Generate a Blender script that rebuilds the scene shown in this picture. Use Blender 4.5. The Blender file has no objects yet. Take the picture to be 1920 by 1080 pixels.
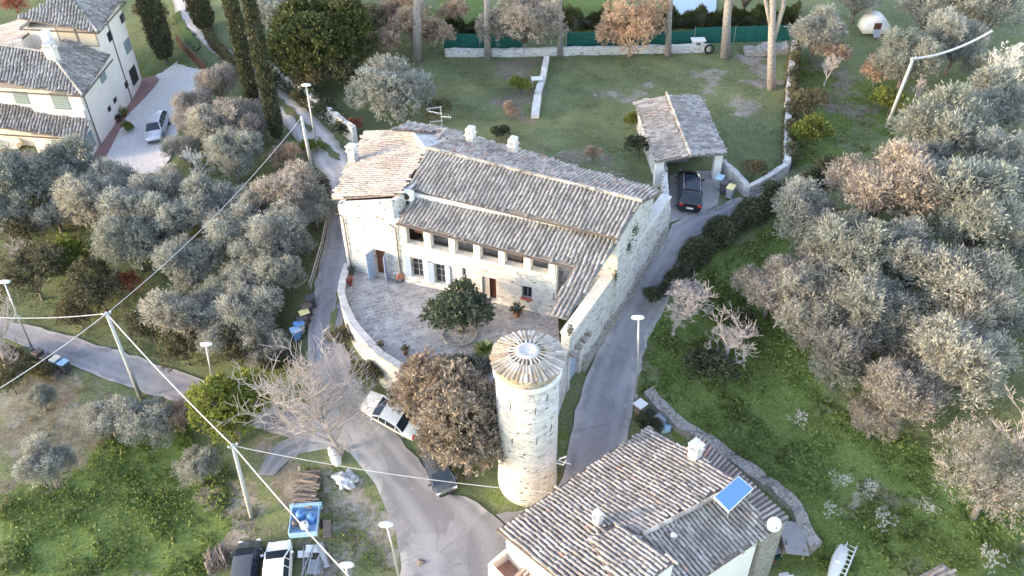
import bpy, bmesh, math, random
import numpy as np
from mathutils import Vector, Matrix
random.seed(7); np.random.seed(7)
sc = bpy.context.scene
COL = sc.collection
R = math.radians

# ------------------------------------------------------------------ camera
CH, TH, FL, RO = 36.0, R(39), 1600.0, R(-0.8)
_F = np.array([0, math.cos(TH), -math.sin(TH)]); _R = np.array([1., 0, 0]); _U = np.cross(_R, _F)
_R2 = _R*math.cos(RO)+_U*math.sin(RO); _U2 = -_R*math.sin(RO)+_U*math.cos(RO)
_C = np.array([0, 0, CH])
cd = bpy.data.cameras.new('camera'); cam = bpy.data.objects.new('camera', cd); COL.objects.link(cam)
cd.sensor_width = 36; cd.lens = 36*FL/1920; cd.clip_end = 6000
m = Matrix.Identity(4)
for i in range(3):
    m[i][0] = _R2[i]; m[i][1] = _U2[i]; m[i][2] = -_F[i]; m[i][3] = _C[i]
cam.matrix_world = m
sc.camera = cam
# ------------------------------------------------------------------ light
SUN_EL, SUN_AZ = R(7), R(258)          # azimuth clockwise from +Y: the sun stands low on the left
w = bpy.data.worlds.new('World'); sc.world = w; w.use_nodes = True
nt = w.node_tree; bg = nt.nodes['Background']
sky = nt.nodes.new('ShaderNodeTexSky'); sky.sky_type = 'NISHITA'; sky.sun_disc = False
sky.sun_elevation = SUN_EL; sky.sun_rotation = SUN_AZ; sky.air_density = 1.0; sky.dust_density = 0.6; sky.ozone_density = 1.0
hs = nt.nodes.new('ShaderNodeHueSaturation'); hs.inputs['Saturation'].default_value = .85; hs.inputs['Hue'].default_value = .525; nt.links.new(sky.outputs[0], hs.inputs['Color']); nt.links.new(hs.outputs[0], bg.inputs[0]); bg.inputs[1].default_value = 0.15
sd = bpy.data.lights.new('sun', 'SUN'); sd.energy = 0.78; sd.angle = R(10); sd.color = (1.0, 0.68, 0.49)
so = bpy.data.objects.new('sun', sd); COL.objects.link(so)
sv = Vector((math.sin(SUN_AZ)*math.cos(SUN_EL), math.cos(SUN_AZ)*math.cos(SUN_EL), math.sin(SUN_EL)))
so.rotation_euler = sv.to_track_quat('Z', 'Y').to_euler()
sc.view_settings.view_transform = 'Standard'; sc.view_settings.look = 'None'
sc.view_settings.exposure = 2.85; sc.view_settings.gamma = 1

# ------------------------------------------------------------------ pixel -> world helpers
def P(px, py, z):
    d = _F*FL+_R2*(px-960)-_U2*(py-540)
    return _C+d*((z-CH)/d[2])
def Q(p):
    v = np.asarray(p, float)-_C; d = v@_F
    return np.array([960+FL*(v@_R2)/d, 540-FL*(v@_U2)/d])

# terrain: thin plate spline through (pixel, height) control points
CTRL = [(1290,380,0),(1250,428,-.3),(1350,420,-1),(1450,365,.2),(1500,350,.3),(1220,500,-2),(1170,600,-3.7),(1120,700,-5.3),
(1090,800,-6.8),(1070,880,-7.6),(1000,930,-8),(900,960,-8.6),(850,1000,-9),(850,1070,-9.6),(760,900,-8.3),(700,830,-7.0),
(640,760,-6.1),(620,680,-5.2),(615,600,-4.5),(620,520,-4.0),(635,440,-3.2),(645,330,-1.8),(600,260,-1.4),(530,180,-1.2),
(430,100,-1),(340,30,-.8),(1000,280,-.2),(1100,200,0),(1300,130,.2),(1440,300,0),(850,180,-.5),(1250,90,.3),(900,60,.2),(1300,30,.5),
(700,720,-5.2),(780,780,-6.6),(1300,600,-4),(1400,750,-5.5),(1300,760,-6),(1480,900,-7),(1600,1040,-8.5),(1450,1060,-9.6),
(1500,600,-2.5),(1700,500,-.8),(1900,400,.2),(1700,800,-4.5),(1900,900,-4.5),(1850,1060,-7),(1650,200,.3),(1900,100,.6),
(1560,300,.1),(1640,50,.8),(165,303,-4.5),(262,160,-4.5),(290,270,-4.5),(0,290,-4.6),(330,150,-3.4),(385,110,-1.6),(400,250,-3.2),
(500,350,-3),(300,330,-4.5),(100,350,-5),(450,450,-4.3),(300,500,-6),(100,450,-6.5),(500,600,-5.8),(400,640,-7),(200,640,-8),
(60,630,-8.5),(370,730,-8),(130,680,-8.7),(100,760,-9),(100,950,-10.5),(300,900,-10),(450,900,-9.3),(300,1060,-11),
(530,1060,-10.3),(600,960,-9.4),(680,950,-8.9),(0,1080,-11.5),(580,800,-7.7),(1200,950,-9.4),(1100,1050,-9.8),(1400,1000,-9.3)]
CP = np.array([P(*c) for c in CTRL])
def _tk(r2): return 0.5*r2*np.log(r2+1e-9)
_n = len(CP); _A = np.zeros((_n+3, _n+3))
_d2 = ((CP[:, None, :2]-CP[None, :, :2])**2).sum(2)
_A[:_n, :_n] = _tk(_d2)+np.eye(_n)*18; _A[:_n, _n] = 1; _A[:_n, _n+1:] = CP[:, :2]; _A[_n:, :_n] = _A[:_n, _n:].T
_W = np.linalg.solve(_A, np.concatenate([CP[:, 2], [0, 0, 0]]))
PADS = []     # (polygon, level) where the ground is cut down beneath buildings
def inpoly(x, y, poly):
    x = np.asarray(x, float); y = np.asarray(y, float); c = np.zeros(x.shape, bool); n = len(poly)
    for i in range(n):
        x0, y0 = poly[i][0], poly[i][1]; x1, y1 = poly[(i+1) % n][0], poly[(i+1) % n][1]
        if y0 == y1: continue
        k = ((y0 > y) != (y1 > y)) & (x < (x1-x0)*(y-y0)/(y1-y0)+x0)
        c ^= k
    return c
def T(x, y):
    x = np.atleast_1d(np.asarray(x, float)); y = np.atleast_1d(np.asarray(y, float)); sh = x.shape
    xc = np.clip(x, -58, 60).ravel(); yc = np.clip(y, 20, 105).ravel()
    z = np.empty(len(xc))
    for i in range(0, len(xc), 20000):
        a = xc[i:i+20000]; b = yc[i:i+20000]
        d2 = (a[:, None]-CP[None, :, 0])**2+(b[:, None]-CP[None, :, 1])**2
        z[i:i+20000] = _tk(d2)@_W[:_n]+_W[_n]+_W[_n+1]*a+_W[_n+2]*b
    z = z.reshape(sh)
    for poly, lv in PADS:
        k = inpoly(x, y, poly); z = np.where(k, np.minimum(z, lv), z)
    return z
def Tz(x, y): return float(T([x], [y])[0])
def G(px, py, h=0.0):
    """the ground point whose spot h metres above it is seen at pixel (px, py)"""
    z = -4.0
    for _ in range(40):
        p = P(px, py, z+h); z = 0.5*z+0.5*Tz(p[0], p[1])
    p = P(px, py, z+h); return np.array([p[0], p[1], z])
def hfor(b, py):
    """height above b that projects to image row py"""
    lo, hi = 0.0, 60.0
    for _ in range(40):
        mid = (lo+hi)/2
        if Q((b[0], b[1], b[2]+mid))[1] > py: lo = mid
        else: hi = mid
    return lo

# ------------------------------------------------------------------ object helpers
def tag(o, label=None, cat=None, group=None, kind=None):
    if label: o['label'] = label
    if cat: o['category'] = cat
    if group: o['group'] = group
    if kind: o['kind'] = kind
    return o
def thing(name, label, cat, loc=(0, 0, 0), rz=0, group=None, s=1.0):
    o = bpy.data.objects.new(name, None); COL.objects.link(o)
    o.location = Vector([float(a) for a in loc]); o.rotation_euler = (0, 0, rz); o.scale = (s, s, s)
    o.empty_display_size = .3
    return tag(o, label, cat, group)
def mesh_obj(name, V, F, mat, parent=None, smooth=False, origin=None, mi=None):
    V = np.asarray(V, dtype=np.float64).reshape(-1, 3)
    if origin is not None: V = V-np.array(origin, float)
    me = bpy.data.meshes.new(name); me.from_pydata(V.tolist(), [], F)
    if smooth: me.polygons.foreach_set('use_smooth', [True]*len(me.polygons))
    for mm in (mat if isinstance(mat, (list, tuple)) else [mat]): me.materials.append(mm)
    if mi is not None: me.polygons.foreach_set('material_index', mi)
    me.update()
    o = bpy.data.objects.new(name, me); COL.objects.link(o)
    if origin is not None and parent is None: o.location = Vector([float(a) for a in origin])
    if parent is not None: o.parent = parent
    return o
def quads(name, V, mat, parent=None, smooth=False):
    """V: (n,4,3) array of separate quads, fast path"""
    n = len(V); me = bpy.data.meshes.new(name)
    me.vertices.add(n*4); me.vertices.foreach_set('co', np.ascontiguousarray(V, dtype=np.float32).ravel())
    me.loops.add(n*4); me.loops.foreach_set('vertex_index', np.arange(n*4, dtype=np.int32))
    me.polygons.add(n); me.polygons.foreach_set('loop_start', np.arange(0, n*4, 4, dtype=np.int32))
    me.polygons.foreach_set('loop_total', np.full(n, 4, dtype=np.int32))
    me.materials.append(mat); me.update(calc_edges=True); me.validate()
    o = bpy.data.objects.new(name, me); COL.objects.link(o)
    if parent is not None: o.parent = parent
    return o
class MB:
    def __init__(s): s.V = []; s.F = []
    def add(s, V, F):
        k = len(s.V); s.V += [tuple(float(a) for a in v) for v in V]; s.F += [tuple(i+k for i in f) for f in F]; return s
    def hexa(s, b, t):      # bottom ring, top ring (same length)
        n = len(b); V = list(b)+list(t)
        return s.add(V, [tuple(range(n))[::-1], tuple(range(n, 2*n))]+[(i, (i+1) % n, n+(i+1) % n, n+i) for i in range(n)])
    def box(s, c, d, rz=0, tilt=None):
        V = []
        M = Matrix.Rotation(rz, 3, 'Z')
        if tilt: M = M @ Matrix.Rotation(tilt[0], 3, 'X') @ Matrix.Rotation(tilt[1], 3, 'Y')
        for z in (-.5, .5):
            for x, y in ((-.5, -.5), (.5, -.5), (.5, .5), (-.5, .5)):
                v = M @ Vector((x*d[0], y*d[1], z*d[2])); V.append((v.x+c[0], v.y+c[1], v.z+c[2]))
        return s.add(V, [(3, 2, 1, 0), (4, 5, 6, 7), (0, 1, 5, 4), (1, 2, 6, 5), (2, 3, 7, 6), (3, 0, 4, 7)])
    def cyl(s, p, q, r0, r1=None, n=8, cap=True):
        r1 = r0 if r1 is None else r1
        p = Vector([float(a) for a in p]); q = Vector([float(a) for a in q]); d = (q-p)
        if d.length < 1e-6: return s
        d.normalize(); a = d.orthogonal().normalized(); b = d.cross(a); V = []
        for c, r in ((p, r0), (q, r1)):
            for i in range(n):
                t = 2*math.pi*i/n; V.append(c+a*(r*math.cos(t))+b*(r*math.sin(t)))
        F = [(i, (i+1) % n, n+(i+1) % n, n+i) for i in range(n)]
        if cap: F += [tuple(range(n))[::-1], tuple(range(n, 2*n))]
        return s.add(V, F)
    def tube(s, pts, rad, n=6):
        pts = [Vector([float(a) for a in p]) for p in pts]; k = len(pts); V = []; F = []
        if not isinstance(rad, (list, tuple)): rad = [rad]*k
        ref = None
        for i, p in enumerate(pts):
            d = (pts[min(i+1, k-1)]-pts[max(i-1, 0)]).normalized()
            a = d.orthogonal().normalized() if ref is None else (ref-d*ref.dot(d)).normalized()
            ref = a; b = d.cross(a)
            for j in range(n):
                t = 2*math.pi*j/n; V.append(p+a*(rad[i]*math.cos(t))+b*(rad[i]*math.sin(t)))
        for i in range(k-1):
            for j in range(n): F.append((i*n+j, i*n+(j+1) % n, (i+1)*n+(j+1) % n, (i+1)*n+j))
        F += [tuple(range(n))[::-1], tuple(range((k-1)*n, k*n))]
        return s.add(V, F)
    def lathe(s, c, prof, n=16, jit=0):
        V = []; F = []; k = len(prof)
        for (r, z) in prof:
            for i in range(n):
                t = 2*math.pi*i/n; rr = r*(1+random.uniform(-jit, jit)); V.append((c[0]+rr*math.cos(t), c[1]+rr*math.sin(t), c[2]+z))
        for a in range(k-1):
            for i in range(n): F.append((a*n+i, a*n+(i+1) % n, (a+1)*n+(i+1) % n, (a+1)*n+i))
        F += [tuple(range(n))[::-1], tuple(range((k-1)*n, k*n))]
        return s.add(V, F)
    def prism(s, poly, z0, z1):    # poly of xy, z0/z1 number or function(x,y)
        f0 = z0 if callable(z0) else (lambda x, y: z0); f1 = z1 if callable(z1) else (lambda x, y: z1)
        ar = sum(poly[i][0]*poly[(i+1) % len(poly)][1]-poly[(i+1) % len(poly)][0]*poly[i][1] for i in range(len(poly)))
        if ar < 0: poly = list(poly)[::-1]
        return s.hexa([(p[0], p[1], f0(p[0], p[1])) for p in poly], [(p[0], p[1], f1(p[0], p[1])) for p in poly])
    def strip(s, pts, w, z0, z1):  # wall along a polyline; z0/z1 functions of xy
        pts = [np.array(p[:2], float) for p in pts]; L = []; Rr = []
        for i, p in enumerate(pts):
            d = pts[min(i+1, len(pts)-1)]-pts[max(i-1, 0)]; d /= np.linalg.norm(d); nn = np.array([-d[1], d[0]])*w/2
            L.append(p+nn); Rr.append(p-nn)
        V = []; F = []; k = len(pts)
        for i in range(k):
            for q, zf in ((L[i], z0), (Rr[i], z0), (Rr[i], z1), (L[i], z1)): V.append((q[0], q[1], zf(pts[i][0], pts[i][1])))
        for i in range(k-1):
            for j in range(4): F.append((i*4+j, i*4+(j+1) % 4, (i+1)*4+(j+1) % 4, (i+1)*4+j))
        F += [(3, 2, 1, 0), tuple((k-1)*4+j for j in range(4))]
        return s.add(V, F)
    def build(s, name, mat, parent=None, smooth=False, origin=None, bevel=0):
        if parent is not None and origin is None and parent.get('_w'): origin = parent.location
        o = mesh_obj(name, s.V, s.F, mat, parent, smooth, origin)
        if bevel:
            b = o.modifiers.new('bevel', 'BEVEL'); b.width = bevel; b.segments = 2; b.limit_method = 'ANGLE'
        return o
def wthing(name, label, cat, loc, group=None):   # a thing whose parts are given in world coordinates
    o = thing(name, label, cat, loc, 0, group); o['_w'] = 1; return o
def densify(pts, step):
    out = [np.array(pts[0], float)]
    for a, b in zip(pts[:-1], pts[1:]):
        a = np.array(a, float); b = np.array(b, float); n = max(1, int(np.linalg.norm(b-a)/step))
        for i in range(1, n+1): out.append(a+(b-a)*i/n)
    return out
def copy_thing(src, loc, rz=0, s=1.0, label=None, cat=None, group=None, sz=None):
    r = src.copy(); COL.objects.link(r); r.location = Vector([float(a) for a in loc]); r.rotation_euler = (0, 0, rz)
    r.scale = (s, s, s if sz is None else sz)
    tag(r, label, cat, group)
    for ch in src.children:
        c = ch.copy(); COL.objects.link(c); c.parent = r
        for g in ch.children:
            d = g.copy(); COL.objects.link(d); d.parent = c
    return r
class Kind:
    """first place() puts the prototype itself, later ones put copies"""
    def __init__(s, proto): s.p = proto; s.used = False
    def place(s, loc, rz=0, sc_=1.0, label=None, group=None, sz=None):
        if not s.used:
            s.used = True; o = s.p; o.location = Vector([float(a) for a in loc]); o.rotation_euler = (0, 0, rz)
            o.scale = (sc_, sc_, sc_ if sz is None else sz); tag(o, label, None, group); return o
        return copy_thing(s.p, loc, rz, sc_, label, None, group, sz)

# ------------------------------------------------------------------ materials
def nmat(name):
    m = bpy.data.materials.new(name); m.use_nodes = True; t = m.node_tree
    return m, t, t.nodes['Principled BSDF']
def N(t, typ, **kw):
    n = t.nodes.new(typ)
    for k, v in kw.items():
        if k in n.inputs: n.inputs[k].default_value = v
        else: setattr(n, k, v)
    return n
def ramp(t, fac, stops, interp='LINEAR'):
    r = t.nodes.new('ShaderNodeValToRGB'); r.color_ramp.interpolation = interp
    e = r.color_ramp.elements
    while len(e) < len(stops): e.new(.5)
    for i, (p, c) in enumerate(stops): e[i].position = p; e[i].color = (*c, 1) if len(c) == 3 else c
    t.links.new(fac, r.inputs[0]); return r.outputs[0]
def g3(v): return (v, v, v)
def mix(t, a, b, f, mode='MIX'):
    n = t.nodes.new('ShaderNodeMix'); n.data_type = 'RGBA'; n.blend_type = mode
    for s_, x in ((n.inputs[6], a), (n.inputs[7], b), (n.inputs[0], f)):
        if hasattr(x, 'is_linked'): t.links.new(x, s_)
        elif isinstance(x, (int, float)): s_.default_value = x
        else: s_.default_value = (*x, 1)
    return n.outputs[2]
def coords(t, kind='Object'):
    return t.nodes.new('ShaderNodeTexCoord').outputs[kind]
def geo_pos(t): return t.nodes.new('ShaderNodeNewGeometry').outputs['Position']
def noise(t, vec, scale, detail=4, rough=.6, dist=0):
    n = N(t, 'ShaderNodeTexNoise', Scale=scale, Detail=detail, Roughness=rough, Distortion=dist)
    if vec is not None: t.links.new(vec, n.inputs['Vector'])
    return n.outputs['Fac']
def bump(t, b, h, strength=.3, dist=.05):
    n = N(t, 'ShaderNodeBump', Strength=strength, Distance=dist)
    t.links.new(h, n.inputs['Height']); t.links.new(n.outputs[0], b.inputs['Normal'])
def plain(name, col, rough=.6, metal=0, var=.25, scale=6, bmp=0, spec=None):
    m, t, b = nmat(name); v = coords(t)
    f = noise(t, v, scale, 5)
    c = ramp(t, f, [(.3, tuple(x*(1-var) for x in col)), (.7, tuple(min(1, x*(1+var)) for x in col))])
    t.links.new(c, b.inputs['Base Color']); b.inputs['Roughness'].default_value = rough; b.inputs['Metallic'].default_value = metal
    if spec is not None: b.inputs['Specular IOR Level'].default_value = spec
    if bmp: bump(t, b, f, bmp)
    return m
def gloss(name, col, rough=.25, metal=0, coat=0.0):
    m, t, b = nmat(name); b.inputs['Base Color'].default_value = (*col, 1)
    b.inputs['Roughness'].default_value = rough; b.inputs['Metallic'].default_value = metal; b.inputs['Coat Weight'].default_value = coat
    n = noise(t, coords(t), 3, 4); r = ramp(t, n, [(.3, g3(max(.02, rough-.06))), (.75, g3(min(1, rough+.2)))]); t.links.new(r, b.inputs['Roughness'])
    return m
def stone(name, base=(.62, .58, .53), dark=(.30, .27, .24), scale=2.6, flat=1.7, hole=.5, mort=(.70, .67, .62)):
    m, t, b = nmat(name)
    mp = N(t, 'ShaderNodeMapping'); mp.inputs['Scale'].default_value = (1, 1, flat); t.links.new(geo_pos(t), mp.inputs[0]); v = mp.outputs[0]
    nz = t.nodes.new('ShaderNodeTexNoise'); nz.inputs['Scale'].default_value = 1.5; t.links.new(v, nz.inputs['Vector'])
    v2 = mix(t, v, nz.outputs['Color'], .12)
    vo = N(t, 'ShaderNodeTexVoronoi', Scale=scale); t.links.new(v2, vo.inputs['Vector'])
    ve = N(t, 'ShaderNodeTexVoronoi', Scale=scale); ve.feature = 'DISTANCE_TO_EDGE'; t.links.new(v2, ve.inputs['Vector'])
    sep = t.nodes.new('ShaderNodeSeparateColor'); t.links.new(vo.outputs['Color'], sep.inputs[0])
    cell = ramp(t, sep.outputs[0], [(0, tuple(x*.72 for x in base)), (.45, base), (.9, tuple(min(.85, x*1.18) for x in base)), (1, tuple(x*.6 for x in base))])
    c = mix(t, mort, cell, ramp(t, ve.outputs['Distance'], [(.02, g3(0)), (.07, g3(1))]))
    # small putlog holes and missing mortar
    k = ramp(t, sep.outputs[1], [(.90-.0*hole, g3(0)), (.93, g3(hole))])
    k2 = ramp(t, ve.outputs['Distance'], [(.10, g3(0)), (.2, g3(1))])
    c = mix(t, c, dark, mix(t, k, k2, 1.0, 'MULTIPLY'))
    big = noise(t, geo_pos(t), .45, 6, .65)
    c = mix(t, c, tuple(x*.62 for x in base), ramp(t, big, [(.5, g3(0)), (.75, g3(.3))]))
    fine = noise(t, geo_pos(t), 14, 4, .7)
    c = mix(t, c, ramp(t, fine, [(.3, g3(.72)), (.7, g3(1.0))]), .6, 'MULTIPLY')
    t.links.new(c, b.inputs['Base Color']); b.inputs['Roughness'].default_value = .9
    h = mix(t, ramp(t, ve.outputs['Distance'], [(0, g3(0)), (.12, g3(1))]), fine, .3)
    bump(t, b, h, .55, .06)
    return m
def tile(name, stops, speck=.55, warm=None):
    m, t, b = nmat(name)
    g = t.nodes.new('ShaderNodeNewGeometry')
    c = ramp(t, g.outputs['Random Per Island'], stops)
    p = g.outputs['Position']
    f = noise(t, p, 9, 5, .75)
    c = mix(t, c, (.075, .07, .065), ramp(t, f, [(.52, g3(0)), (.66, g3(speck))]))
    f2 = noise(t, p, 5.5, 4, .7)
    c = mix(t, c, (.62, .60, .55), ramp(t, f2, [(.54, g3(0)), (.68, g3(.6))]))
    f3 = noise(t, p, .5, 4, .6)
    c = mix(t, c, (.17, .16, .145), ramp(t, f3, [(.45, g3(0)), (.62, g3(.5))])); c = mix(t, c, (.60, .575, .53), ramp(t, noise(t, p, 1.3, 6, .75), [(.52, g3(0)), (.66, g3(.45))]))
    if warm: c = mix(t, c, warm, ramp(t, noise(t, p, .35, 3), [(.5, g3(0)), (.65, g3(.55))]))
    t.links.new(c, b.inputs['Base Color']); b.inputs['Roughness'].default_value = .92
    bump(t, b, f, .4, .03)
    return m
def leaf(name, c0, c1, c2, trans=.25, rough=.55, clump=.9):
    m, t, b = nmat(name)
    g = t.nodes.new('ShaderNodeNewGeometry'); oi = t.nodes.new('ShaderNodeObjectInfo')
    c = ramp(t, g.outputs['Random Per Island'], [(0, c0), (.5, c1), (1, c2)])
    n = noise(t, coords(t), clump, 3, .6)
    c = mix(t, c, ramp(t, n, [(.35, g3(.62)), (.65, g3(1.25))]), .8, 'MULTIPLY')
    c = mix(t, c, ramp(t, oi.outputs['Random'], [(0, (.84, .86, .80)), (.5, (1, 1, 1)), (1, (1.12, 1.04, .96))]), .9, 'MULTIPLY')
    t.links.new(c, b.inputs['Base Color']); b.inputs['Roughness'].default_value = rough; b.inputs['Specular IOR Level'].default_value = .3
    tr = t.nodes.new('ShaderNodeBsdfTranslucent'); t.links.new(c, tr.inputs[0])
    ms = t.nodes.new('ShaderNodeMixShader'); ms.inputs[0].default_value = trans
    t.links.new(b.outputs[0], ms.inputs[1]); t.links.new(tr.outputs[0], ms.inputs[2])
    t.links.new(ms.outputs[0], t.nodes['Material Output'].inputs[0])
    return m
M = {}
M['stone'] = stone('limestone_wall', (.66, .65, .63), (.16, .15, .14), 3.4, 2.0, .85, (.72, .71, .69))
M['stone_side'] = stone('rubble_wall', (.58, .58, .57), (.14, .135, .13), 3.2, 1.9, .85, (.66, .66, .65))
M['tower'] = stone('tower_stone', (.62, .61, .59), (.13, .12, .11), 3.8, 2.3, .95, (.70, .69, .67))
M['drystone'] = stone('dry_stone', (.42, .40, .37), (.10, .09, .08), 5.5, 1.8, .85, (.22, .21, .19))
M['plaster'] = plain('cream_plaster', (.80, .74, .66), .9, var=.05, scale=1.2)
M['plaster_white'] = plain('white_plaster', (.80, .79, .77), .9, var=.06, scale=1.5)
M['cap'] = plain('pale_cap_stone', (.66, .65, .62), .9, var=.18, scale=3, bmp=.3)
M['tile_grey'] = tile('weathered_grey_tile', [(0, (.235, .22, .20)), (.3, (.33, .31, .285)), (.6, (.41, .39, .36)), (1, (.50, .475, .44))])
M['tile_pale'] = tile('pale_sunlit_lichen_tile', [(0, (.33, .31, .285)), (.4, (.44, .415, .385)), (.8, (.52, .49, .455)), (1, (.43, .33, .28))], .6)  # lichen tile, paler for sun-facing slopes: sunlight put into the colour
M['tile_red'] = tile('reddish_tile', [(0, (.25, .22, .20)), (.4, (.44, .37, .33)), (.8, (.60, .53, .48)), (1, (.50, .25, .18))], .5)
M['tile_low'] = tile('mixed_lichen_tile', [(0, (.24, .22, .20)), (.35, (.34, .315, .29)), (.75, (.45, .42, .39)), (.97, (.52, .485, .45)), (1, (.46, .27, .20))], .6)
M['tile_tower'] = tile('tower_tile', [(0, (.30, .25, .21)), (.5, (.52, .46, .40)), (1, (.68, .62, .56))], .65, (.46, .34, .16))
M['tile_bed'] = plain('dark_tile_channels', (.20, .19, .18), .95, var=.5, scale=7, bmp=.5)
M['tile_bed_pale'] = plain('worn_tile_channels', (.20, .165, .15), .95, var=.45, scale=7, bmp=.5)
M['asphalt'] = None
M['dark'] = plain('painted_interior_shade', (.035, .03, .03), .8)  # near-black colour stands in for the shade inside openings
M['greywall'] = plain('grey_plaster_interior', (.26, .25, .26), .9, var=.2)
M['brownwood'] = plain('brown_door_wood', (.12, .045, .025), .6)
M['greywood'] = plain('grey_wood', (.33, .32, .33), .8, var=.25, scale=10)
M['oldwood'] = plain('old_wood', (.22, .18, .15), .85, var=.4, scale=8, bmp=.4)
M['shutter'] = plain('pale_blue_shutter_paint', (.33, .41, .54), .6, var=.1)
M['shutter_villa'] = plain('grey_green_shutter_paint', (.22, .28, .29), .6, var=.12)
M['glass'] = gloss('window_glass', (.03, .04, .05), .06)
M['pipe'] = plain('brown_downpipe', (.11, .085, .075), .5)
M['galv'] = plain('galvanised_steel', (.50, .52, .53), .45, .55, .12, 8)
M['concrete_pole'] = plain('concrete_pole', (.45, .46, .46), .8, var=.12, scale=3)
M['lampwhite'] = gloss('lamp_head_white', (.82, .82, .80), .35)
M['wire'] = plain('cable_sheath', (.62, .60, .58), .6, var=.1)
M['terracotta'] = plain('terracotta', (.42, .17, .11), .8, var=.2)
M['red'] = plain('faded_red', (.48, .12, .10), .6)
M['carwhite'] = gloss('white_car_paint', (.82, .82, .81), .2, 0, .6)
M['carblack'] = gloss('black_car_paint', (.012, .010, .012), .12, 0, .8)
M['cargrey'] = gloss('dark_grey_car_paint', (.06, .065, .075), .22, 0, .7)
M['carsilver'] = gloss('silver_car_paint', (.55, .58, .62), .28, .5, .5)
M['carglass'] = gloss('car_glass', (.02, .03, .045), .05)
M['tyre'] = plain('tyre_rubber', (.022, .022, .022), .85)
M['rim'] = gloss('wheel_rim', (.45, .46, .48), .3, .8)
M['taillight'] = gloss('tail_light_red', (.45, .015, .02), .2)
M['headlight'] = gloss('headlight_lens', (.75, .78, .80), .08)
M['blackplastic'] = plain('black_plastic', (.03, .03, .032), .5)
M['bin_grey'] = plain('dark_grey_bin', (.075, .075, .085), .5)
M['bin_body'] = plain('mid_grey_bin', (.33, .36, .40), .5)
M['bin_blue'] = plain('blue_bin_lid', (.13, .30, .62), .45)
M['bin_lightblue'] = plain('light_blue_bin_lid', (.38, .58, .75), .45)
M['bin_yellow'] = plain('yellow_bin_lid', (.78, .70, .30), .45)
M['bin_cream'] = plain('cream_bin_lid', (.74, .70, .55), .5)
M['bin_brown'] = plain('brown_bin_lid', (.14, .10, .09), .5)
M['net'] = plain('green_fence_netting', (.010, .115, .095), .7, var=.2, scale=1.5)
M['bark'] = plain('grey_bark', (.20, .17, .15), .95, var=.35, scale=7, bmp=.6)
M['pinebark'] = plain('pine_bark', (.29, .265, .255), .95, var=.35, scale=5, bmp=.6)
M['twig'] = plain('bare_twigs', (.43, .38, .36), .9, var=.2)
M['twig_grey'] = plain('grey_bare_twigs', (.44, .40, .38), .9, var=.2)
M['olive'] = leaf('olive_leaves', (.235, .245, .22), (.385, .40, .37), (.56, .58, .55), .45, .5, .7)
M['olive_warm'] = leaf('pale_and_sunlit_olive_leaves', (.25, .23, .21), (.40, .375, .345), (.57, .54, .50), .42, .55, .8)  # pale olive copy; warm sunlight on some crowns is put into its colour
M['broad'] = leaf('dark_green_leaves', (.05, .06, .022), (.105, .125, .045), (.20, .215, .085), .25, .5, .6)
M['bright'] = leaf('bright_green_leaves', (.11, .15, .03), (.23, .28, .065), (.42, .44, .13), .42, .5, .8)
M['bay'] = leaf('glossy_dark_leaves', (.045, .062, .04), (.09, .12, .075), (.22, .26, .19), .15, .4, 1.2)
M['cypress'] = leaf('cypress_foliage', (.055, .06, .035), (.095, .10, .058), (.16, .165, .10), .1, .7, 1.5)
M['oak'] = leaf('brownish_grey_leaves', (.17, .155, .13), (.30, .275, .235), (.48, .44, .385), .35, .6, .45)
M['autumn'] = leaf('dry_and_sunlit_beige_leaves', (.34, .25, .18), (.52, .40, .305), (.68, .56, .45), .42, .6, .6)  # dry beige leaves; on some crowns the beige is painted warm sunlight
M['redleaf'] = leaf('reddish_leaves', (.25, .06, .04), (.40, .13, .09), (.50, .25, .17), .3, .6, .8)
M['thicket'] = leaf('brown_green_thicket', (.08, .075, .04), (.15, .14, .08), (.26, .245, .15), .2, .7, .7)
M['hedge'] = leaf('hedge_leaves', (.05, .062, .035), (.10, .12, .065), (.21, .215, .14), .2, .6, .8)
M['weeds'] = leaf('weed_leaves', (.085, .125, .03), (.165, .235, .06), (.30, .36, .13), .3, .6, .25)
M['drygrass'] = leaf('dry_grass_blades', (.15, .14, .08), (.25, .23, .14), (.36, .33, .23), .3, .7, .3)
M['lawn'] = leaf('lawn_blades', (.10, .13, .06), (.17, .205, .095), (.26, .28, .16), .3, .7, .3)
M['yucca'] = leaf('yucca_leaves', (.12, .16, .05), (.24, .28, .09), (.36, .40, .16), .2, .5, 2)
M['petal'] = leaf('white_blossom', (.6, .58, .55), (.72, .70, .68), (.8, .78, .75), .3, .6, 1)

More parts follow.
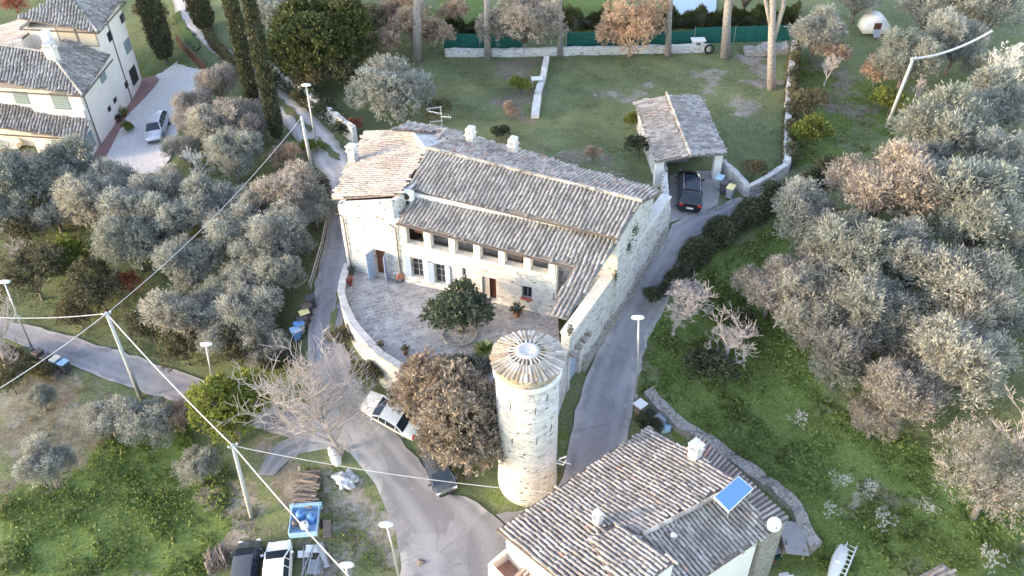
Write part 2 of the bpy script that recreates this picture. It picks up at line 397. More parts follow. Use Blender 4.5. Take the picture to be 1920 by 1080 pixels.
def ground_mat():
    m, t, b = nmat('ground_surface'); p = geo_pos(t)
    a = N(t, 'ShaderNodeAttribute'); a.attribute_name = 'reg'
    s = t.nodes.new('ShaderNodeSeparateColor'); t.links.new(a.outputs['Color'], s.inputs[0])
    n1 = noise(t, p, .9, 8, .68); n2 = noise(t, p, 6, 6, .7); n3 = noise(t, p, .22, 5, .6); n4 = noise(t, p, 22, 4, .75)
    earth = ramp(t, n2, [(.3, (.13, .11, .085)), (.5, (.21, .185, .145)), (.7, (.32, .29, .24))])
    dull = ramp(t, n2, [(.3, (.10, .125, .06)), (.5, (.165, .20, .095)), (.72, (.25, .265, .155))])
    lush = ramp(t, n2, [(.3, (.075, .11, .03)), (.5, (.13, .185, .055)), (.72, (.22, .27, .10))])
    pale = ramp(t, n2, [(.3, (.22, .20, .17)), (.6, (.34, .32, .285)), (.75, (.46, .44, .41))])
    def mask(ch, k=1.6):     # channel + noise -> fairly sharp mask
        ma = N(t, 'ShaderNodeMath', operation='ADD'); t.links.new(ch, ma.inputs[0])
        mm = N(t, 'ShaderNodeMath', operation='MULTIPLY_ADD'); t.links.new(n1, mm.inputs[0]); mm.inputs[1].default_value = k; mm.inputs[2].default_value = -k/2-.5
        t.links.new(mm.outputs[0], ma.inputs[1])
        return ramp(t, ma.outputs[0], [(0, g3(0)), (.22, g3(1))]) if False else ramp(t, _add(t, ma.outputs[0], .12), [(0, g3(0)), (.25, g3(1))])
    c = mix(t, earth, dull, mask(s.outputs[0])); c = mix(t, c, lush, mask(s.outputs[2], 1.3)); c = mix(t, c, pale, mask(s.outputs[1], 1.8))
    c = mix(t, c, ramp(t, n3, [(.35, g3(.78)), (.65, g3(1.2))]), .8, 'MULTIPLY')
    c = mix(t, c, ramp(t, n4, [(.3, g3(.7)), (.7, g3(1.25))]), .7, 'MULTIPLY')
    t.links.new(c, b.inputs['Base Color']); b.inputs['Roughness'].default_value = .95; b.inputs['Specular IOR Level'].default_value = .15
    bump(t, b, mix(t, n2, n4, .5), .8, .12)
    return m
def _add(t, a, v):
    n = N(t, 'ShaderNodeMath', operation='ADD'); t.links.new(a, n.inputs[0]); n.inputs[1].default_value = v; return n.outputs[0]
def road_mat(name, c0, c1, edge, track=.35):
    m, t, b = nmat(name); p = geo_pos(t)
    at = N(t, 'ShaderNodeAttribute'); at.attribute_name = 'across'
    n1 = noise(t, p, .55, 8, .65); n2 = noise(t, p, 5, 6, .75); n3 = noise(t, p, 40, 3, .7)
    c = ramp(t, n1, [(.32, c0), (.68, c1)])
    c = mix(t, c, ramp(t, n2, [(.3, g3(.82)), (.7, g3(1.12))]), .8, 'MULTIPLY')
    c = mix(t, c, ramp(t, n3, [(.3, g3(.8)), (.7, g3(1.15))]), .7, 'MULTIPLY')
    # distance from the middle (0..1) plus noise: dust and gravel gather along the edge, worn wheel tracks
    ad = N(t, 'ShaderNodeMath', operation='MULTIPLY_ADD'); t.links.new(n1, ad.inputs[0]); ad.inputs[1].default_value = .9
    t.links.new(_add(t, at.outputs['Fac'], -.45), ad.inputs[2])
    c = mix(t, c, edge, ramp(t, ad.outputs[0], [(.72, g3(0)), (.98, g3(.85))]))
    nz = t.nodes.new('ShaderNodeTexNoise'); nz.inputs['Scale'].default_value = 1.1; nz.inputs['Detail'].default_value = 5; t.links.new(p, nz.inputs['Vector'])
    pv = mix(t, p, nz.outputs['Color'], .32)
    cr_ = N(t, 'ShaderNodeTexVoronoi', Scale=.42); cr_.feature = 'DISTANCE_TO_EDGE'; t.links.new(pv, cr_.inputs['Vector'])
    cm = mix(t, ramp(t, cr_.outputs['Distance'], [(.004, g3(1)), (.018, g3(0))]), ramp(t, n1, [(.42, g3(0)), (.55, g3(1))]), 1.0, 'MULTIPLY')
    c = mix(t, c, tuple(x*.45 for x in c0), mix(t, cm, g3(.4), 1.0, 'MULTIPLY'))
    vp_c = N(t, 'ShaderNodeTexVoronoi', Scale=.3); vp_c.distance = 'CHEBYCHEV'; t.links.new(pv, vp_c.inputs['Vector'])
    sp_ = t.nodes.new('ShaderNodeSeparateColor'); t.links.new(vp_c.outputs['Color'], sp_.inputs[0])
    c = mix(t, c, tuple(x*.78 for x in c0), ramp(t, sp_.outputs[0], [(.80, g3(0)), (.82, g3(.6))]))
    n5 = noise(t, p, 2.2, 8, .8)
    c = mix(t, c, tuple(min(.8, x*1.7) for x in c1), ramp(t, n5, [(.60, g3(0)), (.68, g3(.55))]))
    c = mix(t, c, tuple(x*1.25 for x in c1), ramp(t, at.outputs['Fac'], [(.25, g3(0)), (.45, g3(track)), (.55, g3(track)), (.75, g3(0))]))
    t.links.new(c, b.inputs['Base Color']); b.inputs['Roughness'].default_value = .85
    bump(t, b, n3, .35, .02)
    return m
M['asphalt'] = road_mat('worn_asphalt', (.21, .21, .23), (.31, .31, .33), (.42, .41, .40))
M['gravelroad'] = road_mat('white_gravel_track', (.40, .38, .36), (.52, .50, .48), (.26, .24, .19), .5)
M['gravel'] = plain('white_gravel', (.62, .61, .60), .95, var=.18, scale=5, bmp=.6)
def paving_mat():
    m, t, b = nmat('brick_and_stone_paving')
    p = geo_pos(t); mp = N(t, 'ShaderNodeMapping'); mp.inputs['Rotation'].default_value = (0, 0, R(-20)); t.links.new(p, mp.inputs[0])
    nz = t.nodes.new('ShaderNodeTexNoise'); nz.inputs['Scale'].default_value = 1.2; t.links.new(mp.outputs[0], nz.inputs['Vector'])
    v = mix(t, mp.outputs[0], nz.outputs['Color'], .3)
    br = N(t, 'ShaderNodeTexBrick', Scale=1.0); br.inputs['Brick Width'].default_value = .42; br.inputs['Row Height'].default_value = .24
    br.inputs['Mortar Size'].default_value = .035; br.inputs['Color1'].default_value = (.27, .25, .24, 1); br.inputs['Color2'].default_value = (.42, .40, .385, 1)
    br.inputs['Mortar'].default_value = (.40, .385, .37, 1); br.inputs['Bias'].default_value = -.1
    t.links.new(v, br.inputs['Vector'])
    c = mix(t, br.outputs['Color'], (.58, .57, .55), ramp(t, noise(t, p, 1.1, 5, .7), [(.50, g3(0)), (.62, g3(.7))]))
    c = mix(t, c, ramp(t, noise(t, p, 8, 4, .7), [(.3, g3(.7)), (.7, g3(1.2))]), .8, 'MULTIPLY')
    t.links.new(c, b.inputs['Base Color']); b.inputs['Roughness'].default_value = .9
    bump(t, b, br.outputs['Fac'], -.3, .02)
    return m
M['paving'] = paving_mat()

# ================================================================== planes and walls
class Pl:
    def __init__(s, p0, down, slope):
        d = np.array(down[:2], float); d /= np.linalg.norm(d); s.p0 = np.array(p0, float); s.d = d; s.s = slope
    def z(s, x, y): return s.p0[2]-s.s*((x-s.p0[0])*s.d[0]+(y-s.p0[1])*s.d[1])
    def px(s, px, py):
        a = _F*FL+_R2*(px-960)-_U2*(py-540)
        # CH + k a_z = z(k ax, k ay)
        k = (s.p0[2]+s.s*(s.p0[0]*s.d[0]+s.p0[1]*s.d[1])-CH)/(a[2]+s.s*(a[0]*s.d[0]+a[1]*s.d[1]))
        return _C+a*k
    def off(s, dz): q = Pl(s.p0+np.array([0, 0, dz]), s.d, s.s); return q
def on_wall(px, py, A, B):
    """(u, z) where the pixel ray meets the vertical plane through A and B"""
    a = _F*FL+_R2*(px-960)-_U2*(py-540); d = np.array(B[:2])-np.array(A[:2]); L = np.linalg.norm(d); d /= L; n = np.array([-d[1], d[0]])
    k = (np.array(A[:2])@n)/(a[:2]@n); p = _C+a*k
    return float((p[:2]-np.array(A[:2]))@d), float(p[2])
def walls(mb, A, B, t, z0, top, ops=()):
    """wall A->B with rectangular openings (u0,u1,za,zb); thickness goes to the left of A->B"""
    A = np.array(A[:2], float); B = np.array(B[:2], float); L = np.linalg.norm(B-A); d = (B-A)/L; n = np.array([-d[1], d[0]])
    us = sorted({0, L, *[o[0] for o in ops], *[o[1] for o in ops]})
    for u0, u1 in zip(us[:-1], us[1:]):
        if u1-u0 < 1e-4: continue
        mid = (u0+u1)/2; hs = sorted([(o[2], o[3]) for o in ops if o[0] <= mid <= o[1]])
        zs = []; cur = z0
        for a, b in hs: zs.append((cur, a)); cur = b
        zs.append((cur, None))
        for a, b in zs:
            q = [A+d*u0, A+d*u1, A+d*u1+n*t, A+d*u0+n*t]
            mb.hexa([(x, y, a) for x, y in q], [(x, y, (top(x, y) if b is None else b)) for x, y in q])
def wpt(A, B, u, off, z):
    A = np.array(A[:2], float); B = np.array(B[:2], float); d = (B-A)/np.linalg.norm(B-A); n = np.array([-d[1], d[0]])
    p = A+d*u+n*off; return (p[0], p[1], z)
def wbox(mb, A, B, u0, u1, o0, o1, z0, z1):
    q = [wpt(A, B, u0, o0, 0), wpt(A, B, u1, o0, 0), wpt(A, B, u1, o1, 0), wpt(A, B, u0, o1, 0)]
    return mb.hexa([(p[0], p[1], z0) for p in q], [(p[0], p[1], z1) for p in q])
def tile_roof(name, parent, poly, pl, mat, bed, sp=.29, co=.46, rr=.105, edge=.0, thick=.12):
    """curved clay tiles laid in columns down the slope of plane pl inside the world polygon poly"""
    O = np.array(parent.location) if parent is not None else np.zeros(3)
    b = MB(); b.prism([(p[0], p[1]) for p in poly], lambda x, y: pl.z(x, y)-thick, lambda x, y: pl.z(x, y)-.01)
    bo = mesh_obj('roof', np.array(b.V), b.F, bed, parent, False, O)
    d = pl.d; s = np.array([-d[1], d[0]]); pts = np.array([[p[0], p[1]] for p in poly]); S = pts@s; D = pts@d
    su = np.arange(S.min(), S.max(), sp); du = np.arange(D.min()-co, D.max()+co, co*.93)
    A, B = np.meshgrid(su, du); A = A.ravel()+np.random.normal(0, .012, A.size); B = B.ravel()
    B = B+np.repeat(np.random.uniform(-.05, .05, 1), B.size)+np.tile(np.random.uniform(-.12, .12, len(su)), len(du))
    A = A+.035*np.sin(B*1.1+A*.35)+.02*np.sin(B*2.9-A*.8)
    X = A*s[0]+B*d[0]; Y = A*s[1]+B*d[1]
    k = inpoly(X, Y, pts); A = A[k]; B = B[k]; n = len(A)
    ang = np.array([-1, -.55, 0, .55, 1])*math.pi/2; Vv = np.zeros((n, 10, 3))
    tw = np.random.normal(0, .022, n); lift = np.abs(np.random.normal(0, .014, n))+.03*np.sin(A*.9+1.3*np.sin(B*.7))+.03; sc_ = np.random.uniform(.9, 1.1, n)
    for e, (t, r, zz) in enumerate(((-.5*co, rr*.84, .0), (.56*co, rr, .03))):
        for j, a in enumerate(ang):
            ss = A+sc_*r*math.sin(a)+tw*t/co; dd = B+t
            x = ss*s[0]+dd*d[0]; y = ss*s[1]+dd*d[1]
            z = pl.p0[2]-pl.s*(dd-(pl.p0[:2]@d))+zz+lift+r*math.cos(a)*.95-.01
            Vv[:, e*5+j] = np.stack([x, y, z], 1)
    Vv -= O
    F = np.array([(j, j+1, j+6, j+5) for j in range(4)]); q = Vv[:, F].reshape(-1, 4, 3)
    # keep faces of one tile welded so that it is one island
    me = bpy.data.meshes.new('roof_tiles'); me.vertices.add(n*10); me.vertices.foreach_set('co', Vv.astype(np.float32).ravel())
    idx = (np.arange(n)[:, None, None]*10+F[None]).astype(np.int32).ravel(); nf = n*4
    me.loops.add(nf*4); me.loops.foreach_set('vertex_index', idx); me.polygons.add(nf)
    me.polygons.foreach_set('loop_start', np.arange(0, nf*4, 4, dtype=np.int32)); me.polygons.foreach_set('loop_total', np.full(nf, 4, dtype=np.int32))
    me.materials.append(mat); me.update(calc_edges=True)
    o = bpy.data.objects.new('roof_tiles', me); COL.objects.link(o); o.parent = bo
    return bo
def ridge_tiles(parent, p, q, mat, r=.14, name='ridge_tiles', dz=.06):
    mb = MB(); p = np.array(p, float); q = np.array(q, float); L = np.linalg.norm(q-p); n = max(1, int(L/.42)); d = (q-p)/n
    for i in range(n):
        a = p+d*i; c = a+d*1.08; jr = random.uniform(-.015, .015)
        mb.cyl((a[0]+jr, a[1], a[2]+dz+.015), (c[0]+jr, c[1], c[2]+dz-.005), r*.9, r*1.05, 8)
    return mb.build(name, mat, parent)
def chimney(parent, p, w, d, h, rz, mat, capm, caph=.12, tiles=True):
    mb = MB(); mb.box((p[0], p[1], p[2]+h/2-.3), (w, d, h+.6), rz); o = mb.build('chimney', mat, parent)
    c = MB(); c.box((p[0], p[1], p[2]+h+caph/2), (w*1.3, d*1.3, caph), rz)
    for a in (-1, 1):
        for b in (-1, 1):
            v = Matrix.Rotation(rz, 3, 'Z') @ Vector((a*w*.42, b*d*.42, 0)); c.box((p[0]+v.x, p[1]+v.y, p[2]+h+.25), (.12, .12, .3), rz)
    if tiles:
        for a in (-.3, 0, .3):
            v = Matrix.Rotation(rz, 3, 'Z') @ Vector((a*w, -d*.6, 0)); u = Matrix.Rotation(rz, 3, 'Z') @ Vector((a*w, d*.6, 0))
            c.cyl((p[0]+v.x, p[1]+v.y, p[2]+h+.46), (p[0]+u.x, p[1]+u.y, p[2]+h+.46), .13, .13, 7)
    else: c.box((p[0], p[1], p[2]+h+.44), (w*1.25, d*1.25, .1), rz)
    k = mesh_obj('chimney_cap', np.array(c.V), c.F, capm, o, False, np.array(parent.location)); return o

# ================================================================== ground and roads
U = np.array([math.cos(R(-23)), math.sin(R(-23))]); Vv_ = np.array([-U[1], U[0]])
ZT = -3.0
fA = P(653, 504, ZT); fB = P(1041, 594, ZT)
TERR = [P(653, 504, ZT), P(645, 530, ZT), P(641, 556, ZT), P(648, 582, ZT), P(662, 612, ZT), P(682, 637, ZT), P(714, 672, ZT), P(755, 697, ZT), P(800, 717, ZT), P(860, 740, ZT)]
TCX, TCY = 0.82, 34.9
eA = P(1250, 428, -.3); eB = P(1063, 744, -6.3)
pad = [t[:2] for t in TERR[:-1]]+[(-.9, 37.0), (TCX, TCY+.8), (eB[0]-.8, eB[1]), (eA[0]-.9, eA[1]-.4), (8.5, 50.3), (-8.5, 59), (-10.5, 59)]
pc = np.mean(pad, axis=0); pad = [tuple(pc+(np.array(p)-pc)*(1-.9/np.linalg.norm(np.array(p)-pc))) for p in pad]

REG = [ # (channel weights R dull grass, G pale gravel, B lush), pixel polygon, softness in metres
 ((.95, .0, .18), [(800,100),(1475,90),(1465,320),(1400,350),(1230,330),(1220,320),(830,215)], 1.0),
 ((.6, .62, .0), [(1295,125),(1345,130),(1350,170),(1300,175)], 1.0), ((.6, .58, 0), [(1350,180),(1420,185),(1425,225),(1350,225)], 1.2),
 ((.4, .68, .0), [(1400,100),(1450,100),(1445,165),(1395,160)], .8), ((.6, .55, 0), [(1125,160),(1220,165),(1220,190),(1120,185)], 1.0),
 ((.5, .45, .0), [(950,250),(1230,330),(1235,350),(960,290)], .8), ((.35, .1, 0), [(940,100),(1010,100),(1000,240),(940,220)], 1.0),
 ((.6, .0, .95), [(0,1080),(0,950),(180,860),(190,800),(230,760),(420,870),(430,900),(400,1080)], 1.0),
 ((.45, .42, .0), [(0,700),(110,690),(230,745),(190,800),(180,870),(0,940)], 1.4),
 ((.45, .55, .0), [(400,900),(440,880),(470,960),(470,1000),(560,1080),(400,1080)], .8),
 ((.55, .5, .25), [(560,880),(650,860),(720,960),(745,1080),(600,1080)], .8),
 ((.2, .95, .0), [(640,960),(665,960),(730,1030),(740,1060),(700,1050)], .5), ((.2, .95, 0), [(685,930),(700,935),(720,985),(700,990)], .4),
 ((.25, .5, .0), [(470,840),(560,850),(560,960),(530,930)], .8),
 ((.65, .0, 1.0), [(1200,730),(1215,620),(1270,540),(1440,430),(1500,380),(1560,420),(1450,480),(1560,760),(1800,860),(1920,960),(1920,1080),(1560,1080),(1460,940),(1330,810)], 1.2),
 ((.5, .45, .5), [(1600,900),(1730,900),(1750,990),(1590,980)], 1.2),
 ((.75, .0, .35), [(1560,330),(1920,130),(1920,900),(1800,860),(1560,760),(1440,520)], 1.5),
 ((.7, .0, .9), [(1490,100),(1560,140),(1600,230),(1560,300),(1490,320)], 1.2), ((.6, .05, .6), [(1600,130),(1720,160),(1700,250),(1600,230)], 1.5),
 ((.35, .3, .1), [(1530,110),(1600,140),(1620,230),(1570,230)], .8),
 ((.5, .0, .5), [(470,210),(600,300),(610,420),(560,400),(500,300)], 1.0),
 ((.75, .0, .25), [(0,310),(300,330),(460,190),(600,420),(560,600),(370,690),(0,590)], 1.5),
 ((.7, .1, .9), [(1050,760),(1075,770),(1070,880),(1052,900)], .4),
 ((.6, .1, .7), [(870,930),(950,925),(950,950),(880,950)], .4),
 ((.85, .0, .6), [(1430,960),(1560,960),(1560,1080),(1400,1080)], .7),
 ((.6, .0, 1.0), [(1000,-60),(1150,-60),(1150,55),(1000,60)], .8), ((.6, .0, .9), [(800,-60),(920,-60),(910,60),(830,60)], .8),
 ((.8, .0, .5), [(240,100),(330,100),(330,150),(240,150)], .6),
 ((.5, .6, .0), [(1255,395),(1340,330),(1370,350),(1345,390),(1290,420)], .5),
]
def seg_d(px_, py_, poly):
    d = np.full(px_.shape, 1e9)
    for i in range(len(poly)):
        a = poly[i]; b = poly[(i+1) % len(poly)]; vx, vy = b[0]-a[0], b[1]-a[1]; L = vx*vx+vy*vy+1e-9
        t = np.clip(((px_-a[0])*vx+(py_-a[1])*vy)/L, 0, 1)
        d = np.minimum(d, np.hypot(px_-a[0]-t*vx, py_-a[1]-t*vy))
    return d
def reg_weights(x, y):
    c = np.zeros(x.shape+(3,)); c[..., 0] = .7; c[..., 2] = .3; c[..., 1] = .1
    x0_, y0_ = x, y
    x = x0_+.9*np.sin(y0_*.9+1.3*np.sin(x0_*.5))+.5*np.sin(y0_*2.3+x0_*1.1)+.3*np.sin(x0_*3.7-y0_*2.9); y = y0_+.9*np.sin(x0_*.8+1.1*np.sin(y0_*.6))+.5*np.sin(x0_*2.1-y0_*.9)+.3*np.sin(y0_*4.1+x0_*2.7)
    for wts, poly, soft in REG:
        wp = [G(*q)[:2] for q in poly]; d = seg_d(x, y, wp); ins = inpoly(x, y, wp); sdv = np.where(ins, d, -d)
        m_ = np.clip(sdv/soft+.5, 0, 1)[..., None]; c = c*(1-m_)+np.array(wts)*m_
    return c
def axis(lo, hi, step, far):
    a = list(np.arange(lo, hi+1e-6, step)); s_ = step; p = hi; q = lo; r = []; l = []
    while p < far: s_ *= 1.35; p += s_; r.append(p)
    s_ = step
    while q > -far: s_ *= 1.35; q -= s_; l.append(q)
    return np.array(l[::-1]+a+r)
gx = axis(-62, 64, .5, 1500); gy = axis(16, 118, .5, 1500)
GX, GY = np.meshgrid(gx, gy)
PADS.append((pad, ZT-.7))
GZ = T(GX, GY)
PADS.clear()
GZ = GZ+np.where((np.abs(GX) < 70) & (GY < 125), .05*np.sin(GX*1.7+GY*.6)*np.cos(GY*1.3-GX*.4), 0)-.05
ny, nx = GX.shape
idx = np.arange(ny*nx).reshape(ny, nx)
Fg = np.stack([idx[:-1, :-1], idx[:-1, 1:], idx[1:, 1:], idx[1:, :-1]], -1).reshape(-1, 4)
me = bpy.data.meshes.new('ground'); me.from_pydata(np.stack([GX, GY, GZ], -1).reshape(-1, 3).tolist(), [], Fg.tolist())
me.polygons.foreach_set('use_smooth', [True]*len(me.polygons))
ca = me.color_attributes.new('reg', 'FLOAT_COLOR', 'POINT'); rw = reg_weights(GX, GY).reshape(-1, 3)
ca.data.foreach_set('color', np.concatenate([rw, np.ones((len(rw), 1))], 1).astype(np.float32).ravel())
M['ground'] = ground_mat(); me.materials.append(M['ground']); me.update()
ground = bpy.data.objects.new('ground', me); COL.objects.link(ground); tag(ground, kind='structure')

ROADPOLY = []
def ribbon(name, L, Rr, mat, lift=.06, step=.8, nacr=10, zfn=None, kind='structure'):
    """L, Rr: matching lists of pixel points for both edges"""
    Lw = [G(*p)[:2] for p in L]; Rw = [G(*p)[:2] for p in Rr]
    n = len(Lw); cl = [(Lw[i]+Rw[i])/2 for i in range(n)]; tt = np.concatenate([[0], np.cumsum([np.linalg.norm(cl[i+1]-cl[i]) for i in range(n-1)])])
    ts = np.linspace(0, tt[-1], int(tt[-1]/step)+2)
    def cr(P_, t):
        i = int(min(max(np.searchsorted(tt, t)-1, 0), n-2)); f = (t-tt[i])/(tt[i+1]-tt[i]+1e-9)
        p0 = P_[max(i-1, 0)]; p1 = P_[i]; p2 = P_[i+1]; p3 = P_[min(i+2, n-1)]
        return .5*((2*p1)+(-p0+p2)*f+(2*p0-5*p1+4*p2-p3)*f*f+(-p0+3*p1-3*p2+p3)*f**3)
    LL = np.array([cr(Lw, t) for t in ts]); RR = np.array([cr(Rw, t) for t in ts])
    LL += np.random.normal(0, .07, LL.shape); RR += np.random.normal(0, .07, RR.shape)
    ROADPOLY.append([tuple(p) for p in LL]+[tuple(p) for p in RR[::-1]])
    a = np.linspace(0, 1, nacr+1); X = LL[:, None]*(1-a)[None, :, None]+RR[:, None]*a[None, :, None]
    Z = T(X[..., 0], X[..., 1])+lift; V = np.concatenate([X, Z[..., None]], -1)
    m_, k = X.shape[:2]; ii = np.arange(m_*k).reshape(m_, k)
    F = np.stack([ii[:-1, :-1], ii[:-1, 1:], ii[1:, 1:], ii[1:, :-1]], -1).reshape(-1, 4)
    o = mesh_obj(name, V.reshape(-1, 3), F.tolist(), mat, None, True)
    at = o.data.attributes.new('across', 'FLOAT', 'POINT'); at.data.foreach_set('value', np.tile(np.abs(a-.5)*2, m_).astype(np.float32))
    if o.data.polygons[0].normal.z < 0: o.data.flip_normals()
    return tag(o, kind=kind)
ribbon('road', [(1560,325),(1500,343),(1440,358),(1375,376),(1315,398),(1262,424),(1232,470),(1190,535),(1150,605),(1108,690),(1080,765),(1066,835),(1052,900),(1010,950),(930,965)],
       [(1570,350),(1502,367),(1452,384),(1402,405),(1345,436),(1302,476),(1268,535),(1240,590),(1214,645),(1196,710),(1186,780),(1172,840),(1165,900),(1160,1010),(1090,1120)], M['asphalt'], .06)
ribbon('road', [(730,1150),(752,1070),(745,1010),(722,950),(690,890),(655,850),(628,815),(598,770),(580,720),(578,660),(580,600),(592,530),(606,470),(616,420),(622,385)],
       [(1010,1150),(985,1070),(965,1010),(905,950),(850,925),(800,880),(762,840),(735,800),(705,760),(672,720),(655,670),(640,600),(646,530),(655,480),(650,430),(650,385)], M['asphalt'], .075)
ribbon('road', [(-60,585),(0,598),(60,612),(130,632),(210,655),(290,680),(370,708),(440,740),(520,765),(600,780),(650,800)],
       [(-60,620),(0,632),(60,655),(120,680),(200,712),(270,735),(340,755),(420,785),(520,815),(620,835),(670,850)], M['asphalt'], .09)
ribbon('road', [(600,800),(530,825),(500,855),(484,892)], [(650,848),(580,846),(538,864),(514,895)], M['asphalt'], .055)
ribbon('gravel_track', [(622,385),(614,340),(585,300),(545,250),(500,200),(455,150),(400,100),(360,60),(330,30),(318,-40)],
       [(650,385),(660,330),(650,290),(612,240),(565,200),(515,160),(452,110),(398,70),(372,30),(352,-40)], M['gravelroad'], .07)
def patch(name, pix, mat, lift, kind='structure', step=.6, zconst=None):
    if name in ('grass_strip', 'gravel_yard'): step = .4
    wp = [G(*p)[:2] if zconst is None else P(p[0], p[1], zconst)[:2] for p in pix]
    V = []; bm = bmesh.new(); vs = [bm.verts.new((p[0], p[1], 0)) for p in densify(wp+[wp[0]], step)[:-1]]
    for v in vs:
        if name in ('grass_strip', 'gravel_yard'): v.co.x += random.uniform(-.16, .16); v.co.y += random.uniform(-.16, .16)
    f = bm.faces.new(vs)
    xs = [p[0] for p in wp]; ys = [p[1] for p in wp]
    for x in np.arange(min(xs), max(xs), step*2): bmesh.ops.bisect_plane(bm, geom=bm.verts[:]+bm.edges[:]+bm.faces[:], plane_co=(x, 0, 0), plane_no=(1, 0, 0))
    for y in np.arange(min(ys), max(ys), step*2): bmesh.ops.bisect_plane(bm, geom=bm.verts[:]+bm.edges[:]+bm.faces[:], plane_co=(0, y, 0), plane_no=(0, 1, 0))
    bmesh.ops.triangulate(bm, faces=bm.faces[:])
    co = np.array([v.co[:2] for v in bm.verts]); zz = T(co[:, 0], co[:, 1])+lift if zconst is None else np.full(len(co), zconst+lift)
    for v, z in zip(bm.verts, zz): v.co.z = z
    for f in bm.faces:
        if f.normal.z < 0: f.normal_flip()
    me = bpy.data.meshes.new(name); bm.to_mesh(me); bm.free(); me.materials.append(mat)
    o = bpy.data.objects.new(name, me); COL.objects.link(o); ROADPOLY.append([tuple(p) for p in wp]); return tag(o, kind=kind)
patch('gravel_yard', [(188,318),(300,326),(318,300),(335,240),(400,170),(372,128),(330,118),(262,160),(236,215)], M['gravel'], .05)
patch('brick_path', [(0,296),(165,318),(190,318),(240,215),(300,150),(290,142),(262,150),(168,302),(75,290),(0,280)], plain('brick_path_red', (.28, .17, .16), .9, var=.25, scale=9), .07)
patch('parking_yard', [(1250,420),(1256,330),(1300,322),(1345,320),(1350,360),(1345,385),(1300,405)], M['gravelroad'] and plain('pale_concrete', (.38, .37, .37), .9, var=.2, scale=2), .045)
patch('grass_strip', [(325,30),(338,22),(352,55),(376,90),(370,95),(345,75)], plain('strip_grass', (.09, .14, .04), .95, var=.4, scale=5), .13)
patch('grass_strip', [(590,255),(602,262),(636,292),(640,302),(618,292)], plain('strip_grass_dry', (.12, .14, .06), .95, var=.4, scale=5), .13)
patch('grass_strip', [(495,165),(505,168),(560,215),(590,245),(580,250),(540,215)], bpy.data.materials['strip_grass_dry'], .13)
patch('grass_strip', [(632,545),(637,550),(630,600),(622,640),(617,625),(626,580)], bpy.data.materials['strip_grass_dry'], .13)

# terrace
tp = [t[:2] for t in TERR]+[np.array([-1.1, 36.4]), np.array([TCX, TCY]), np.array([eB[0]-.5, eB[1]]), fB[:2]+Vv_*.5, fA[:2]+Vv_*.5]
mb = MB(); mb.prism([tuple(p) for p in tp], ZT-.5, ZT); o = mb.build('terrace', M['paving']); tag(o, kind='structure')
mb = MB(); dp = densify([t[:2] for t in TERR]+[np.array([-1.1, 36.4]), np.array([-.2, 35.6])], .6)
mb.strip(dp, .42, lambda x, y: min(Tz(x, y)-.5, ZT-.2), lambda x, y: ZT+.42+.03*math.sin(x*5))
tw = wthing('terrace_wall', 'low curved white stone wall round the paved terrace of the big farmhouse', 'wall', (dp[0][0], dp[0][1], ZT-1))
mb.build('wall', M['stone'], tw)
mb = MB(); mb.strip(dp, .52, lambda x, y: ZT+.36, lambda x, y: ZT+.50+.03*math.sin(x*5)); mb.build('coping', plain('worn_coping', (.50, .485, .46), .9, var=.25, scale=3, bmp=.4), tw)
mb = MB(); mb.strip([(eB[0]-.3, eB[1]+.1), (2.0, 37)], .5, lambda x, y: -8, lambda x, y: ZT+1.0)
tag(mb.build('garden_wall', M['stone_side']), 'short rubble wall joining the round tower to the end of the farmhouse', 'wall')

# ================================================================== farmhouse
FH = wthing('farmhouse', 'long white stone farmhouse with several grey tiled roofs and an open loggia above the terrace', 'house', (0, 48, -3))
RL = P(800, 278, 5.0); RR_ = P(1205, 378, 5.0); rd = (RR_-RL)[:2]; rd /= np.linalg.norm(rd); dn = np.array([rd[1], -rd[0]])
if dn[1] > 0: dn = -dn
plF = Pl(RL, dn, .34); plB = Pl(RL, -dn, .30)
e0 = plF.px(765, 352); zl = plF.z(*e0[:2])-.55
plL = Pl(P(775, 372, zl), dn, .34)
plW = Pl(P(622, 372, 2.6), (-U[0], -U[1]), .27)
g1, g2, g3_, g4 = plF.px(800, 278), plF.px(1203, 378), plF.px(1160, 447), plF.px(765, 353)
tile_roof('main', FH, [g1, g2, g3_, g4], plF, M['tile_grey'], M['tile_bed'])
l1, l2, l3, l4, l5, l6 = plL.px(772, 370), plL.px(1163, 447), plL.px(1063, 598), plL.px(1029, 588), plL.px(1076, 500), plL.px(745, 416)
l1b = plL.px(800, 352); 
tile_roof('loggia', FH, [l1, l2, l3, l4, l5, l6], plL, M['tile_grey'], M['tile_bed'])
b = [plB.px(*q) for q in ((838,262),(800,279),(1205,379),(1243,360),(832,240),(765,228),(735,243),(830,250))]
tile_roof('back', FH, b, plB, M['tile_red'], M['tile_bed_pale'])
wv = [plW.px(*q) for q in ((622,373),(752,364),(800,280),(838,262),(830,243),(760,246),(683,250))]
tile_roof('west', FH, wv, plW, M['tile_pale'], M['tile_bed_pale'], sp=.30)
ridge_tiles(FH, g1, g2, M['tile_grey']); ridge_tiles(FH, plW.px(683, 250), plW.px(838, 244), M['tile_pale'], .16)
ridge_tiles(FH, plW.px(838, 244), plW.px(806, 280), M['tile_pale'], .17)
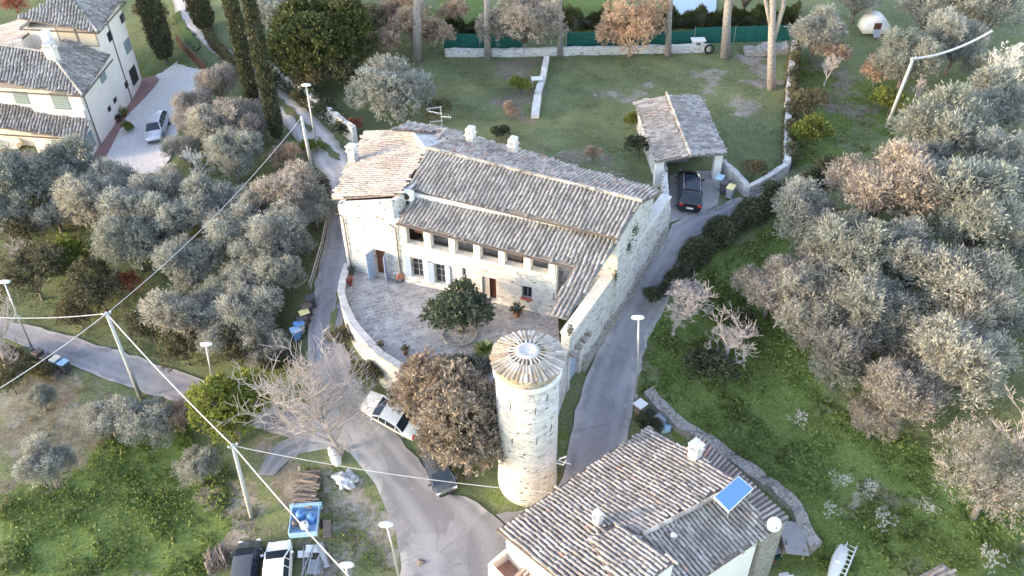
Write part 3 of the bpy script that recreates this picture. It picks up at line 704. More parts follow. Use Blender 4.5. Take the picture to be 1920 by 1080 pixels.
# walls
top_w = lambda x, y: plW.z(x, y)-.13
top_l = lambda x, y: plL.z(x, y)-.13
Lf = np.linalg.norm((fB-fA)[:2])
uS, _ = on_wall(752, 525, fA, fB)                # where the tall west block meets the loggia front
def op(x0, x1, y0, y1):
    u0, za = on_wall(x0, y1, fA, fB); u1, _ = on_wall(x1, y1, fA, fB); _, zb = on_wall(x0, y0, fA, fB); return [u0, u1, za, zb]
door1 = op(706, 729, 468, 520); door1[2] = ZT+.02
win1 = op(774, 795, 483, 518); win2 = op(817, 836, 494, 530)
door2 = op(905, 931, 518, 563); door2[2] = ZT+.15
slot = op(867, 874, 502, 517); win3 = op(978, 997, 535, 558); win4 = op(1037, 1046, 549, 562)
win4[1] = min(win4[1], Lf-.1)
_, zs0 = on_wall(770, 453, fA, fB); _, zs1 = on_wall(1030, 520, fA, fB); zsill = (zs0+zs1)/2
print('facade', fA, fB, 'uS', uS, 'sill', zsill, 'loggia eave', l6, l5, 'zl', zl, 'door1', door1, 'win1', win1)
pil = [(795, 807), (842, 853), (888, 900), (935, 946), (982, 994), (1030, 1040)]
us = [on_wall(762, 440, fA, fB)[0]]
lo = []
cur = us[0]
for a, c in pil:
    ua = on_wall(a, 455+(a-795)*.27, fA, fB)[0]; uc = on_wall(c, 455+(a-795)*.27, fA, fB)[0]; lo.append([cur, ua, zsill, 99]); cur = uc
lo.append([cur, Lf-.15, zsill, 99])
zft = min(plL.z(*wpt(fA, fB, u, 0, 0)[:2]) for u in (uS, Lf))-.25
for q in lo: q[3] = zft
mb = MB()
topW = lambda x, y: plW.z(x, y)-.13
uSb = wpt(fA, fB, uS, 0, 0)
walls(mb, fA, uSb, .5, ZT-2.2, topW, [door1])
mb2 = MB()
walls(mb2, uSb, fB, .45, ZT-.4, top_l, [[q[0]-uS, q[1]-uS, q[2], q[3]] for q in [win1, win2, door2, slot, win3, win4]+lo])
mb.build('west_wall', M['stone'], FH); mb2.build('loggia_wall', M['stone'], FH)
# west block masses
bl = P(686, 254, 2.6); wl = [np.array(fA[:2]), np.array(uSb[:2]), np.array(uSb[:2])+Vv_*4.2+U*.9, np.array([bl[0]+8, bl[1]-3.2]), np.array([bl[0]+.4, bl[1]-.3])]
def wallseg(name, a, c, z0, top, t=.45, mat='stone', ops=()):
    k = MB(); walls(k, a, c, t, z0, top, ops); return k.build(name, M[mat], FH)
wallseg('side_wall', wl[4], fA, -6, topW)
wallseg('inner_wall', uSb, wl[2], -3, lambda x, y: plW.z(x, y)-.14, .4)
k = MB(); k.prism([tuple(wpt(fA, fB, .45, .8, 0)[:2]), tuple(wpt(fA, fB, uS-.1, .8, 0)[:2]), tuple(wl[2]+U*1.5), tuple(wl[3]), tuple(wl[4]+U*.45-Vv_*.3)], -5.5, lambda x, y: min(plW.z(x, y), plB.z(x, y), plF.z(x, y))-.25)
k.build('interior_mass', M['dark'], FH)
# loggia: floor, back wall, lintel
q0 = wpt(fA, fB, uS+.3, 0, 0); dpt = 2.3
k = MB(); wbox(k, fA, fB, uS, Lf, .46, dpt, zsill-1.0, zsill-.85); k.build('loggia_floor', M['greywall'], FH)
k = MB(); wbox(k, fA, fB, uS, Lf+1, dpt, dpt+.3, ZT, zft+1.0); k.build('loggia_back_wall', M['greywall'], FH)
k = MB(); wbox(k, fA, fB, uS, Lf, -.06, .53, zsill-.10, zsill+.03); k.build('sill', M['cap'], FH)
for q in lo[1:]:
    k = MB(); wbox(k, fA, fB, q[0]-.42, q[0]+.01, -.05, .5, zsill+.04, zft-.005)
    k.build('pillar', M['plaster_white'], FH)
k = MB(); wbox(k, fA, fB, lo[0][0], lo[0][0]+.9, 1.2, 1.3, zsill+.2, zft); k.build('curtain', M['terracotta'], FH)
k = MB(); wbox(k, fA, fB, lo[4][0]+.2, lo[4][0]+.9, .9, 1.5, zsill-.2, zsill+.5); k.build('cabinet', M['oldwood'], FH)
# strip of wall between the two roofs
k = MB(); m1 = plL.px(776, 370); m2 = plL.px(1160, 449)
nrm = -dn
k.strip([m1[:2]+nrm*.12, m2[:2]+nrm*.12], .25, lambda x, y: zl-1.5, lambda x, y: plF.z(x, y)-.14); k.build('upper_wall', M['plaster_white'], FH)
# inside mass beneath the main roofs
def inset(p, v): return (p[0]+v[0], p[1]+v[1])
kk = MB()
lbA = wpt(fA, fB, uS+.5, dpt+.3, 0); lbB = wpt(fA, fB, Lf+2.0, dpt+.3, 0)
kk.prism([lbA[:2], lbB[:2], inset(m2, nrm*.2), inset(m1, nrm*.2)], -3, lambda x, y: plL.z(x, y)-.16)
kk.prism([inset(m1, nrm*.26), inset(m2, nrm*.26), inset(g2, -U*.1), inset(g1, U*.1)], -3, lambda x, y: plF.z(x, y)-.16)
kk.prism([inset(g1, U*.1), inset(g2, -U*.1), inset(b[3], -U*.5-Vv_*.4), inset(b[4], -Vv_*.4), inset(b[5], -Vv_*.5+U*.3)], -3, lambda x, y: plB.z(x, y)-.16)
kk.build('back_wall', M['stone_side'], FH)
# big east wall with sloping parapet
ztB = eB[2]+hfor(eB, 632); ztA = eA[2]+hfor(eA, 370)
print('east wall', eA, eB, ztA, ztB)
inw = np.array([-(eB-eA)[1], (eB-eA)[0]]); inw = inw/np.linalg.norm(inw)
if inw[0] > 0: inw = -inw
k = MB(); Lw_ = np.linalg.norm((eB-eA)[:2]); de = (eB-eA)[:2]/Lw_
uo0 = None
def ew(px, py): return on_wall(px, py, eA, eB)
gate = [ew(1086, 690)[0], ew(1066, 700)[0], -6.6, ew(1078, 665)[1]]
if gate[1] < gate[0]: gate[0], gate[1] = gate[1], gate[0]
gate[1] = min(gate[1], Lw_-.3)
walls(k, (eB[0], eB[1]), (eA[0], eA[1]), .62, -8, lambda x, y: ztA+(ztB-ztA)*(((np.array([x, y])-eA[:2])@de)/Lw_), [[Lw_-gate[1], Lw_-gate[0], -7.5, gate[3]]])
ewo = k.build('east_wall', M['stone_side'], FH)
# foundation batter along the road
k = MB()
pts = [eA[:2]+de*t for t in np.linspace(.2, gate[0]-.3, 12)]
k.strip([p-inw*.12 for p in pts], .3, lambda x, y: -8.5, lambda x, y: Tz(x, y)+.75+.2*math.sin(x*3)); k.build('plinth', M['drystone'], FH)
k = MB(); k.hexa([(*(eA[:2]-inw*.08), ztA), (*(eA[:2]+inw*.72), ztA), (*(eB[:2]+inw*.72), ztB), (*(eB[:2]-inw*.08), ztB)],
                 [(*(eA[:2]-inw*.08), ztA+.12), (*(eA[:2]+inw*.72), ztA+.12), (*(eB[:2]+inw*.72), ztB+.12), (*(eB[:2]-inw*.08), ztB+.12)])
k.build('parapet_cap', M['cap'], FH)
k = MB(); p0 = wpt(eB, eA, Lw_-gate[1]+.02, .3, 0); p1 = wpt(eB, eA, Lw_-gate[0]-.02, .3, 0)
gm = MB(); gm.strip([p0[:2], p1[:2]], .08, lambda x, y: -7, lambda x, y: gate[3]-.02); go = gm.build('gate', M['shutter'], FH)
for i in range(4):   # stone corbels above the gate
    c = ew([1098, 1089, 1080, 1069][i], [623, 635, 648, 662][i]); k = MB(); p = eA[:2]+de*c[0]
    k.box((p[0]-inw[0]*.2, p[1]-inw[1]*.2, c[1]), (.32, .45, .28), math.atan2(inw[1], inw[0])+math.pi/2); k.build('corbel', M['drystone'], FH)
# ivy stains become small plants on the parapet
for (px_, py_, s_) in ((1187, 432, .5), (1176, 462, .4), (1150, 516, .25), (1066, 617, .3)):
    c = ew(px_, py_); p = eA[:2]+de*c[0]-inw*.1; n_ = int(260*s_); base = np.array([p[0], p[1], c[1]])
    q = base+np.random.normal(0, [s_*.45, s_*.45, s_*.7], (n_, 3))*[abs(de[0])+.1, abs(de[1])+.1, 1]; V = q[:, None]+np.random.normal(0, .06, (n_, 4, 3))
    quads('wall_plant', V-np.array(FH.location), M['hedge'], FH)
# openings
def hinged(name, parent, mat, A, B, u, z0, z1, wdt, ang, t=.05):
    """leaf hinged at u on the outside face, ang degrees from the wall (180 = flat back against the wall)"""
    d = (np.array(B[:2])-np.array(A[:2])); d /= np.linalg.norm(d); n = np.array([d[1], -d[0]])
    s_ = 1 if ang > 0 else -1; a = R(abs(ang)); v = d*math.cos(a)*s_+n*math.sin(a); p = np.array(A[:2])+d*u+n*.04; q = p+v*wdt
    mm = MB(); mm.strip([p, q], t, lambda x, y: z0, lambda x, y: z1)
    nn = np.array([-v[1], v[0]])
    for zz in np.arange(z0+.15, z1-.1, .16): mm.strip([p+v*.07+nn*.0, q-v*.07], t+.02, lambda x, y: zz, lambda x, y: zz+.05)
    return mm.build(name, mat, parent)
def window(parent, A, B, o_, dep=.3, bars=True, mat='glass', name='window'):
    k = MB(); wbox(k, A, B, o_[0], o_[1], dep, dep+.04, o_[2], o_[3]); f_ = k.build(name, M[mat], parent)
    k = MB(); mid = (o_[0]+o_[1])/2
    for a_, c_ in ((o_[0], o_[0]+.04), (o_[1]-.04, o_[1]), (mid-.02, mid+.02)): wbox(k, A, B, a_, c_, dep-.06, dep-.005, o_[2], o_[3])
    if bars:
        for zz in np.linspace(o_[2], o_[3]-.05, 4): wbox(k, A, B, o_[0]+.061, o_[1]-.061, dep-.05, dep-.01, zz, zz+.03)
    mesh_obj('frame', np.array(k.V), k.F, M['greywood'], f_, False, np.array(parent.location))
    return f_
window(FH, fA, fB, win1); window(FH, fA, fB, win2)
window(FH, fA, fB, slot, bars=False); window(FH, fA, fB, win3, bars=False); window(FH, fA, fB, win4, bars=False)
for wdw in (win1, win2):
    ww = (wdw[1]-wdw[0])*.52
    hinged('shutter', FH, M['shutter'], fA, fB, wdw[0]-.02, wdw[2]-.05, wdw[3]+.05, ww, -6); hinged('shutter', FH, M['shutter'], fA, fB, wdw[1]+.02, wdw[2]-.05, wdw[3]+.05, ww, 6)
k = MB(); wbox(k, fA, fB, door1[0], door1[1], .42, .46, door1[2], door1[3]); k.build('door', M['brownwood'], FH)
hinged('shutter', FH, M['shutter'], fA, fB, door1[0], ZT+.05, door1[3]-.05, .75, -75); hinged('shutter', FH, M['shutter'], fA, fB, door1[1], ZT+.05, door1[3]-.05, .75, 75)
k = MB(); wbox(k, fA, fB, (door2[0]+door2[1])/2, door2[1], .36, .40, door2[2], door2[3]); k.build('door', M['brownwood'], FH)
k = MB(); wbox(k, fA, fB, door2[0], (door2[0]+door2[1])/2, .12, .17, door2[2], door2[3]-.1); k.build('door', M['greywood'], FH)
k = MB()
for j in range(7): k.box(wpt(fA, fB, win3[0]+(j+.5)*(win3[1]-win3[0])/7, -.12, win3[2]+.05+.04*(j % 2)), (.16, .14, .16), j)
k.build('window_flowers', M['red'], FH)
# string course, downpipes, gutter
k = MB(); za = on_wall(660, 430, fA, fB)[1]; wbox(k, fA, fB, .02, uS-.1, -.06, -.004, za-.5, za-.4); k.build('string_course', M['cap'], FH)
for (ux, zt) in ((on_wall(664, 500, fA, fB)[0]-.2, 2.3), (uS+.1, l6[2]-.2)):
    k = MB(); a_ = wpt(fA, fB, ux, -.1, ZT); c_ = wpt(fA, fB, ux, -.1, zt-.5); d_ = wpt(fA, fB, ux-.25, -.45, zt)
    k.tube([a_, c_, d_], .05, 6); k.build('downpipe', M['pipe'], FH)
k = MB(); k.tube([l6+np.array([-.1, -.1, -.1]), l5+np.array([0, -.1, -.1])], .07, 6); k.build('gutter', M['pipe'], FH)
k = MB(); k.tube([g4+np.array([0, -.05, -.08]), g3_+np.array([0, -.05, -.08])], .06, 6); k.build('gutter', M['pipe'], FH)
# chimneys
c1 = plB.px(883, 268); chimney(FH, c1, .55, .6, .75, R(-23), M['stone'], M['cap'])
c2 = plB.px(962, 287); chimney(FH, c2, .55, .6, .7, R(-23), M['stone'], M['cap'])
c3 = plW.px(663, 303); chimney(FH, c3, .6, .55, .95, R(-23), M['stone'], M['cap'], tiles=False)
# antenna, air conditioner, red dish: things fixed to the roof
an = plB.px(829, 240); k = MB(); ta = thing('antenna', 'tall metal television antenna standing on the farmhouse roof', 'antenna', an)
k.cyl((0, 0, -.4), (0, 0, 1.9), .035, n=6); k.build('mast', M['galv'], ta)
k = MB()
for z_, l_, a_ in ((1.8, 1.1, .2), (1.2, 1.2, -.5), (.6, .9, .1)):
    k.cyl((-l_*math.cos(a_), -l_*math.sin(a_), z_), (.1, .1, z_), .025, n=5)
    for t_ in np.linspace(.1, 1, 5): x_, y_ = -l_*math.cos(a_)*t_, -l_*math.sin(a_)*t_; k.cyl((x_-.22*math.sin(a_), y_-.22, z_), (x_+.22*math.sin(a_), y_+.22, z_), .015, n=4)
k.cyl((0, 0, 1.0), (.8, -.3, 1.1), .025, n=5)
for t_ in (.3, .5, .7, .9): k.cyl((.8*t_, -.3*t_, .85), (.8*t_+.05, -.3*t_, 1.35), .015, n=4)
k.build('aerial', M['galv'], ta)
ac = plL.px(768, 378); tc = thing('air_conditioner', 'white air conditioning box under the corner of the upper roof', 'air conditioner', (ac[0]-.1, ac[1], ac[2]+.1), R(-23))
k = MB(); k.box((0, 0, .45), (.9, .42, .7)); k.build('casing', M['lampwhite'], tc, bevel=.03)
k = MB(); k.cyl((0, -.215, .45), (0, -.24, .45), .26, n=14); k.build('fan_grille', M['blackplastic'], tc)
k = MB(); k.box((-.3, 0, .02), (.08, .5, .16)); k.box((.3, 0, .02), (.08, .5, .16)); k.build('bracket', M['galv'], tc)
rdp = plW.px(794, 268); td = thing('satellite_dish', 'small red satellite dish on the farmhouse roof near the ridge', 'satellite dish', rdp)
k = MB(); k.lathe((0, 0, .30), [(.02, 0), (.15, .015), (.28, .07), (.30, .085), (.29, .095), (.02, .03)], 16)
dd = k.build('dish', M['red'], td, True); dd.rotation_euler = (R(50), 0, R(10))
k = MB(); k.cyl((0, .03, -.1), (0, .03, .34), .03, n=6); k.build('mast', M['galv'], td)

# ================================================================== round tower
TW = wthing('round_tower', 'tall round white stone tower with a conical tiled roof beside the road', 'tower', (TCX, TCY, -8))
zTop = 2.75
k = MB(); prof = [(1.95, -9.5), (1.90, -7.6), (1.84, -6.6), (1.84, -3), (1.84, zTop-.9)]
k.lathe((TCX, TCY, 0), prof, 48, .004); k.build('wall', M['tower'], TW, True)
k = MB(); k.lathe((TCX, TCY, 0), [(1.84, zTop-1.1), (1.97, zTop-1.05), (1.99, zTop-.93), (1.86, zTop-.86), (1.84, zTop-.80)], 48, .006); k.build('cornice', M['cap'], TW, True)
k = MB(); k.lathe((TCX, TCY, 0), [(1.83, zTop-.92), (1.80, zTop-.12)], 48, .004); k.build('collar', stone('brownish_collar_stone', (.44, .39, .35), (.16, .13, .11), 3.8, 2.3, .8, (.50, .45, .40)), TW, True)  # darker brownish stone band between cornice and roof
k = MB(); k.lathe((TCX, TCY, 0), [(1.80, zTop-.14), (1.9, zTop-.08), (1.0, zTop+.22), (.5, zTop+.38)], 40); cr_ = k.build('roof', M['tile_bed'], TW)
k = MB(); nr = 46
for i in range(nr):
    t = 2*math.pi*(i+random.uniform(-.15, .15))/nr; rs = [.55, 1.0, 1.5, 2.02+random.uniform(-.05, .08)]
    for j in range(3):
        if j == 0 and i % 2: continue
        r0, r1 = rs[j], rs[j+1]+.06; zf = lambda r: zTop+.44-(r-.5)*.34
        jx = random.uniform(-.03, .03)
        w_ = .06+.035*j
        k.cyl((TCX+r0*math.cos(t), TCY+r0*math.sin(t), zf(r0)), (TCX+r1*math.cos(t+jx/2), TCY+r1*math.sin(t+jx/2), zf(r1)+.03+random.uniform(0, .03)), w_*.95, w_*1.25, 7)
mesh_obj('roof_tiles', np.array(k.V), k.F, M['tile_tower'], cr_, False, np.array(TW.location))
k = MB(); k.lathe((TCX, TCY, zTop), [(.66, .30), (.66, .50), (.46, .54), (.42, .50), (.0, .49)], 24, .01); k.build('finial_cap', plain('worn_lime_cap', (.52, .51, .49), .9, var=.2, scale=4), TW, True)
for (a_, z_) in ((-2.15, .3), (-1.35, .2), (-.95, 1.0), (-2.1, -2.6), (-1.3, -2.4), (-.75, -1.8)):   # iron anchors of the tie rods
    k = MB(); r_ = 1.85; k.box((TCX+r_*math.cos(a_), TCY+r_*math.sin(a_), z_), (.04, .04, .55), a_+math.pi/2, (0, .1)); k.build('wall_anchor', M['pipe'], TW)
k = MB(); wn = -2.55; 
ta_ = thing('wall_antenna', 'white two-armed aerial bracket fixed low on the round tower', 'antenna', (TCX+1.75, TCY-.5, -5.9))
k.tube([(0, 0, 0), (.45, -.25, .1), (.6, -.35, .7)], .05, 6); k.cyl((.1, -.1, .35), (.9, -.5, .45), .035, n=5); k.cyl((.2, -.2, .6), (.6, -.35, 1.0), .06, n=6); k.build('aerial', M['lampwhite'], ta_)

# ================================================================== lower house in the foreground
LH = wthing('cottage', 'stone cottage with a broad lichen-covered tiled roof in front of the round tower', 'house', (6, 28, -9))
zE = -4.5
eL_, eR_ = P(932, 995, zE), P(1215, 800, zE)
ld = (eR_-eL_)[:2]; ld /= np.linalg.norm(ld); ln = np.array([-ld[1], ld[0]])      # ln points to the far left (down slope)
if ln[1] < 0: ln = -ln
pA = Pl(eL_, ln, .27)
a1 = pA.px(932, 995); a2 = pA.px(1216, 800); a3 = pA.px(1302, 851); a4 = pA.px(1392, 905); a5 = pA.px(1340, 923); a6 = pA.px(1207, 1003)
a7 = pA.px(1265, 1045); a8 = pA.px(1100, 1130); a9 = pA.px(1060, 1100)
tile_roof('a', LH, [a1, a2, a3, a4, a5, a6, pA.px(1150, 985), pA.px(1102, 1020), pA.px(1200, 1105), pA.px(1100, 1130)], pA, M['tile_low'], M['tile_bed_pale'], sp=.27, co=.44)
# raised part of the same slope
pA2 = pA.off(.28)
tile_roof('a2', LH, [pA2.px(1105, 1012), pA2.px(1163, 984), pA2.px(1267, 1052), pA2.px(1190, 1110), pA2.px(1160,1105)], pA2, M['tile_low'], M['tile_bed_pale'], sp=.27, co=.44)
k = MB(); k.prism([pA2.px(1108, 1014)[:2], pA2.px(1163, 987)[:2], pA2.px(1263, 1053)[:2], pA2.px(1190, 1110)[:2]], -9, lambda x, y: pA2.z(x, y)-.13); k.build('raised_wall', M['plaster_white'], LH)
# slope beyond the ridge, falling to the near right
pR = Pl(a6, -ln, .27)
r1 = pR.px(1207, 1003); r2 = pR.px(1392, 893); r3 = pR.px(1446, 996); r4 = pR.px(1290, 1100); r5 = pR.px(1235, 1100)
tile_roof('b', LH, [r1, a5, a4, r3, r4, r5], pR, M['tile_low'], M['tile_bed_pale'], sp=.27, co=.44)
ridge_tiles(LH, a6, a4, M['tile_low'], .13)
# lean-to with corrugated tiles towards the slope
pC = Pl(P(1345, 870, -4.45), (ld[0], ld[1]), .22)
cpo = [pC.px(*q) for q in ((1300,838),(1312,815),(1480,972),(1440,998),(1397,925))]
k = MB(); k.prism([(p[0], p[1]) for p in cpo], lambda x, y: pC.z(x, y)-.08, lambda x, y: pC.z(x, y)-.005); lt = k.build('lean_to_roof', M['tile_bed_pale'], LH)
k = MB(); A0 = pC.px(1300, 838); A1 = pC.px(1440, 998); B0 = pC.px(1312, 815); B1 = pC.px(1480, 972)
A1 = pC.px(1437, 995); nn_ = 24
for i in range(nn_):
    f = (i+.5)/nn_; p = A0*(1-f)+A1*f; q = B0*(1-f)+B1*f
    c0 = pC.px(1300+(1395-1300)*f*1.1, 838+(930-838)*f*1.1) if False else p
    k.cyl((p[0], p[1], pC.z(p[0], p[1])+.02), (q[0], q[1], pC.z(q[0], q[1])+.02), .085, n=8)
mesh_obj('roof_tiles', np.array(k.V), k.F, M['tile_red'], lt, False, np.array(LH.location))
# walls
w1 = a1[:2]-ln*.35+ld*.35; w2 = a2[:2]-ln*.35-ld*.3; w3 = a3[:2]-ld*.3; w4 = a4[:2]-ld*.5; w5 = r3[:2]-ld*.5+ln*.35; w6 = r4[:2]+ln*.35
k = MB(); rr1 = P(1207, 1003, 0)
def lht(x, y): return min(pA.z(x, y), pR.z(x, y))-.14
k.prism([w1, w2, w4+ln*.3, a6[:2]+ld*3, a6[:2], w1-ln*5.5], -11.5, lambda x, y: pA.z(x, y)-.15)
k.build('wall', M['plaster'], LH)
k = MB(); k.prism([a6[:2]+ld*.1, w4, w5, w6, w6-ld*1.5+ln*.3], -11.5, lambda x, y: pR.z(x, y)-.15); k.build('wall', M['plaster_white'], LH)
k = MB(); k.prism([a3[:2]-ld*.2, B0[:2]-ld*.35, B1[:2]-ld*.35, A1[:2]], -11, lambda x, y: pC.z(x, y)-.10); k.build('lean_to_wall', M['drystone'], LH)
# dark broken guttering under the right eave
k = MB(); k.tube([r3+np.array([0, 0, -.1]), r4+np.array([0, 0, -.1])], .07, 6); k.build('gutter', M['pipe'], LH)
k = MB(); k.tube([a1+np.array([*ln*.05, -.1]), a2+np.array([*ln*.05, -.1])], .06, 6); k.build('gutter', M['pipe'], LH)
# little roof terrace at the left corner
zb = -6.3
t0, t1, t2_, t3 = P(908, 1046, zb), P(944, 1003, zb), P(1015, 1080, zb), P(955, 1150, zb)
t1 = np.array([*w1, zb]); dv = -ln
t0 = t1-np.array([*(ld*1.35), 0])
k = MB(); k.prism([t0[:2], t1[:2], t1[:2]+dv*5, t0[:2]+dv*5], -11.5, zb-.75); k.build('terrace_block', M['plaster'], LH)
k = MB(); k.prism([t0[:2]+ld*.2+dv*.2, t1[:2]+dv*.2, t1[:2]+dv*1.4, t0[:2]+ld*.2+dv*1.4], zb-.76, zb-.70); k.build('terrace_floor', plain('red_brown_floor', (.26, .15, .13), .85), LH)
k = MB(); k.strip([t1[:2], t0[:2]+ld*.1+dv*.1, t0[:2]+ld*.1+dv*1.5], .24, lambda x, y: zb-.9, lambda x, y: zb); k.build('parapet', M['plaster'], LH)
pS = Pl(np.array([*(t0[:2]+dv*1.5), zb-.15]), -ld, .25)
q_ = [t0[:2]+dv*1.5-ld*.1, t1[:2]+dv*1.5, t1[:2]+dv*5, t0[:2]+dv*5-ld*.1]
tile_roof('s', LH, [(*p, 0) for p in q_], pS, M['tile_red'], M['tile_bed_pale'], sp=.27, co=.44)
ch1 = pA.px(1302, 858); chimney(LH, ch1, .55, .6, .75, math.atan2(ld[1], ld[0]), M['plaster_white'], M['cap'], tiles=False)
ch2 = pA.px(1120, 983); chimney(LH, ch2, .36, .42, .5, math.atan2(ld[1], ld[0]), M['plaster'], M['cap'], caph=.08)
k = MB(); vp = pR.px(1262, 1012); k.cyl((vp[0], vp[1], vp[2]-.1), (vp[0], vp[1], vp[2]+.45), .13, n=10); k.cyl((vp[0], vp[1], vp[2]+.45), (vp[0], vp[1], vp[2]+.6), .2, .06, 10); k.build('vent_pipe', M['galv'], LH)
# solar water panel
s0, s1, s2, s3 = [Pl(np.array([a4[0], a4[1], a4[2]+.45]), -ln, .12).px(*q) for i, q in enumerate(((1338,932),(1385,892),(1413,916),(1366,960)))]
SPo = thing('solar_panel', 'bright blue rectangular solar panel in a white frame on the cottage roof', 'solar panel', s0)
def fan(z0): return [tuple(np.array(v)-s0+np.array([0, 0, z0])) for v in (s0, s1, s2, s3)]
k = MB(); k.hexa(fan(-.1), fan(0)); k.build('frame', M['lampwhite'], SPo)
cc_ = (s0+s1+s2+s3)/4
def fan2(z0): return [tuple(cc_+(np.array(v)-cc_)*.93-s0+np.array([0, 0, z0])) for v in (s0, s1, s2, s3)]
k = MB(); k.hexa(fan2(.002), fan2(.02)); k.build('panel', gloss('blue_panel_glass', (.13, .29, .55), .3), SPo)
k = MB()
for v in (s0, s1, s2, s3): vv = cc_+(v-cc_)*.9-s0; k = MB(); k.cyl((vv[0], vv[1], vv[2]-.6), (vv[0], vv[1], vv[2]-.05), .03, n=5); k.build('leg', M['galv'], SPo)
# satellite dish at the corner
dp_ = r3+np.array([0, 0, .1]); TD = thing('satellite_dish', 'large white satellite dish at the right corner of the cottage roof', 'satellite dish', dp_)
k = MB(); k.lathe((0, 0, 0), [(.02, 0), (.2, .02), (.36, .08), (.42, .12), (.41, .135), (.02, .04)], 22); dd = k.build('dish', M['lampwhite'], TD, True); dd.location = (0, 0, .55); dd.rotation_euler = (R(48), 0, R(8))
k = MB(); k.cyl((0, .1, -.4), (0, .1, .55), .03, n=6); k.build('mast', M['galv'], TD)
k = MB(); k.tube([(0, 0, .5), (.0, -.3, .55), (0, -.45, .8)], .02, 5); k.box((0, -.45, .83), (.08, .12, .08)); k.build('feed_arm', M['galv'], TD)

# dry stone retaining wall behind the cottage
def ground_strip(name, pix, wdt, hgt, mat, label, cat, drop=.6, step=.5, jag=.06, kind=None, zabs=None):
    dpts = densify([G(*q)[:2] for q in pix], step)
    k = MB(); k.strip(dpts, wdt, lambda x, y: Tz(x, y)-drop, lambda x, y: Tz(x, y)+hgt+random.uniform(-jag, jag))
    o = k.build(name, mat, None, origin=(dpts[0][0], dpts[0][1], Tz(*dpts[0]))); return tag(o, label, cat, None, kind)
ground_strip('retaining_wall', [(1215,735),(1240,765),(1275,800),(1330,830),(1390,875),(1450,915),(1490,950),(1515,1010),(1530,1030)], .8, .35, M['drystone'], 'rough grey dry stone wall curving behind the cottage up the grass slope', 'wall', 2.2, .5, .16)

# ================================================================== garage
GZ0 = .05
ga = P(1244, 372, GZ0); gb_ = P(1346, 318, GZ0)
GA = wthing('garage', 'open stone carport with a mossy double pitched tile roof above the black car', 'garage', (14, 60, 0))
gpl = Pl(P(1295, 292, 3.2), (-1, -.15), .26); gpr = Pl(P(1295, 292, 3.2), (1, .15), .26)
rf = gpl.px(1295, 292); rb = gpl.px(1250, 175)
gdir = (rb-rf)[:2]; gdir /= np.linalg.norm(gdir); gs = np.array([gdir[1], -gdir[0]])
gpl = Pl(rf, -gs, .26); gpr = Pl(rf, gs, .22)
lf, lb = gpl.px(1229, 304), gpl.px(1190, 190); rf2, rb2 = gpr.px(1362, 289), gpr.px(1314, 178)
tile_roof('gl', GA, [rf, rb, lb, lf], gpl, M['tile_low'], M['tile_bed'], sp=.27)
tile_roof('gr', GA, [rf, rb, rb2, rf2], gpr, M['tile_low'], M['tile_bed'], sp=.27)
ridge_tiles(GA, rf, rb, M['tile_low'], .12)
def gw(a, c, zt, t=.35, mat='stone', nm='wall', zb_=-.6):
    k = MB(); k.strip([a[:2], c[:2]], t, lambda x, y: zb_, zt); return k.build(nm, M[mat], GA)
L0 = lf[:2]+gs*.45+gdir*.5; L1 = lb[:2]+gs*.45-gdir*.4; R0 = rf2[:2]-gs*.45+gdir*.5; R1 = rb2[:2]-gs*.45-gdir*.4
gw(L0+gdir*.5, L1, lambda x, y: gpl.z(x, y)-.15, nm='side_wall', mat='stone_side'); gw(R0+gdir*3.4, R1, lambda x, y: gpr.z(x, y)-.15, nm='side_wall', mat='stone_side')
k = MB(); md = (L1+R1)/2; k.strip([L1+gs*.2, md, R1-gs*.2], .3, lambda x, y: -.5, lambda x, y: min(gpl.z(x, y), gpr.z(x, y))-.16); k.build('back_wall', M['stone_side'], GA)
for p_, pl_ in ((L0, gpl), (R0, gpr)):
    k = MB(); k.box((p_[0], p_[1], (pl_.z(*p_)-.2)/2-.3), (.6, .55, pl_.z(*p_)-.2+.6), math.atan2(gs[1], gs[0])); k.build('pillar', M['plaster_white'], GA)
k = MB(); k.cyl((*(L0), gpl.z(*L0)-.25), (*(rf[:2]+gdir*.5), rf[2]-.25), .1, n=6); k.build('beam', M['oldwood'], GA)
k = MB(); k.cyl((*(R0), gpr.z(*R0)-.25), (*(rf[:2]+gdir*.5), rf[2]-.25), .1, n=6); k.build('beam', M['oldwood'], GA)
ia = L0+gs*.4+gdir*3.2; ib = L0+gs*3.1+gdir*3.2; ic = R0-gs*.2+gdir*3.2
gw(ia, ib, lambda x, y: min(gpl.z(x, y), gpr.z(x, y))-.2, .12, 'greywall', 'inner_wall'); k = MB()
for f in np.linspace(0, 1, 14): p_ = ib*(1-f)+ic*f; k.cyl((p_[0], p_[1], 0), (p_[0], p_[1], 2.1), .02, n=5)
for zz in (.1, .75, 1.4, 2.1): k.cyl((*ib, zz), (*ic, zz), .025, n=5)
k.build('gate', M['oldwood'], GA)
gwall = MB(); gwall.strip([ib+gdir*.4, ic+gdir*.4], .15, lambda x, y: -.3, lambda x, y: 2.0); gwall.build('inner_wall', M['stone_side'], GA)
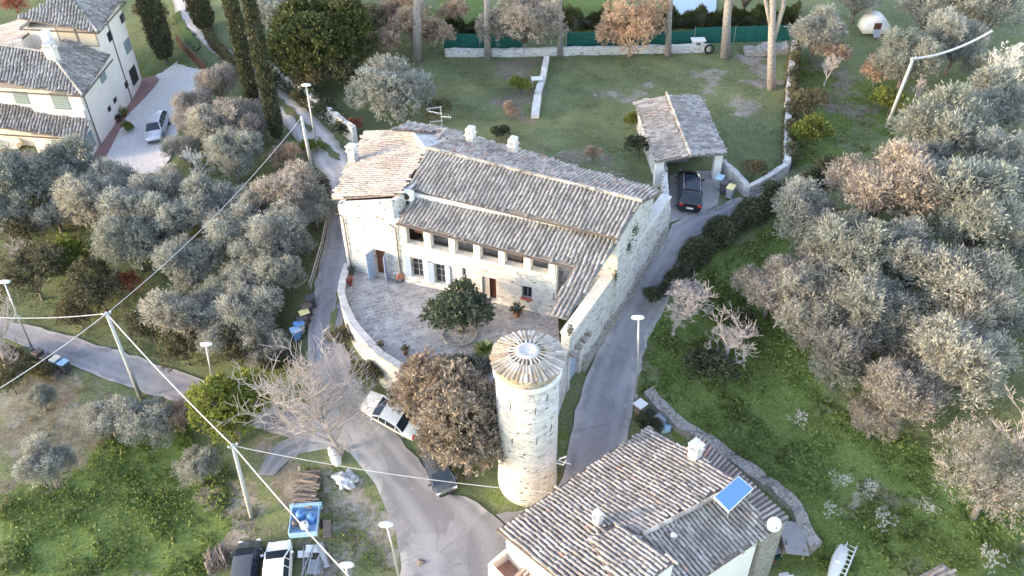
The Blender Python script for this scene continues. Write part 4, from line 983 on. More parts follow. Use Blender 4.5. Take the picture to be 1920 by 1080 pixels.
# wall running from the farmhouse past the carport
ground_strip('garden_wall', [(1249,425),(1246,400),(1244,375),(1243,345),(1238,318)], .4, 1.5, M['stone'], 'short stone wall with reddish edge between the farmhouse corner and the carport', 'wall')
ground_strip('garden_wall', [(1352,318),(1375,340),(1395,362),(1402,367),(1425,356),(1450,340),(1472,326)], .42, .95, M['stone_side'], 'angled low stone wall with pale top behind the wheelie bins by the lane', 'wall')
ground_strip('garden_wall', [(1472,326),(1473,290),(1474,240),(1476,190),(1481,140),(1486,95)], .5, 1.1, M['stone_side'], 'long straight boundary wall overgrown with ivy on the right edge of the lawn', 'wall')
ground_strip('garden_wall', [(835,104),(900,104),(960,104),(1050,102),(1140,100),(1240,98),(1330,96)], .5, .7, M['stone'], 'long low whitewashed stone wall under the green netting behind the lawn', 'wall')
ground_strip('stone_pile', [(1395,98),(1430,98),(1478,94)], 1.6, .55, M['drystone'], 'heap of loose grey stones at the far right end of the lawn', 'stones', jag=.3)
ground_strip('garden_wall', [(1025,112),(1018,150),(1008,180)], .55, .45, M['cap'], 'narrow pale ruined wall running across the lawn beside the white table', 'wall', jag=.1)
ground_strip('stone_block', [(1008,185),(1003,222)], .7, .4, M['cap'], 'pale broken stone block at the near end of the ruined lawn wall', 'stone', jag=.12)
ground_strip('boundary_wall', [(470,95),(500,130),(535,165),(570,190),(605,220),(640,245),(668,268)], .4, 1.5, M['stone'], 'white rubble wall along the right side of the gravel track below the cypresses', 'wall', jag=.12)
# green windbreak netting
def netting(pix, h, label):
    pts = [G(*q) for q in pix]; NT = thing('netting_fence', label, 'fence', pts[0]); O_ = np.array(pts[0])
    dd_ = densify([p[:2] for p in pts], 1.2); k = MB(); k.strip([p-O_[:2] for p in dd_], .03, lambda x, y: Tz(x+O_[0], y+O_[1])-O_[2]+.05, lambda x, y: Tz(x+O_[0], y+O_[1])-O_[2]+h+random.uniform(-.04, .04)); k.build('netting', M['net'], NT)
    for p in dd_[::3]:
        k = MB(); z_ = Tz(*p)-O_[2]; k.cyl((p[0]-O_[0], p[1]-O_[1]-.06, z_-.2), (p[0]-O_[0], p[1]-O_[1]-.06, z_+h+.1), .035, n=5); k.build('post', M['galv'], NT)
netting([(832,92),(900,94),(985,94)], 1.7, 'dark green netting fence behind the pine trunk at the left end of the lawn')
netting([(1062,88),(1150,88),(1240,86),(1300,84)], 1.5, 'green netting fence along the back of the lawn behind the pale leafy tree')
netting([(1300,82),(1400,80),(1497,76)], 1.7, 'taller green netting fence at the far right end of the lawn')
# wooden paling beside the road at the left of the farmhouse
wf = thing('wooden_fence', 'low wooden rail fence beside the road left of the farmhouse', 'fence', G(585, 555)); O_ = np.array(wf.location)
fp = [G(*q)+np.array([0, 0, .9]) for q in ((583,550),(596,505),(606,470),(614,430),(622,395))]
for i, p in enumerate(fp):
    k = MB(); q = p-O_; k.cyl((q[0], q[1], q[2]-1.2), (q[0], q[1], q[2]+.1), .06, n=6); k.build('post', M['oldwood'], wf)
k = MB(); k.tube([p-O_ for p in fp], .05, 5); k.build('rail', M['twig'], wf)
k = MB(); k.tube([p-O_-np.array([0, 0, .45]) for p in fp], .04, 5); k.build('rail', M['twig'], wf)

# ================================================================== villa on the far left
VL = wthing('villa', 'large cream villa with stepped tiled hip roofs and grey shutters beyond the olive grove', 'house', (-42, 74, -4.5))
vu = np.array([-math.cos(R(9)), math.sin(R(9))]); vw = np.array([-.02, 1.0]); V0 = np.array([-39.3, 69.75]); VG = -4.8
def vp_(u, v): p = V0+vu*u+vw*v; return p
def vA(u, v): return (*vp_(u, v), 0)
def vwall(nm, u0, v0, u1, v1, z0, top, ops=(), mat='plaster', t=.35):
    k = MB(); walls(k, vA(u0, v0), vA(u1, v1), t, z0, top if callable(top) else (lambda x, y: top), ops); return k.build(nm, M[mat], VL)
def vblock(nm, u0, v0, u1, v1, z0, z1, mat='plaster', roof=None):
    k = MB(); k.prism([tuple(vp_(*q)) for q in ((u0, v0), (u1, v0), (u1, v1), (u0, v1))], z0, z1); return k.build(nm, M[mat], VL)
def vfront(px0, px1, py0, py1, v, mat='shutter_villa', name='shutter', out=.05):
    """a panel on a front-facing wall at depth v, from pixel corners"""
    A = vA(12, v); B = vA(0, v); u0, za = on_wall(px0, py1, A, B); u1, _ = on_wall(px1, py1, A, B); _, zb2 = on_wall(px0, py0, A, B)
    k = MB(); wbox(k, A, B, u0, u1, -out, .05, za, zb2)
    nb = max(2, int((zb2-za)/.2))
    o = k.build(name, M[mat], VL)
    k = MB()
    for zz in np.linspace(za+.08, zb2-.1, nb): wbox(k, A, B, u0+.05, (u0+u1)/2-.03, -out-.03, -out-.002, zz, zz+.06); wbox(k, A, B, (u0+u1)/2+.03, u1-.05, -out-.03, -out-.002, zz, zz+.06)
    mesh_obj('slats', np.array(k.V), k.F, M[mat], o, False, np.array(VL.location)); return o
def vside(px0, px1, py0, py1, mat='shutter_villa', name='shutter', u=0):
    A = vA(u, 0); B = vA(u, 16); u0, za = on_wall(px0, py1, A, B); u1, _ = on_wall(px1, py1, A, B); _, zb2 = on_wall(px0, py0, A, B)
    k = MB(); wbox(k, A, B, u0, u1, -.05, .05, za, zb2); return k.build(name, M[mat], VL)
vblock('ground_floor', 0, 0, 5.0, 3, VG-1, -2.05); vblock('ground_floor', 5, 2.2, 16, 5, VG-1, -1.9)
vblock('middle_wall', 0, 2.4, 16, 9.4, VG-1, 1.25); vblock('tower_wall', 0, 9.3, 7.0, 16.4, VG-1, 4.3); None
# porch roof
pP = Pl((*vp_(0, -.5), -1.9), (vu[1], -abs(vu[0])), .27)
tile_roof('p', VL, [vA(-.5, -.5), vA(16, -.5), vA(16, 3.0), vA(5.2, 3.0), vA(5.2, 1.9), vA(-.5, 1.9)], pP, M['tile_grey'], M['tile_bed_pale'], sp=.3, co=.6)
vwall('balcony_parapet', 5.1, 2.05, 0, 2.05, -2.2, -.45, t=.18)
k = MB(); k.prism([tuple(vp_(*q)) for q in ((0, 2.2), (5.1, 2.2), (5.1, 2.45), (0, 2.45))], -2.2, -1.35); k.build('balcony_floor', M['plaster'], VL)
k = MB(); k.prism([tuple(vp_(*q)) for q in ((5, -.2), (16, -.2), (16, 2.3), (5, 2.3))], VG-.3, VG+.12); k.build('porch_floor', bpy.data.materials['brick_path_red'], VL)
for u_ in (9.5, 14): k = MB(); q = vp_(u_, -.1); k.box((q[0], q[1], -3.4), (.4, .4, 3)); k.build('pillar', M['plaster'], VL)
# middle hip roof
zm = 1.35
mF = Pl((*vp_(-.7, 1.7), zm), (vu[1], -abs(vu[0])), .36); mS = Pl((*vp_(-.7, 1.7), zm), -vu, .36)
hx = vp_(3.6, 6.0); t_ = 4.3
k_apex = vp_(3.5, 5.9)
tile_roof('mf', VL, [vA(-.7, 1.7), vA(16, 1.7), vA(16, 5.9), vA(3.5, 5.9)], mF, M['tile_grey'], M['tile_bed_pale'], sp=.3, co=.6)
tile_roof('ms', VL, [vA(-.7, 1.7), vA(3.5, 5.9), vA(3.5, 9.3), vA(.02, 9.3), vA(-.7, 9.6)], mS, M['tile_grey'], M['tile_bed_pale'], sp=.3, co=.6)
ridge_tiles(VL, (*vp_(-.7, 1.7), zm), (*k_apex, mF.z(*k_apex)), M['tile_pale'])
ridge_tiles(VL, (*k_apex, mF.z(*k_apex)), (*vp_(16, 5.9), mF.z(*vp_(16, 5.9))), M['tile_pale'])
vblock('roof_terrace', 3.6, 6.25, 16, 9.35, 1.2, 1.9, 'plaster')
vblock('roof_parapet', 3.6, 6.0, 16, 6.3, 1.2, mF.z(*k_apex)-.1, 'plaster')
# upper pyramid roof
zu = 4.4; c0 = vp_(-.6, 8.7); ap = vp_(3.4, 12.7)
uF = Pl((*c0, zu), (vu[1], -abs(vu[0])), .42); uS_ = Pl((*c0, zu), -vu, .42)
tile_roof('uf', VL, [vA(-.6, 8.7), vA(7.4, 8.7), vA(3.4, 12.7)], uF, M['tile_grey'], M['tile_bed_pale'], sp=.3, co=.6)
tile_roof('us', VL, [vA(-.6, 8.7), vA(3.4, 12.7), vA(-.6, 16.7)], uS_, M['tile_grey'], M['tile_bed_pale'], sp=.3, co=.6)
uW = Pl((*vp_(7.4, 8.7), zu), vu, .42); uN = Pl((*vp_(-.6, 16.7), zu), (-vu[1], abs(vu[0])), .42)
tile_roof('uw', VL, [vA(7.4, 8.7), vA(7.4, 16.7), vA(3.4, 12.7)], uW, M['tile_pale'], M['tile_bed_pale'], sp=.3, co=.6)  # this slope takes the paler tile, its sunlight painted in
tile_roof('un', VL, [vA(-.6, 16.7), vA(7.4, 16.7), vA(3.4, 12.7)], uN, M['tile_grey'], M['tile_bed_pale'], sp=.3, co=.6)
for a_, b_ in (((-.6, 8.7), zu), ((7.4, 8.7), zu), ((-.6, 16.7), zu)): ridge_tiles(VL, (*vp_(*a_), b_), (*ap, zu+.42*3.98), M['tile_pale'])
pWst = Pl((*vp_(8.0, 9), 3.4), vu, .30)
tile_roof('wst', VL, [vA(7.1, 7.6), vA(16.5, 7.6), vA(16.5, 17), vA(7.1, 17)], pWst, M['tile_pale'], M['tile_bed_pale'], sp=.3, co=.6)  # lit left roof: brightness painted with the paler tile
k = MB(); k.prism([tuple(vp_(*q)) for q in ((7, 7.65), (16, 7.65), (16, 16.4), (7, 16.4))], VG-1, lambda x, y: pWst.z(x, y)-.14); k.build('rear_wall', M['plaster'], VL)
k = MB(); k.prism([tuple(vp_(*q)) for q in ((6.9, 7.3), (16, 7.3), (16, 7.6), (6.9, 7.6))], 1, lambda x, y: pWst.z(x, y)+.1); k.build('roof_wall', M['plaster'], VL)
for nm, pa, pb in (('gutter', (vp_(-.75, -.6), -1.95), (vp_(16, -.6), -1.95)), ('gutter', (vp_(-.8, 1.6), zm-.06), (vp_(16, 1.6), zm-.06)), ('gutter', (vp_(-.8, 1.6), zm-.06), (vp_(-.8, 9.6), zm-.06)), ('gutter', (vp_(-.7, 8.6), zu-.06), (vp_(7.4, 8.6), zu-.06)), ('gutter', (vp_(-.7, 8.6), zu-.06), (vp_(-.7, 16.7), zu-.06))):
    k = MB(); k.tube([(*pa[0], pa[1]), (*pb[0], pb[1])], .08, 6); k.build(nm, M['pipe'], VL)
for v_, zt in ((12.4, zu-.1), (3.0, zm-.1), (.3, -2.1)):
    k = MB(); q = vp_(-.06, v_); k.tube([(q[0], q[1], VG), (q[0], q[1], zt)], .05, 6); k.build('downpipe', M['pipe'], VL)
chp = mF.px(100, 108); chimney(VL, chp, .9, .7, .9, R(-9), M['plaster'], M['cap'])
chp = uF.px(88, 72) ; k = MB(); k.box((chp[0], chp[1], 4.2), (.7, .6, 1.6), R(-9)); k.build('chimney', M['plaster_white'], VL)
vfront(31, 57, 171, 194, 2.4); vfront(107, 137, 174, 213, 2.4); vfront(104, 129, 262, 284, 0)
vside(167, 186, 246, 288); vside(191, 204, 135, 158); vside(238, 251, 72, 103)
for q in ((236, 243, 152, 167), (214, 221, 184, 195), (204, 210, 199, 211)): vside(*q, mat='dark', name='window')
vside(250, 264, 122, 162, mat='dark', name='doorway_shade_panel')  # dark panel on the wall stands in for the doorway's shade
for q in ((115, 147, 57, 80), (153, 185, 61, 84)):
    A = vA(12, 9.3); B = vA(0, 9.3); u0, za = on_wall(q[0], q[3], A, B); u1, _ = on_wall(q[1], q[3], A, B); zb2 = za+1.5
    k = MB(); wbox(k, A, B, u0, u1, -.04, .03, za, zb2); f_ = k.build('window', gloss('painted_amber_reflection', (.58, .52, .42), .2), VL)  # amber reflection is put into the pane's base colour
    k = MB()
    for a_, c_ in ((u0-.08, u0), (u1, u1+.08)): wbox(k, A, B, a_, c_, -.06, .0, za-.08, zb2)
    wbox(k, A, B, u0+.001, u1-.001, -.06, .0, za-.08, za-.001); mesh_obj('frame', np.array(k.V), k.F, M['oldwood'], f_, False, np.array(VL.location))
for q in ((205, 214, 57, 80), (228, 237, 25, 45)): vside(*q, mat='glass', name='window')
vg = ground_strip('gate', [(333,80),(388,138)], .12, 1.0, M['brownwood'], 'dark red sliding gate between the gravel track and the villa drive', 'gate', .2, 3, .0)

# ================================================================== vehicles
def make_car(name, label, paint, L=4.3, W=1.76, H=1.48, kind='hatch'):
    """front towards +x, standing on z=0"""
    c = thing(name, label, 'car'); h = L/2; hw = W/2
    # stations: x, z of belt line, roof z (None = no cabin), half width, half roof width
    if kind == 'sedan':
        S = [(-h, .62, None, .70), (-h+.08, .82, None, .90), (-h+.55, .98, None, .97), (-h+.80, .99, 1.0, 1), (-h+1.35, .97, H-.05, 1), (-h+2.1, .94, H, 1), (-h+2.65, .93, H-.06, 1), (-h+3.25, .92, .96, 1), (h-.75, .84, None, .98), (h-.2, .70, None, .90), (h, .52, None, .70)]
    else:
        S = [(-h, .70, None, .80), (-h+.06, .92, None, .93), (-h+.12, .98, 1.0, .96), (-h+.55, 1.0, H-.08, 1), (-h+1.2, .98, H, 1), (-h+2.1, .96, H, 1), (-h+2.6, .95, H-.06, 1), (-h+3.25, .93, .97, 1), (h-.7, .86, None, .98), (h-.18, .72, None, .90), (h, .52, None, .72)]
    V = []; F = []; GF = []
    rows = []
    for (x, zb, zr, wf) in S:
        w_ = hw*wf; zr_ = zb+.03 if zr is None else zr; wr = w_*.98 if zr is None else w_*(1-.24*min(1, (zr-zb)/.45)); wr = w_*.80 if zr is None else wr
        ring = [(0, .22), (w_*.88, .22), (w_, .42), (w_*1.0, .62), (w_*.97, zb), (wr, zr_), (wr*.86, zr_+.02), (0, zr_+.045)]
        pts = [(x, y, z) for y, z in ring]+[(x, -y, z) for y, z in ring[::-1][1:-1]]
        rows.append(len(V)); V += pts
    n = 14; nS = len(S)
    for i in range(nS-1):
        cab = S[i][2] is not None and S[i+1][2] is not None
        for j in range(n):
            f = (rows[i]+j, rows[i]+(j+1) % n, rows[i+1]+(j+1) % n, rows[i+1]+j)
            glass = False; rise = False
            if cab:
                if j in (4, 9): glass = True
                rise = S[i][2] < S[i+1][2]-.2 or S[i+1][2] < S[i][2]-.2
                if j in (6, 7) and rise: glass = True
            (GF.append((f, i, j in (6, 7), j)) if glass else F.append(f))
    F.append(tuple(rows[0]+j for j in range(n))); F.append(tuple(rows[-1]+j for j in range(n))[::-1])
    o = mesh_obj('body', V, F, paint, c, True); md = o.modifiers.new('b', 'BEVEL'); md.width = .03; md.segments = 2; md.limit_method = 'ANGLE'; md.angle_limit = R(25)
    for nm_, sel in (('windscreen', lambda f: f[2] and f[1] > 3), ('rear_window', lambda f: f[2] and f[1] <= 3), ('side_window', lambda f: not f[2] and f[3] == 4), ('side_window', lambda f: not f[2] and f[3] == 9)):
        gf = [f[0] for f in GF if sel(f)]; us_ = sorted({i for f in gf for i in f}); mp_ = {a: i for i, a in enumerate(us_)}
        mesh_obj(nm_, [V[i] for i in us_], [tuple(mp_[i] for i in f) for f in gf], M['carglass'], c)
    # pillars drawn as paint strips
    k = MB()
    for i in (4, 5, 6):
        x = S[i][0]
        for s_ in (0, 8):
            a = V[rows[i]+4] if s_ == 0 else V[rows[i]+10]; b_ = V[rows[i]+5] if s_ == 0 else V[rows[i]+9]
            if i in (5,): k.cyl((a[0], a[1]*1.004, a[2]), (b_[0], b_[1]*1.004, b_[2]), .03, n=5)
            else: k.cyl((a[0]+(.0), a[1]*1.004, a[2]), (b_[0], b_[1]*1.004, b_[2]), .028, n=5)
    k.build('pillars', paint, c)
    for x in (-h+.82, h-.85):
        for y in (-hw+.1, hw-.1):
            k = MB(); k.cyl((x, y-.1, .32), (x, y+.1, .32), .33, n=18); wh = k.build('wheel', M['tyre'], c)
            s_ = 1 if y > 0 else -1; k = MB(); k.cyl((x, y+.095*s_, .32), (x, y+.125*s_, .32), .21, n=12); mesh_obj('rim', np.array(k.V), k.F, M['rim'], wh)
    for s_ in (-1, 1):
        k = MB(); k.box((h-.16, s_*hw*.66, .64), (.22, .34, .13), s_*-.3); k.build('headlight', M['headlight'], c, bevel=.02)
        k = MB(); k.box((-h+.06, s_*hw*.72, .84), (.14, .32, .16), s_*.3); k.build('tail_light', M['taillight'], c, bevel=.02)
        k = MB(); k.box((-h+3.05, s_*(hw+.09), .98), (.14, .2, .12)); k.build('wing_mirror', paint, c, bevel=.03)
    k = MB(); k.box((h-.02, 0, .36), (.14, W*.66, .16)); k.build('front_grille', M['blackplastic'], c)
    k = MB(); k.box((-h-.015, 0, .62), (.03, .50, .12)); k.build('number_plate', M['lampwhite'], c)
    return c
def put_car(c, px, py, qx, qy):
    a = G(px, py); b_ = G(qx, qy); rz = math.atan2(b_[1]-a[1], b_[0]-a[0]); c.location = Vector((a[0], a[1], a[2]+.09)); c.rotation_euler = (0, 0, rz)
    hx, hy = math.cos(rz)*1.3, math.sin(rz)*1.3
    pit = math.atan2(Tz(a[0]+hx, a[1]+hy)-Tz(a[0]-hx, a[1]-hy), 2.6); rol = math.atan2(Tz(a[0]-hy*.5, a[1]+hx*.5)-Tz(a[0]+hy*.5, a[1]-hx*.5), 1.3)
    c.rotation_euler = (Matrix.Rotation(rz, 3, 'Z') @ Matrix.Rotation(-pit, 3, 'Y') @ Matrix.Rotation(rol, 3, 'X')).to_euler()
c = make_car('parked_car', 'black hatchback parked nose first in front of the stone carport', M['carblack'], 4.4, 1.84, 1.55); put_car(c, 1289, 368, 1288, 330)
k = MB(); k.box((-.35, 0, 1.602), (1.75, 1.0, .012)); k.build('sunroof', M['carglass'], c)
for s_ in (-1, 1): k = MB(); k.cyl((-1.2, s_*.62, 1.62), (.55, s_*.62, 1.6), .03, n=6); k.build('roof_rail', M['rim'], c)
c = make_car('parked_car', 'white saloon car parked on the road edge beside the large brownish tree', M['carwhite'], 4.3, 1.68, 1.38, 'sedan'); put_car(c, 737, 785, 692, 760)
c = make_car('parked_car', 'pale silver hatchback parked on the white gravel yard of the villa', M['carsilver'], 4.2, 1.75, 1.5); put_car(c, 300, 250, 291, 275)
c = make_car('parked_car', 'white hatchback at the bottom edge beside the blue trailer and scrap', M['carwhite'], 4.0, 1.66, 1.45); put_car(c, 527, 1082, 530, 1040)
c = make_car('parked_car', 'dark grey hatchback at the bottom edge beside the firewood pile', M['cargrey'], 3.9, 1.62, 1.5); put_car(c, 470, 1078, 474, 1040)
c = make_car('parked_car', 'black car half hidden under the dark tree left of the round tower', M['cargrey'], 3.8, 1.62, 1.45); put_car(c, 824, 880, 838, 918)

# ================================================================== wheelie bins
def make_bin(lid, body='bin_body'):
    b = thing('wheelie_bin', 'bin', 'bin')
    k = MB(); k.hexa([(-.22, -.24, .06), (.22, -.24, .06), (.22, .26, .06), (-.22, .26, .06)], [(-.27, -.33, .96), (.27, -.33, .96), (.27, .34, .96), (-.27, .34, .96)]); k.build('body', M[body], b, bevel=.02)
    k = MB(); k.hexa([(-.30, -.38, .965), (.30, -.38, .965), (.30, .36, .965), (-.30, .36, .965)], [(-.27, -.33, 1.03), (.27, -.33, 1.03), (.28, .34, 1.07), (-.28, .34, 1.07)]); k.build('lid', M[lid], b, bevel=.02)
    for s_ in (-1, 1): k = MB(); k.cyl((s_*.20-.03, .27, .1), (s_*.20+.03, .27, .1), .1, n=12); k.build('wheel', M['tyre'], b)
    k = MB(); k.cyl((-.24, .39, .98), (.24, .39, .98), .02, n=6); k.build('handle', M[body], b)
    return b
BK = {}
def put_bin(px, py, lid, body, rz, label, group, h=1.05):
    key = (lid, body)
    if key not in BK: BK[key] = Kind(make_bin(lid, body))
    g = G(px, py, h); g[2] += .06; return BK[key].place(g, rz, 1.0, label, group)
gr = 'wheelie bins beside the road left of the farmhouse'
for q in ((581,557,'bin_grey','bin_grey','grey wheelie bin farthest up the road in the row left of the farmhouse'), (574,573,'bin_brown','bin_grey','dark brown lidded wheelie bin second from the top of the roadside row'),
          (570,585,'bin_yellow','bin_grey','yellow lidded wheelie bin in the middle of the roadside row'), (565,595,'bin_grey','bin_brown','dark wheelie bin between the yellow lidded and the blue lidded ones'),
          (560,606,'bin_blue','bin_body','blue lidded wheelie bin next to the nearest end of the roadside row'), (553,617,'bin_lightblue','bin_blue','light blue lidded wheelie bin at the nearest end of the roadside row')):
    put_bin(*q[:4], R(-62), q[4], gr)
gr = 'wheelie bins beside the lower left road'
for q in ((70,659,'bin_brown','bin_grey','brown wheelie bin behind the lamp post at the lower left road'), (86,668,'bin_grey','bin_grey','dark grey wheelie bin left of the cream lidded one on the lower road'),
          (103,672,'bin_cream','bin_blue','cream lidded wheelie bin beside the lower left road'), (118,679,'bin_lightblue','bin_grey','blue lidded wheelie bin at the right end of the lower road group')):
    put_bin(*q[:4], R(155), q[4], gr)
gr = 'wheelie bins beside the carport'
for q in ((1350,332,'bin_lightblue','bin_body','light blue lidded wheelie bin closest to the carport pillar'), (1359,341,'bin_grey','bin_grey','black lidded wheelie bin between two others beside the carport'),
          (1371,350,'bin_yellow','bin_body','yellow lidded grey wheelie bin against the angled wall by the lane')):
    put_bin(*q[:4], R(-35), q[4], gr)

# ================================================================== lamps, poles, wires
def lamp(hx, hy, bx, by, label, arm=.5):
    b = G(bx, by); hgt = hfor(b, hy+3); top = P(hx, hy, b[2]+hgt)
    t = thing('street_lamp', label, 'street lamp', b, 0, 'street lamps along the roads'); tp_ = top-b
    dxy = tp_[:2]; 
    k = MB(); k.tube([(0, 0, -.3), (dxy[0]*.5*.6, dxy[1]*.5*.6, hgt*.5), (dxy[0]*.85, dxy[1]*.85, hgt-.15)], [.085, .07, .05], 8); k.build('pole', M['galv'], t, True)
    k = MB(); k.cyl((0, 0, -.1), (0, 0, .25), .14, .13, 10); k.build('base_collar', M['galv'], t)
    k = MB(); ex = (dxy[0]*.85, dxy[1]*.85, hgt-.15); k.tube([ex, (ex[0]-arm*.5, ex[1], hgt+.02), (tp_[0]-arm*.2, tp_[1], hgt+.05)], .03, 6); k.build('arm', M['galv'], t)
    k = MB(); sx = .42; V = []; F = []
    for (z_, f_) in ((0, .82), (.05, 1), (.13, .95), (.18, .6)):
        for j in range(14):
            a = 2*math.pi*j/14; V.append((tp_[0]+sx*f_*math.copysign(abs(math.cos(a))**.7, math.cos(a)), tp_[1]+.2*f_*math.sin(a), tp_[2]+z_-.05))
    for i in range(3):
        for j in range(14): F.append((i*14+j, i*14+(j+1) % 14, (i+1)*14+(j+1) % 14, (i+1)*14+j))
    F += [tuple(range(14))[::-1], tuple(range(42, 56))]
    mesh_obj('lamp_head', V, F, M['lampwhite'], t, True); return top
lamp(574, 160, 596, 290, 'tall street lamp beside the gravel track behind the farmhouse')
lamp(9, 529, 62, 657, 'street lamp at the left edge above the pink bare tree')
lamp(387, 646, 408, 745, 'street lamp behind the bright yellow-green tree on the lower road')
lamp(1196, 596, 1192, 745, 'street lamp on the lane right of the round tower')
lamp(724, 984, 750, 1090, 'street lamp at the road edge in the bottom middle')
lamp(650, 1060, 664, 1165, 'street lamp at the bottom edge beside the scrap yard, only its head visible')
def pole(tx, ty, bx, by, label, r0=.16, r1=.11, name='utility_pole', cross=True):
    b = G(bx, by); hgt = hfor(b, ty); top = P(tx, ty, b[2]+hgt); tp_ = top-b
    t = thing(name, label, 'pole', b, 0, 'poles carrying cables'); k = MB(); k.cyl((0, 0, -.5), tuple(tp_), r0, r1, 10); k.build('shaft', M['concrete_pole'], t, True)
    if cross:
        k = MB(); k.box((tp_[0], tp_[1], tp_[2]-.15), (.55, .1, .1), .5); k.build('bracket', M['galv'], t)
        for s_ in (-.25, .25): k = MB(); k.lathe((tp_[0]+s_*math.cos(.5), tp_[1]+s_*math.sin(.5), tp_[2]-.1), [(.03, 0), (.06, .05), (.05, .1), (.02, .14)], 8); k.build('insulator', M['lampwhite'], t)
    return top
pt1 = pole(199, 586, 265, 748, 'tall grey concrete pole beside the lower left road where four cables meet')
pt2 = pole(436, 834, 471, 968, 'grey concrete pole in the grass left of the firewood and the trailer')
pt3 = pole(1713, 108, 1662, 237, 'leaning wooden pole carrying a thick cable bundle among the olives on the right', .17, .11)
pt4 = pole(565, 218, 586, 320, 'short white pole standing beside the lamp on the gravel track', .15, .12, cross=False)
def cable(a, b_, sag, r, label):
    a = np.array(a, float); b_ = np.array(b_, float); pts = []
    for f in np.linspace(0, 1, 22): p = a*(1-f)+b_*f; pts.append((*p[:2], p[2]-sag*4*f*(1-f)))
    k = MB(); k.tube([np.array(p)-a for p in pts], r, 5); o = k.build('cable', M['wire']); o.location = Vector(a); tag(o, label, 'cable', 'overhead cables')
up = np.array([0, 0, -.08])
cable(pt1+up, P(-60, 592, pt1[2]), .3, .035, 'cable running from the tall lower left pole out of the left edge')
cable(pt1+up, P(-40, 752, pt1[2]+.5), .2, .028, 'cable running diagonally down from the tall lower left pole to the left edge')
cable(pt1+up, pt2+up, .35, .04, 'thick twisted cable sloping from the tall lower left pole to the next pole')
cable(pt2+up, P(700, 1130, pt2[2]+.3), .3, .042, 'thick cable crossing over the blue trailer to the bottom edge')
cable(pt1+up, pt4+np.array([0, 0, -.1]), .8, .022, 'thin cable crossing the olive grove towards the gravel track')
cable(pt2+up, P(1050, 925, -5.0), .5, .024, 'thin cable spanning the road between the near pole and the tower foot')
cable(pt3+up, P(1860, 58, pt3[2]+.3), .5, .10, 'thick grey cable bundle from the leaning wooden pole to the upper right trees')

# ================================================================== junk, wood, pots and other small things
def logs(label, px, py, qx, qy, wdt, hgt, r=.08, ln_=.9, cnt=120, jit=.25):
    a = G(px, py); b_ = G(qx, qy); d = (b_-a)[:2]; L_ = np.linalg.norm(d); d /= L_; n_ = np.array([-d[1], d[0]])
    t = wthing('firewood_stack', label, 'firewood', a, 'firewood stacks'); k = MB()
    for i in range(cnt):
        u_ = random.uniform(0, L_); z_ = random.uniform(0, hgt)*(1-.2*random.random()); o_ = random.uniform(-.15, .15)
        c_ = a[:2]+d*u_; zz = Tz(*c_)+z_+.05; an_ = math.atan2(n_[1], n_[0])+random.uniform(-jit, jit); v = np.array([math.cos(an_), math.sin(an_)])*wdt/2*random.uniform(.7, 1.05)
        k.cyl((*(c_-v+n_*o_), zz), (*(c_+v+n_*o_), zz+random.uniform(-.08, .08)), r*random.uniform(.5, 1.2), n=6)
    k.build('logs', M['oldwood'], t)
    for u_ in (0, L_):
        k = MB(); c_ = a[:2]+d*u_; k.cyl((*(c_-n_*wdt*.4), Tz(*c_)-.2), (*(c_-n_*wdt*.4), Tz(*c_)+hgt+.3), .05, n=6); k.build('stake', M['twig'], t)
logs('long stack of dark firewood logs behind the blue trailer', 582, 895, 572, 962, 1.5, .8, .085, cnt=150)
logs('pile of thin pale sticks at the bottom edge left of the dark grey car', 392, 1062, 425, 1050, 1.3, .9, .035, cnt=170, jit=.4)
gT = G(575, 990); tr = thing('trailer', 'light blue open trailer loaded with blue barrels and scrap', 'trailer', gT, R(4)); 
k = MB(); k.box((0, 0, .5), (1.7, 2.0, .1)); k.build('bed', M['bin_lightblue'], tr)
for nm, c_, d_ in (('side_rail', (-.85, 0, .78), (.07, 2.0, .45)), ('side_rail', (.85, 0, .78), (.07, 2.0, .45)), ('front_rail', (0, 1.02, .85), (2.0, .22, .5)), ('tailboard', (0, -1.0, .75), (1.7, .06, .4))): k = MB(); k.box(c_, d_); k.build(nm, M['bin_lightblue'], tr, bevel=.02)
for s_ in (-1, 1): k = MB(); k.cyl((s_*.98-.08, 0, .3), (s_*.98+.08, 0, .3), .3, n=14); k.build('wheel', M['tyre'], tr)
def small(name, cat, label, px, py, h, build, rz=0, group=None):
    g = G(px, py, h); t = thing(name, label, cat, g, rz, group); build(t); return t
for i, (dx, dy, m_, lb) in enumerate(((-.3, .3, 'bin_blue', 'dark blue barrel at the back left of the loaded trailer'), (.45, .1, 'bin_blue', 'upright blue barrel at the right side of the loaded trailer'), (.1, -.5, 'lampwhite', 'white plastic drum near the tailboard of the blue trailer'))):
    t = thing('barrel', lb, 'barrel', (gT[0]+dx, gT[1]+dy, gT[2]+.55)); k = MB(); k.lathe((0, 0, 0), [(.22, 0), (.26, .08), (.27, .35), (.26, .6), (.2, .66), (.02, .66)], 14); k.build('shell', M[m_], t, True); k = MB(); k.cyl((.08, 0, .66), (.08, 0, .70), .05, n=8); k.build('plug', M['blackplastic'], t)
t = thing('cement_mixer', 'small grey cement mixer on its stand among the scrap on the trailer', 'mixer', (gT[0]-.45, gT[1]-.35, gT[2]+.55)); k = MB(); k.lathe((0, 0, .25), [(.1, 0), (.24, .12), (.26, .3), (.16, .5), (.12, .5)], 12); k.build('drum', M['bin_grey'], t, True)
k = MB(); k.box((0, 0, .12), (.4, .3, .24)); k.build('stand', M['galv'], t)
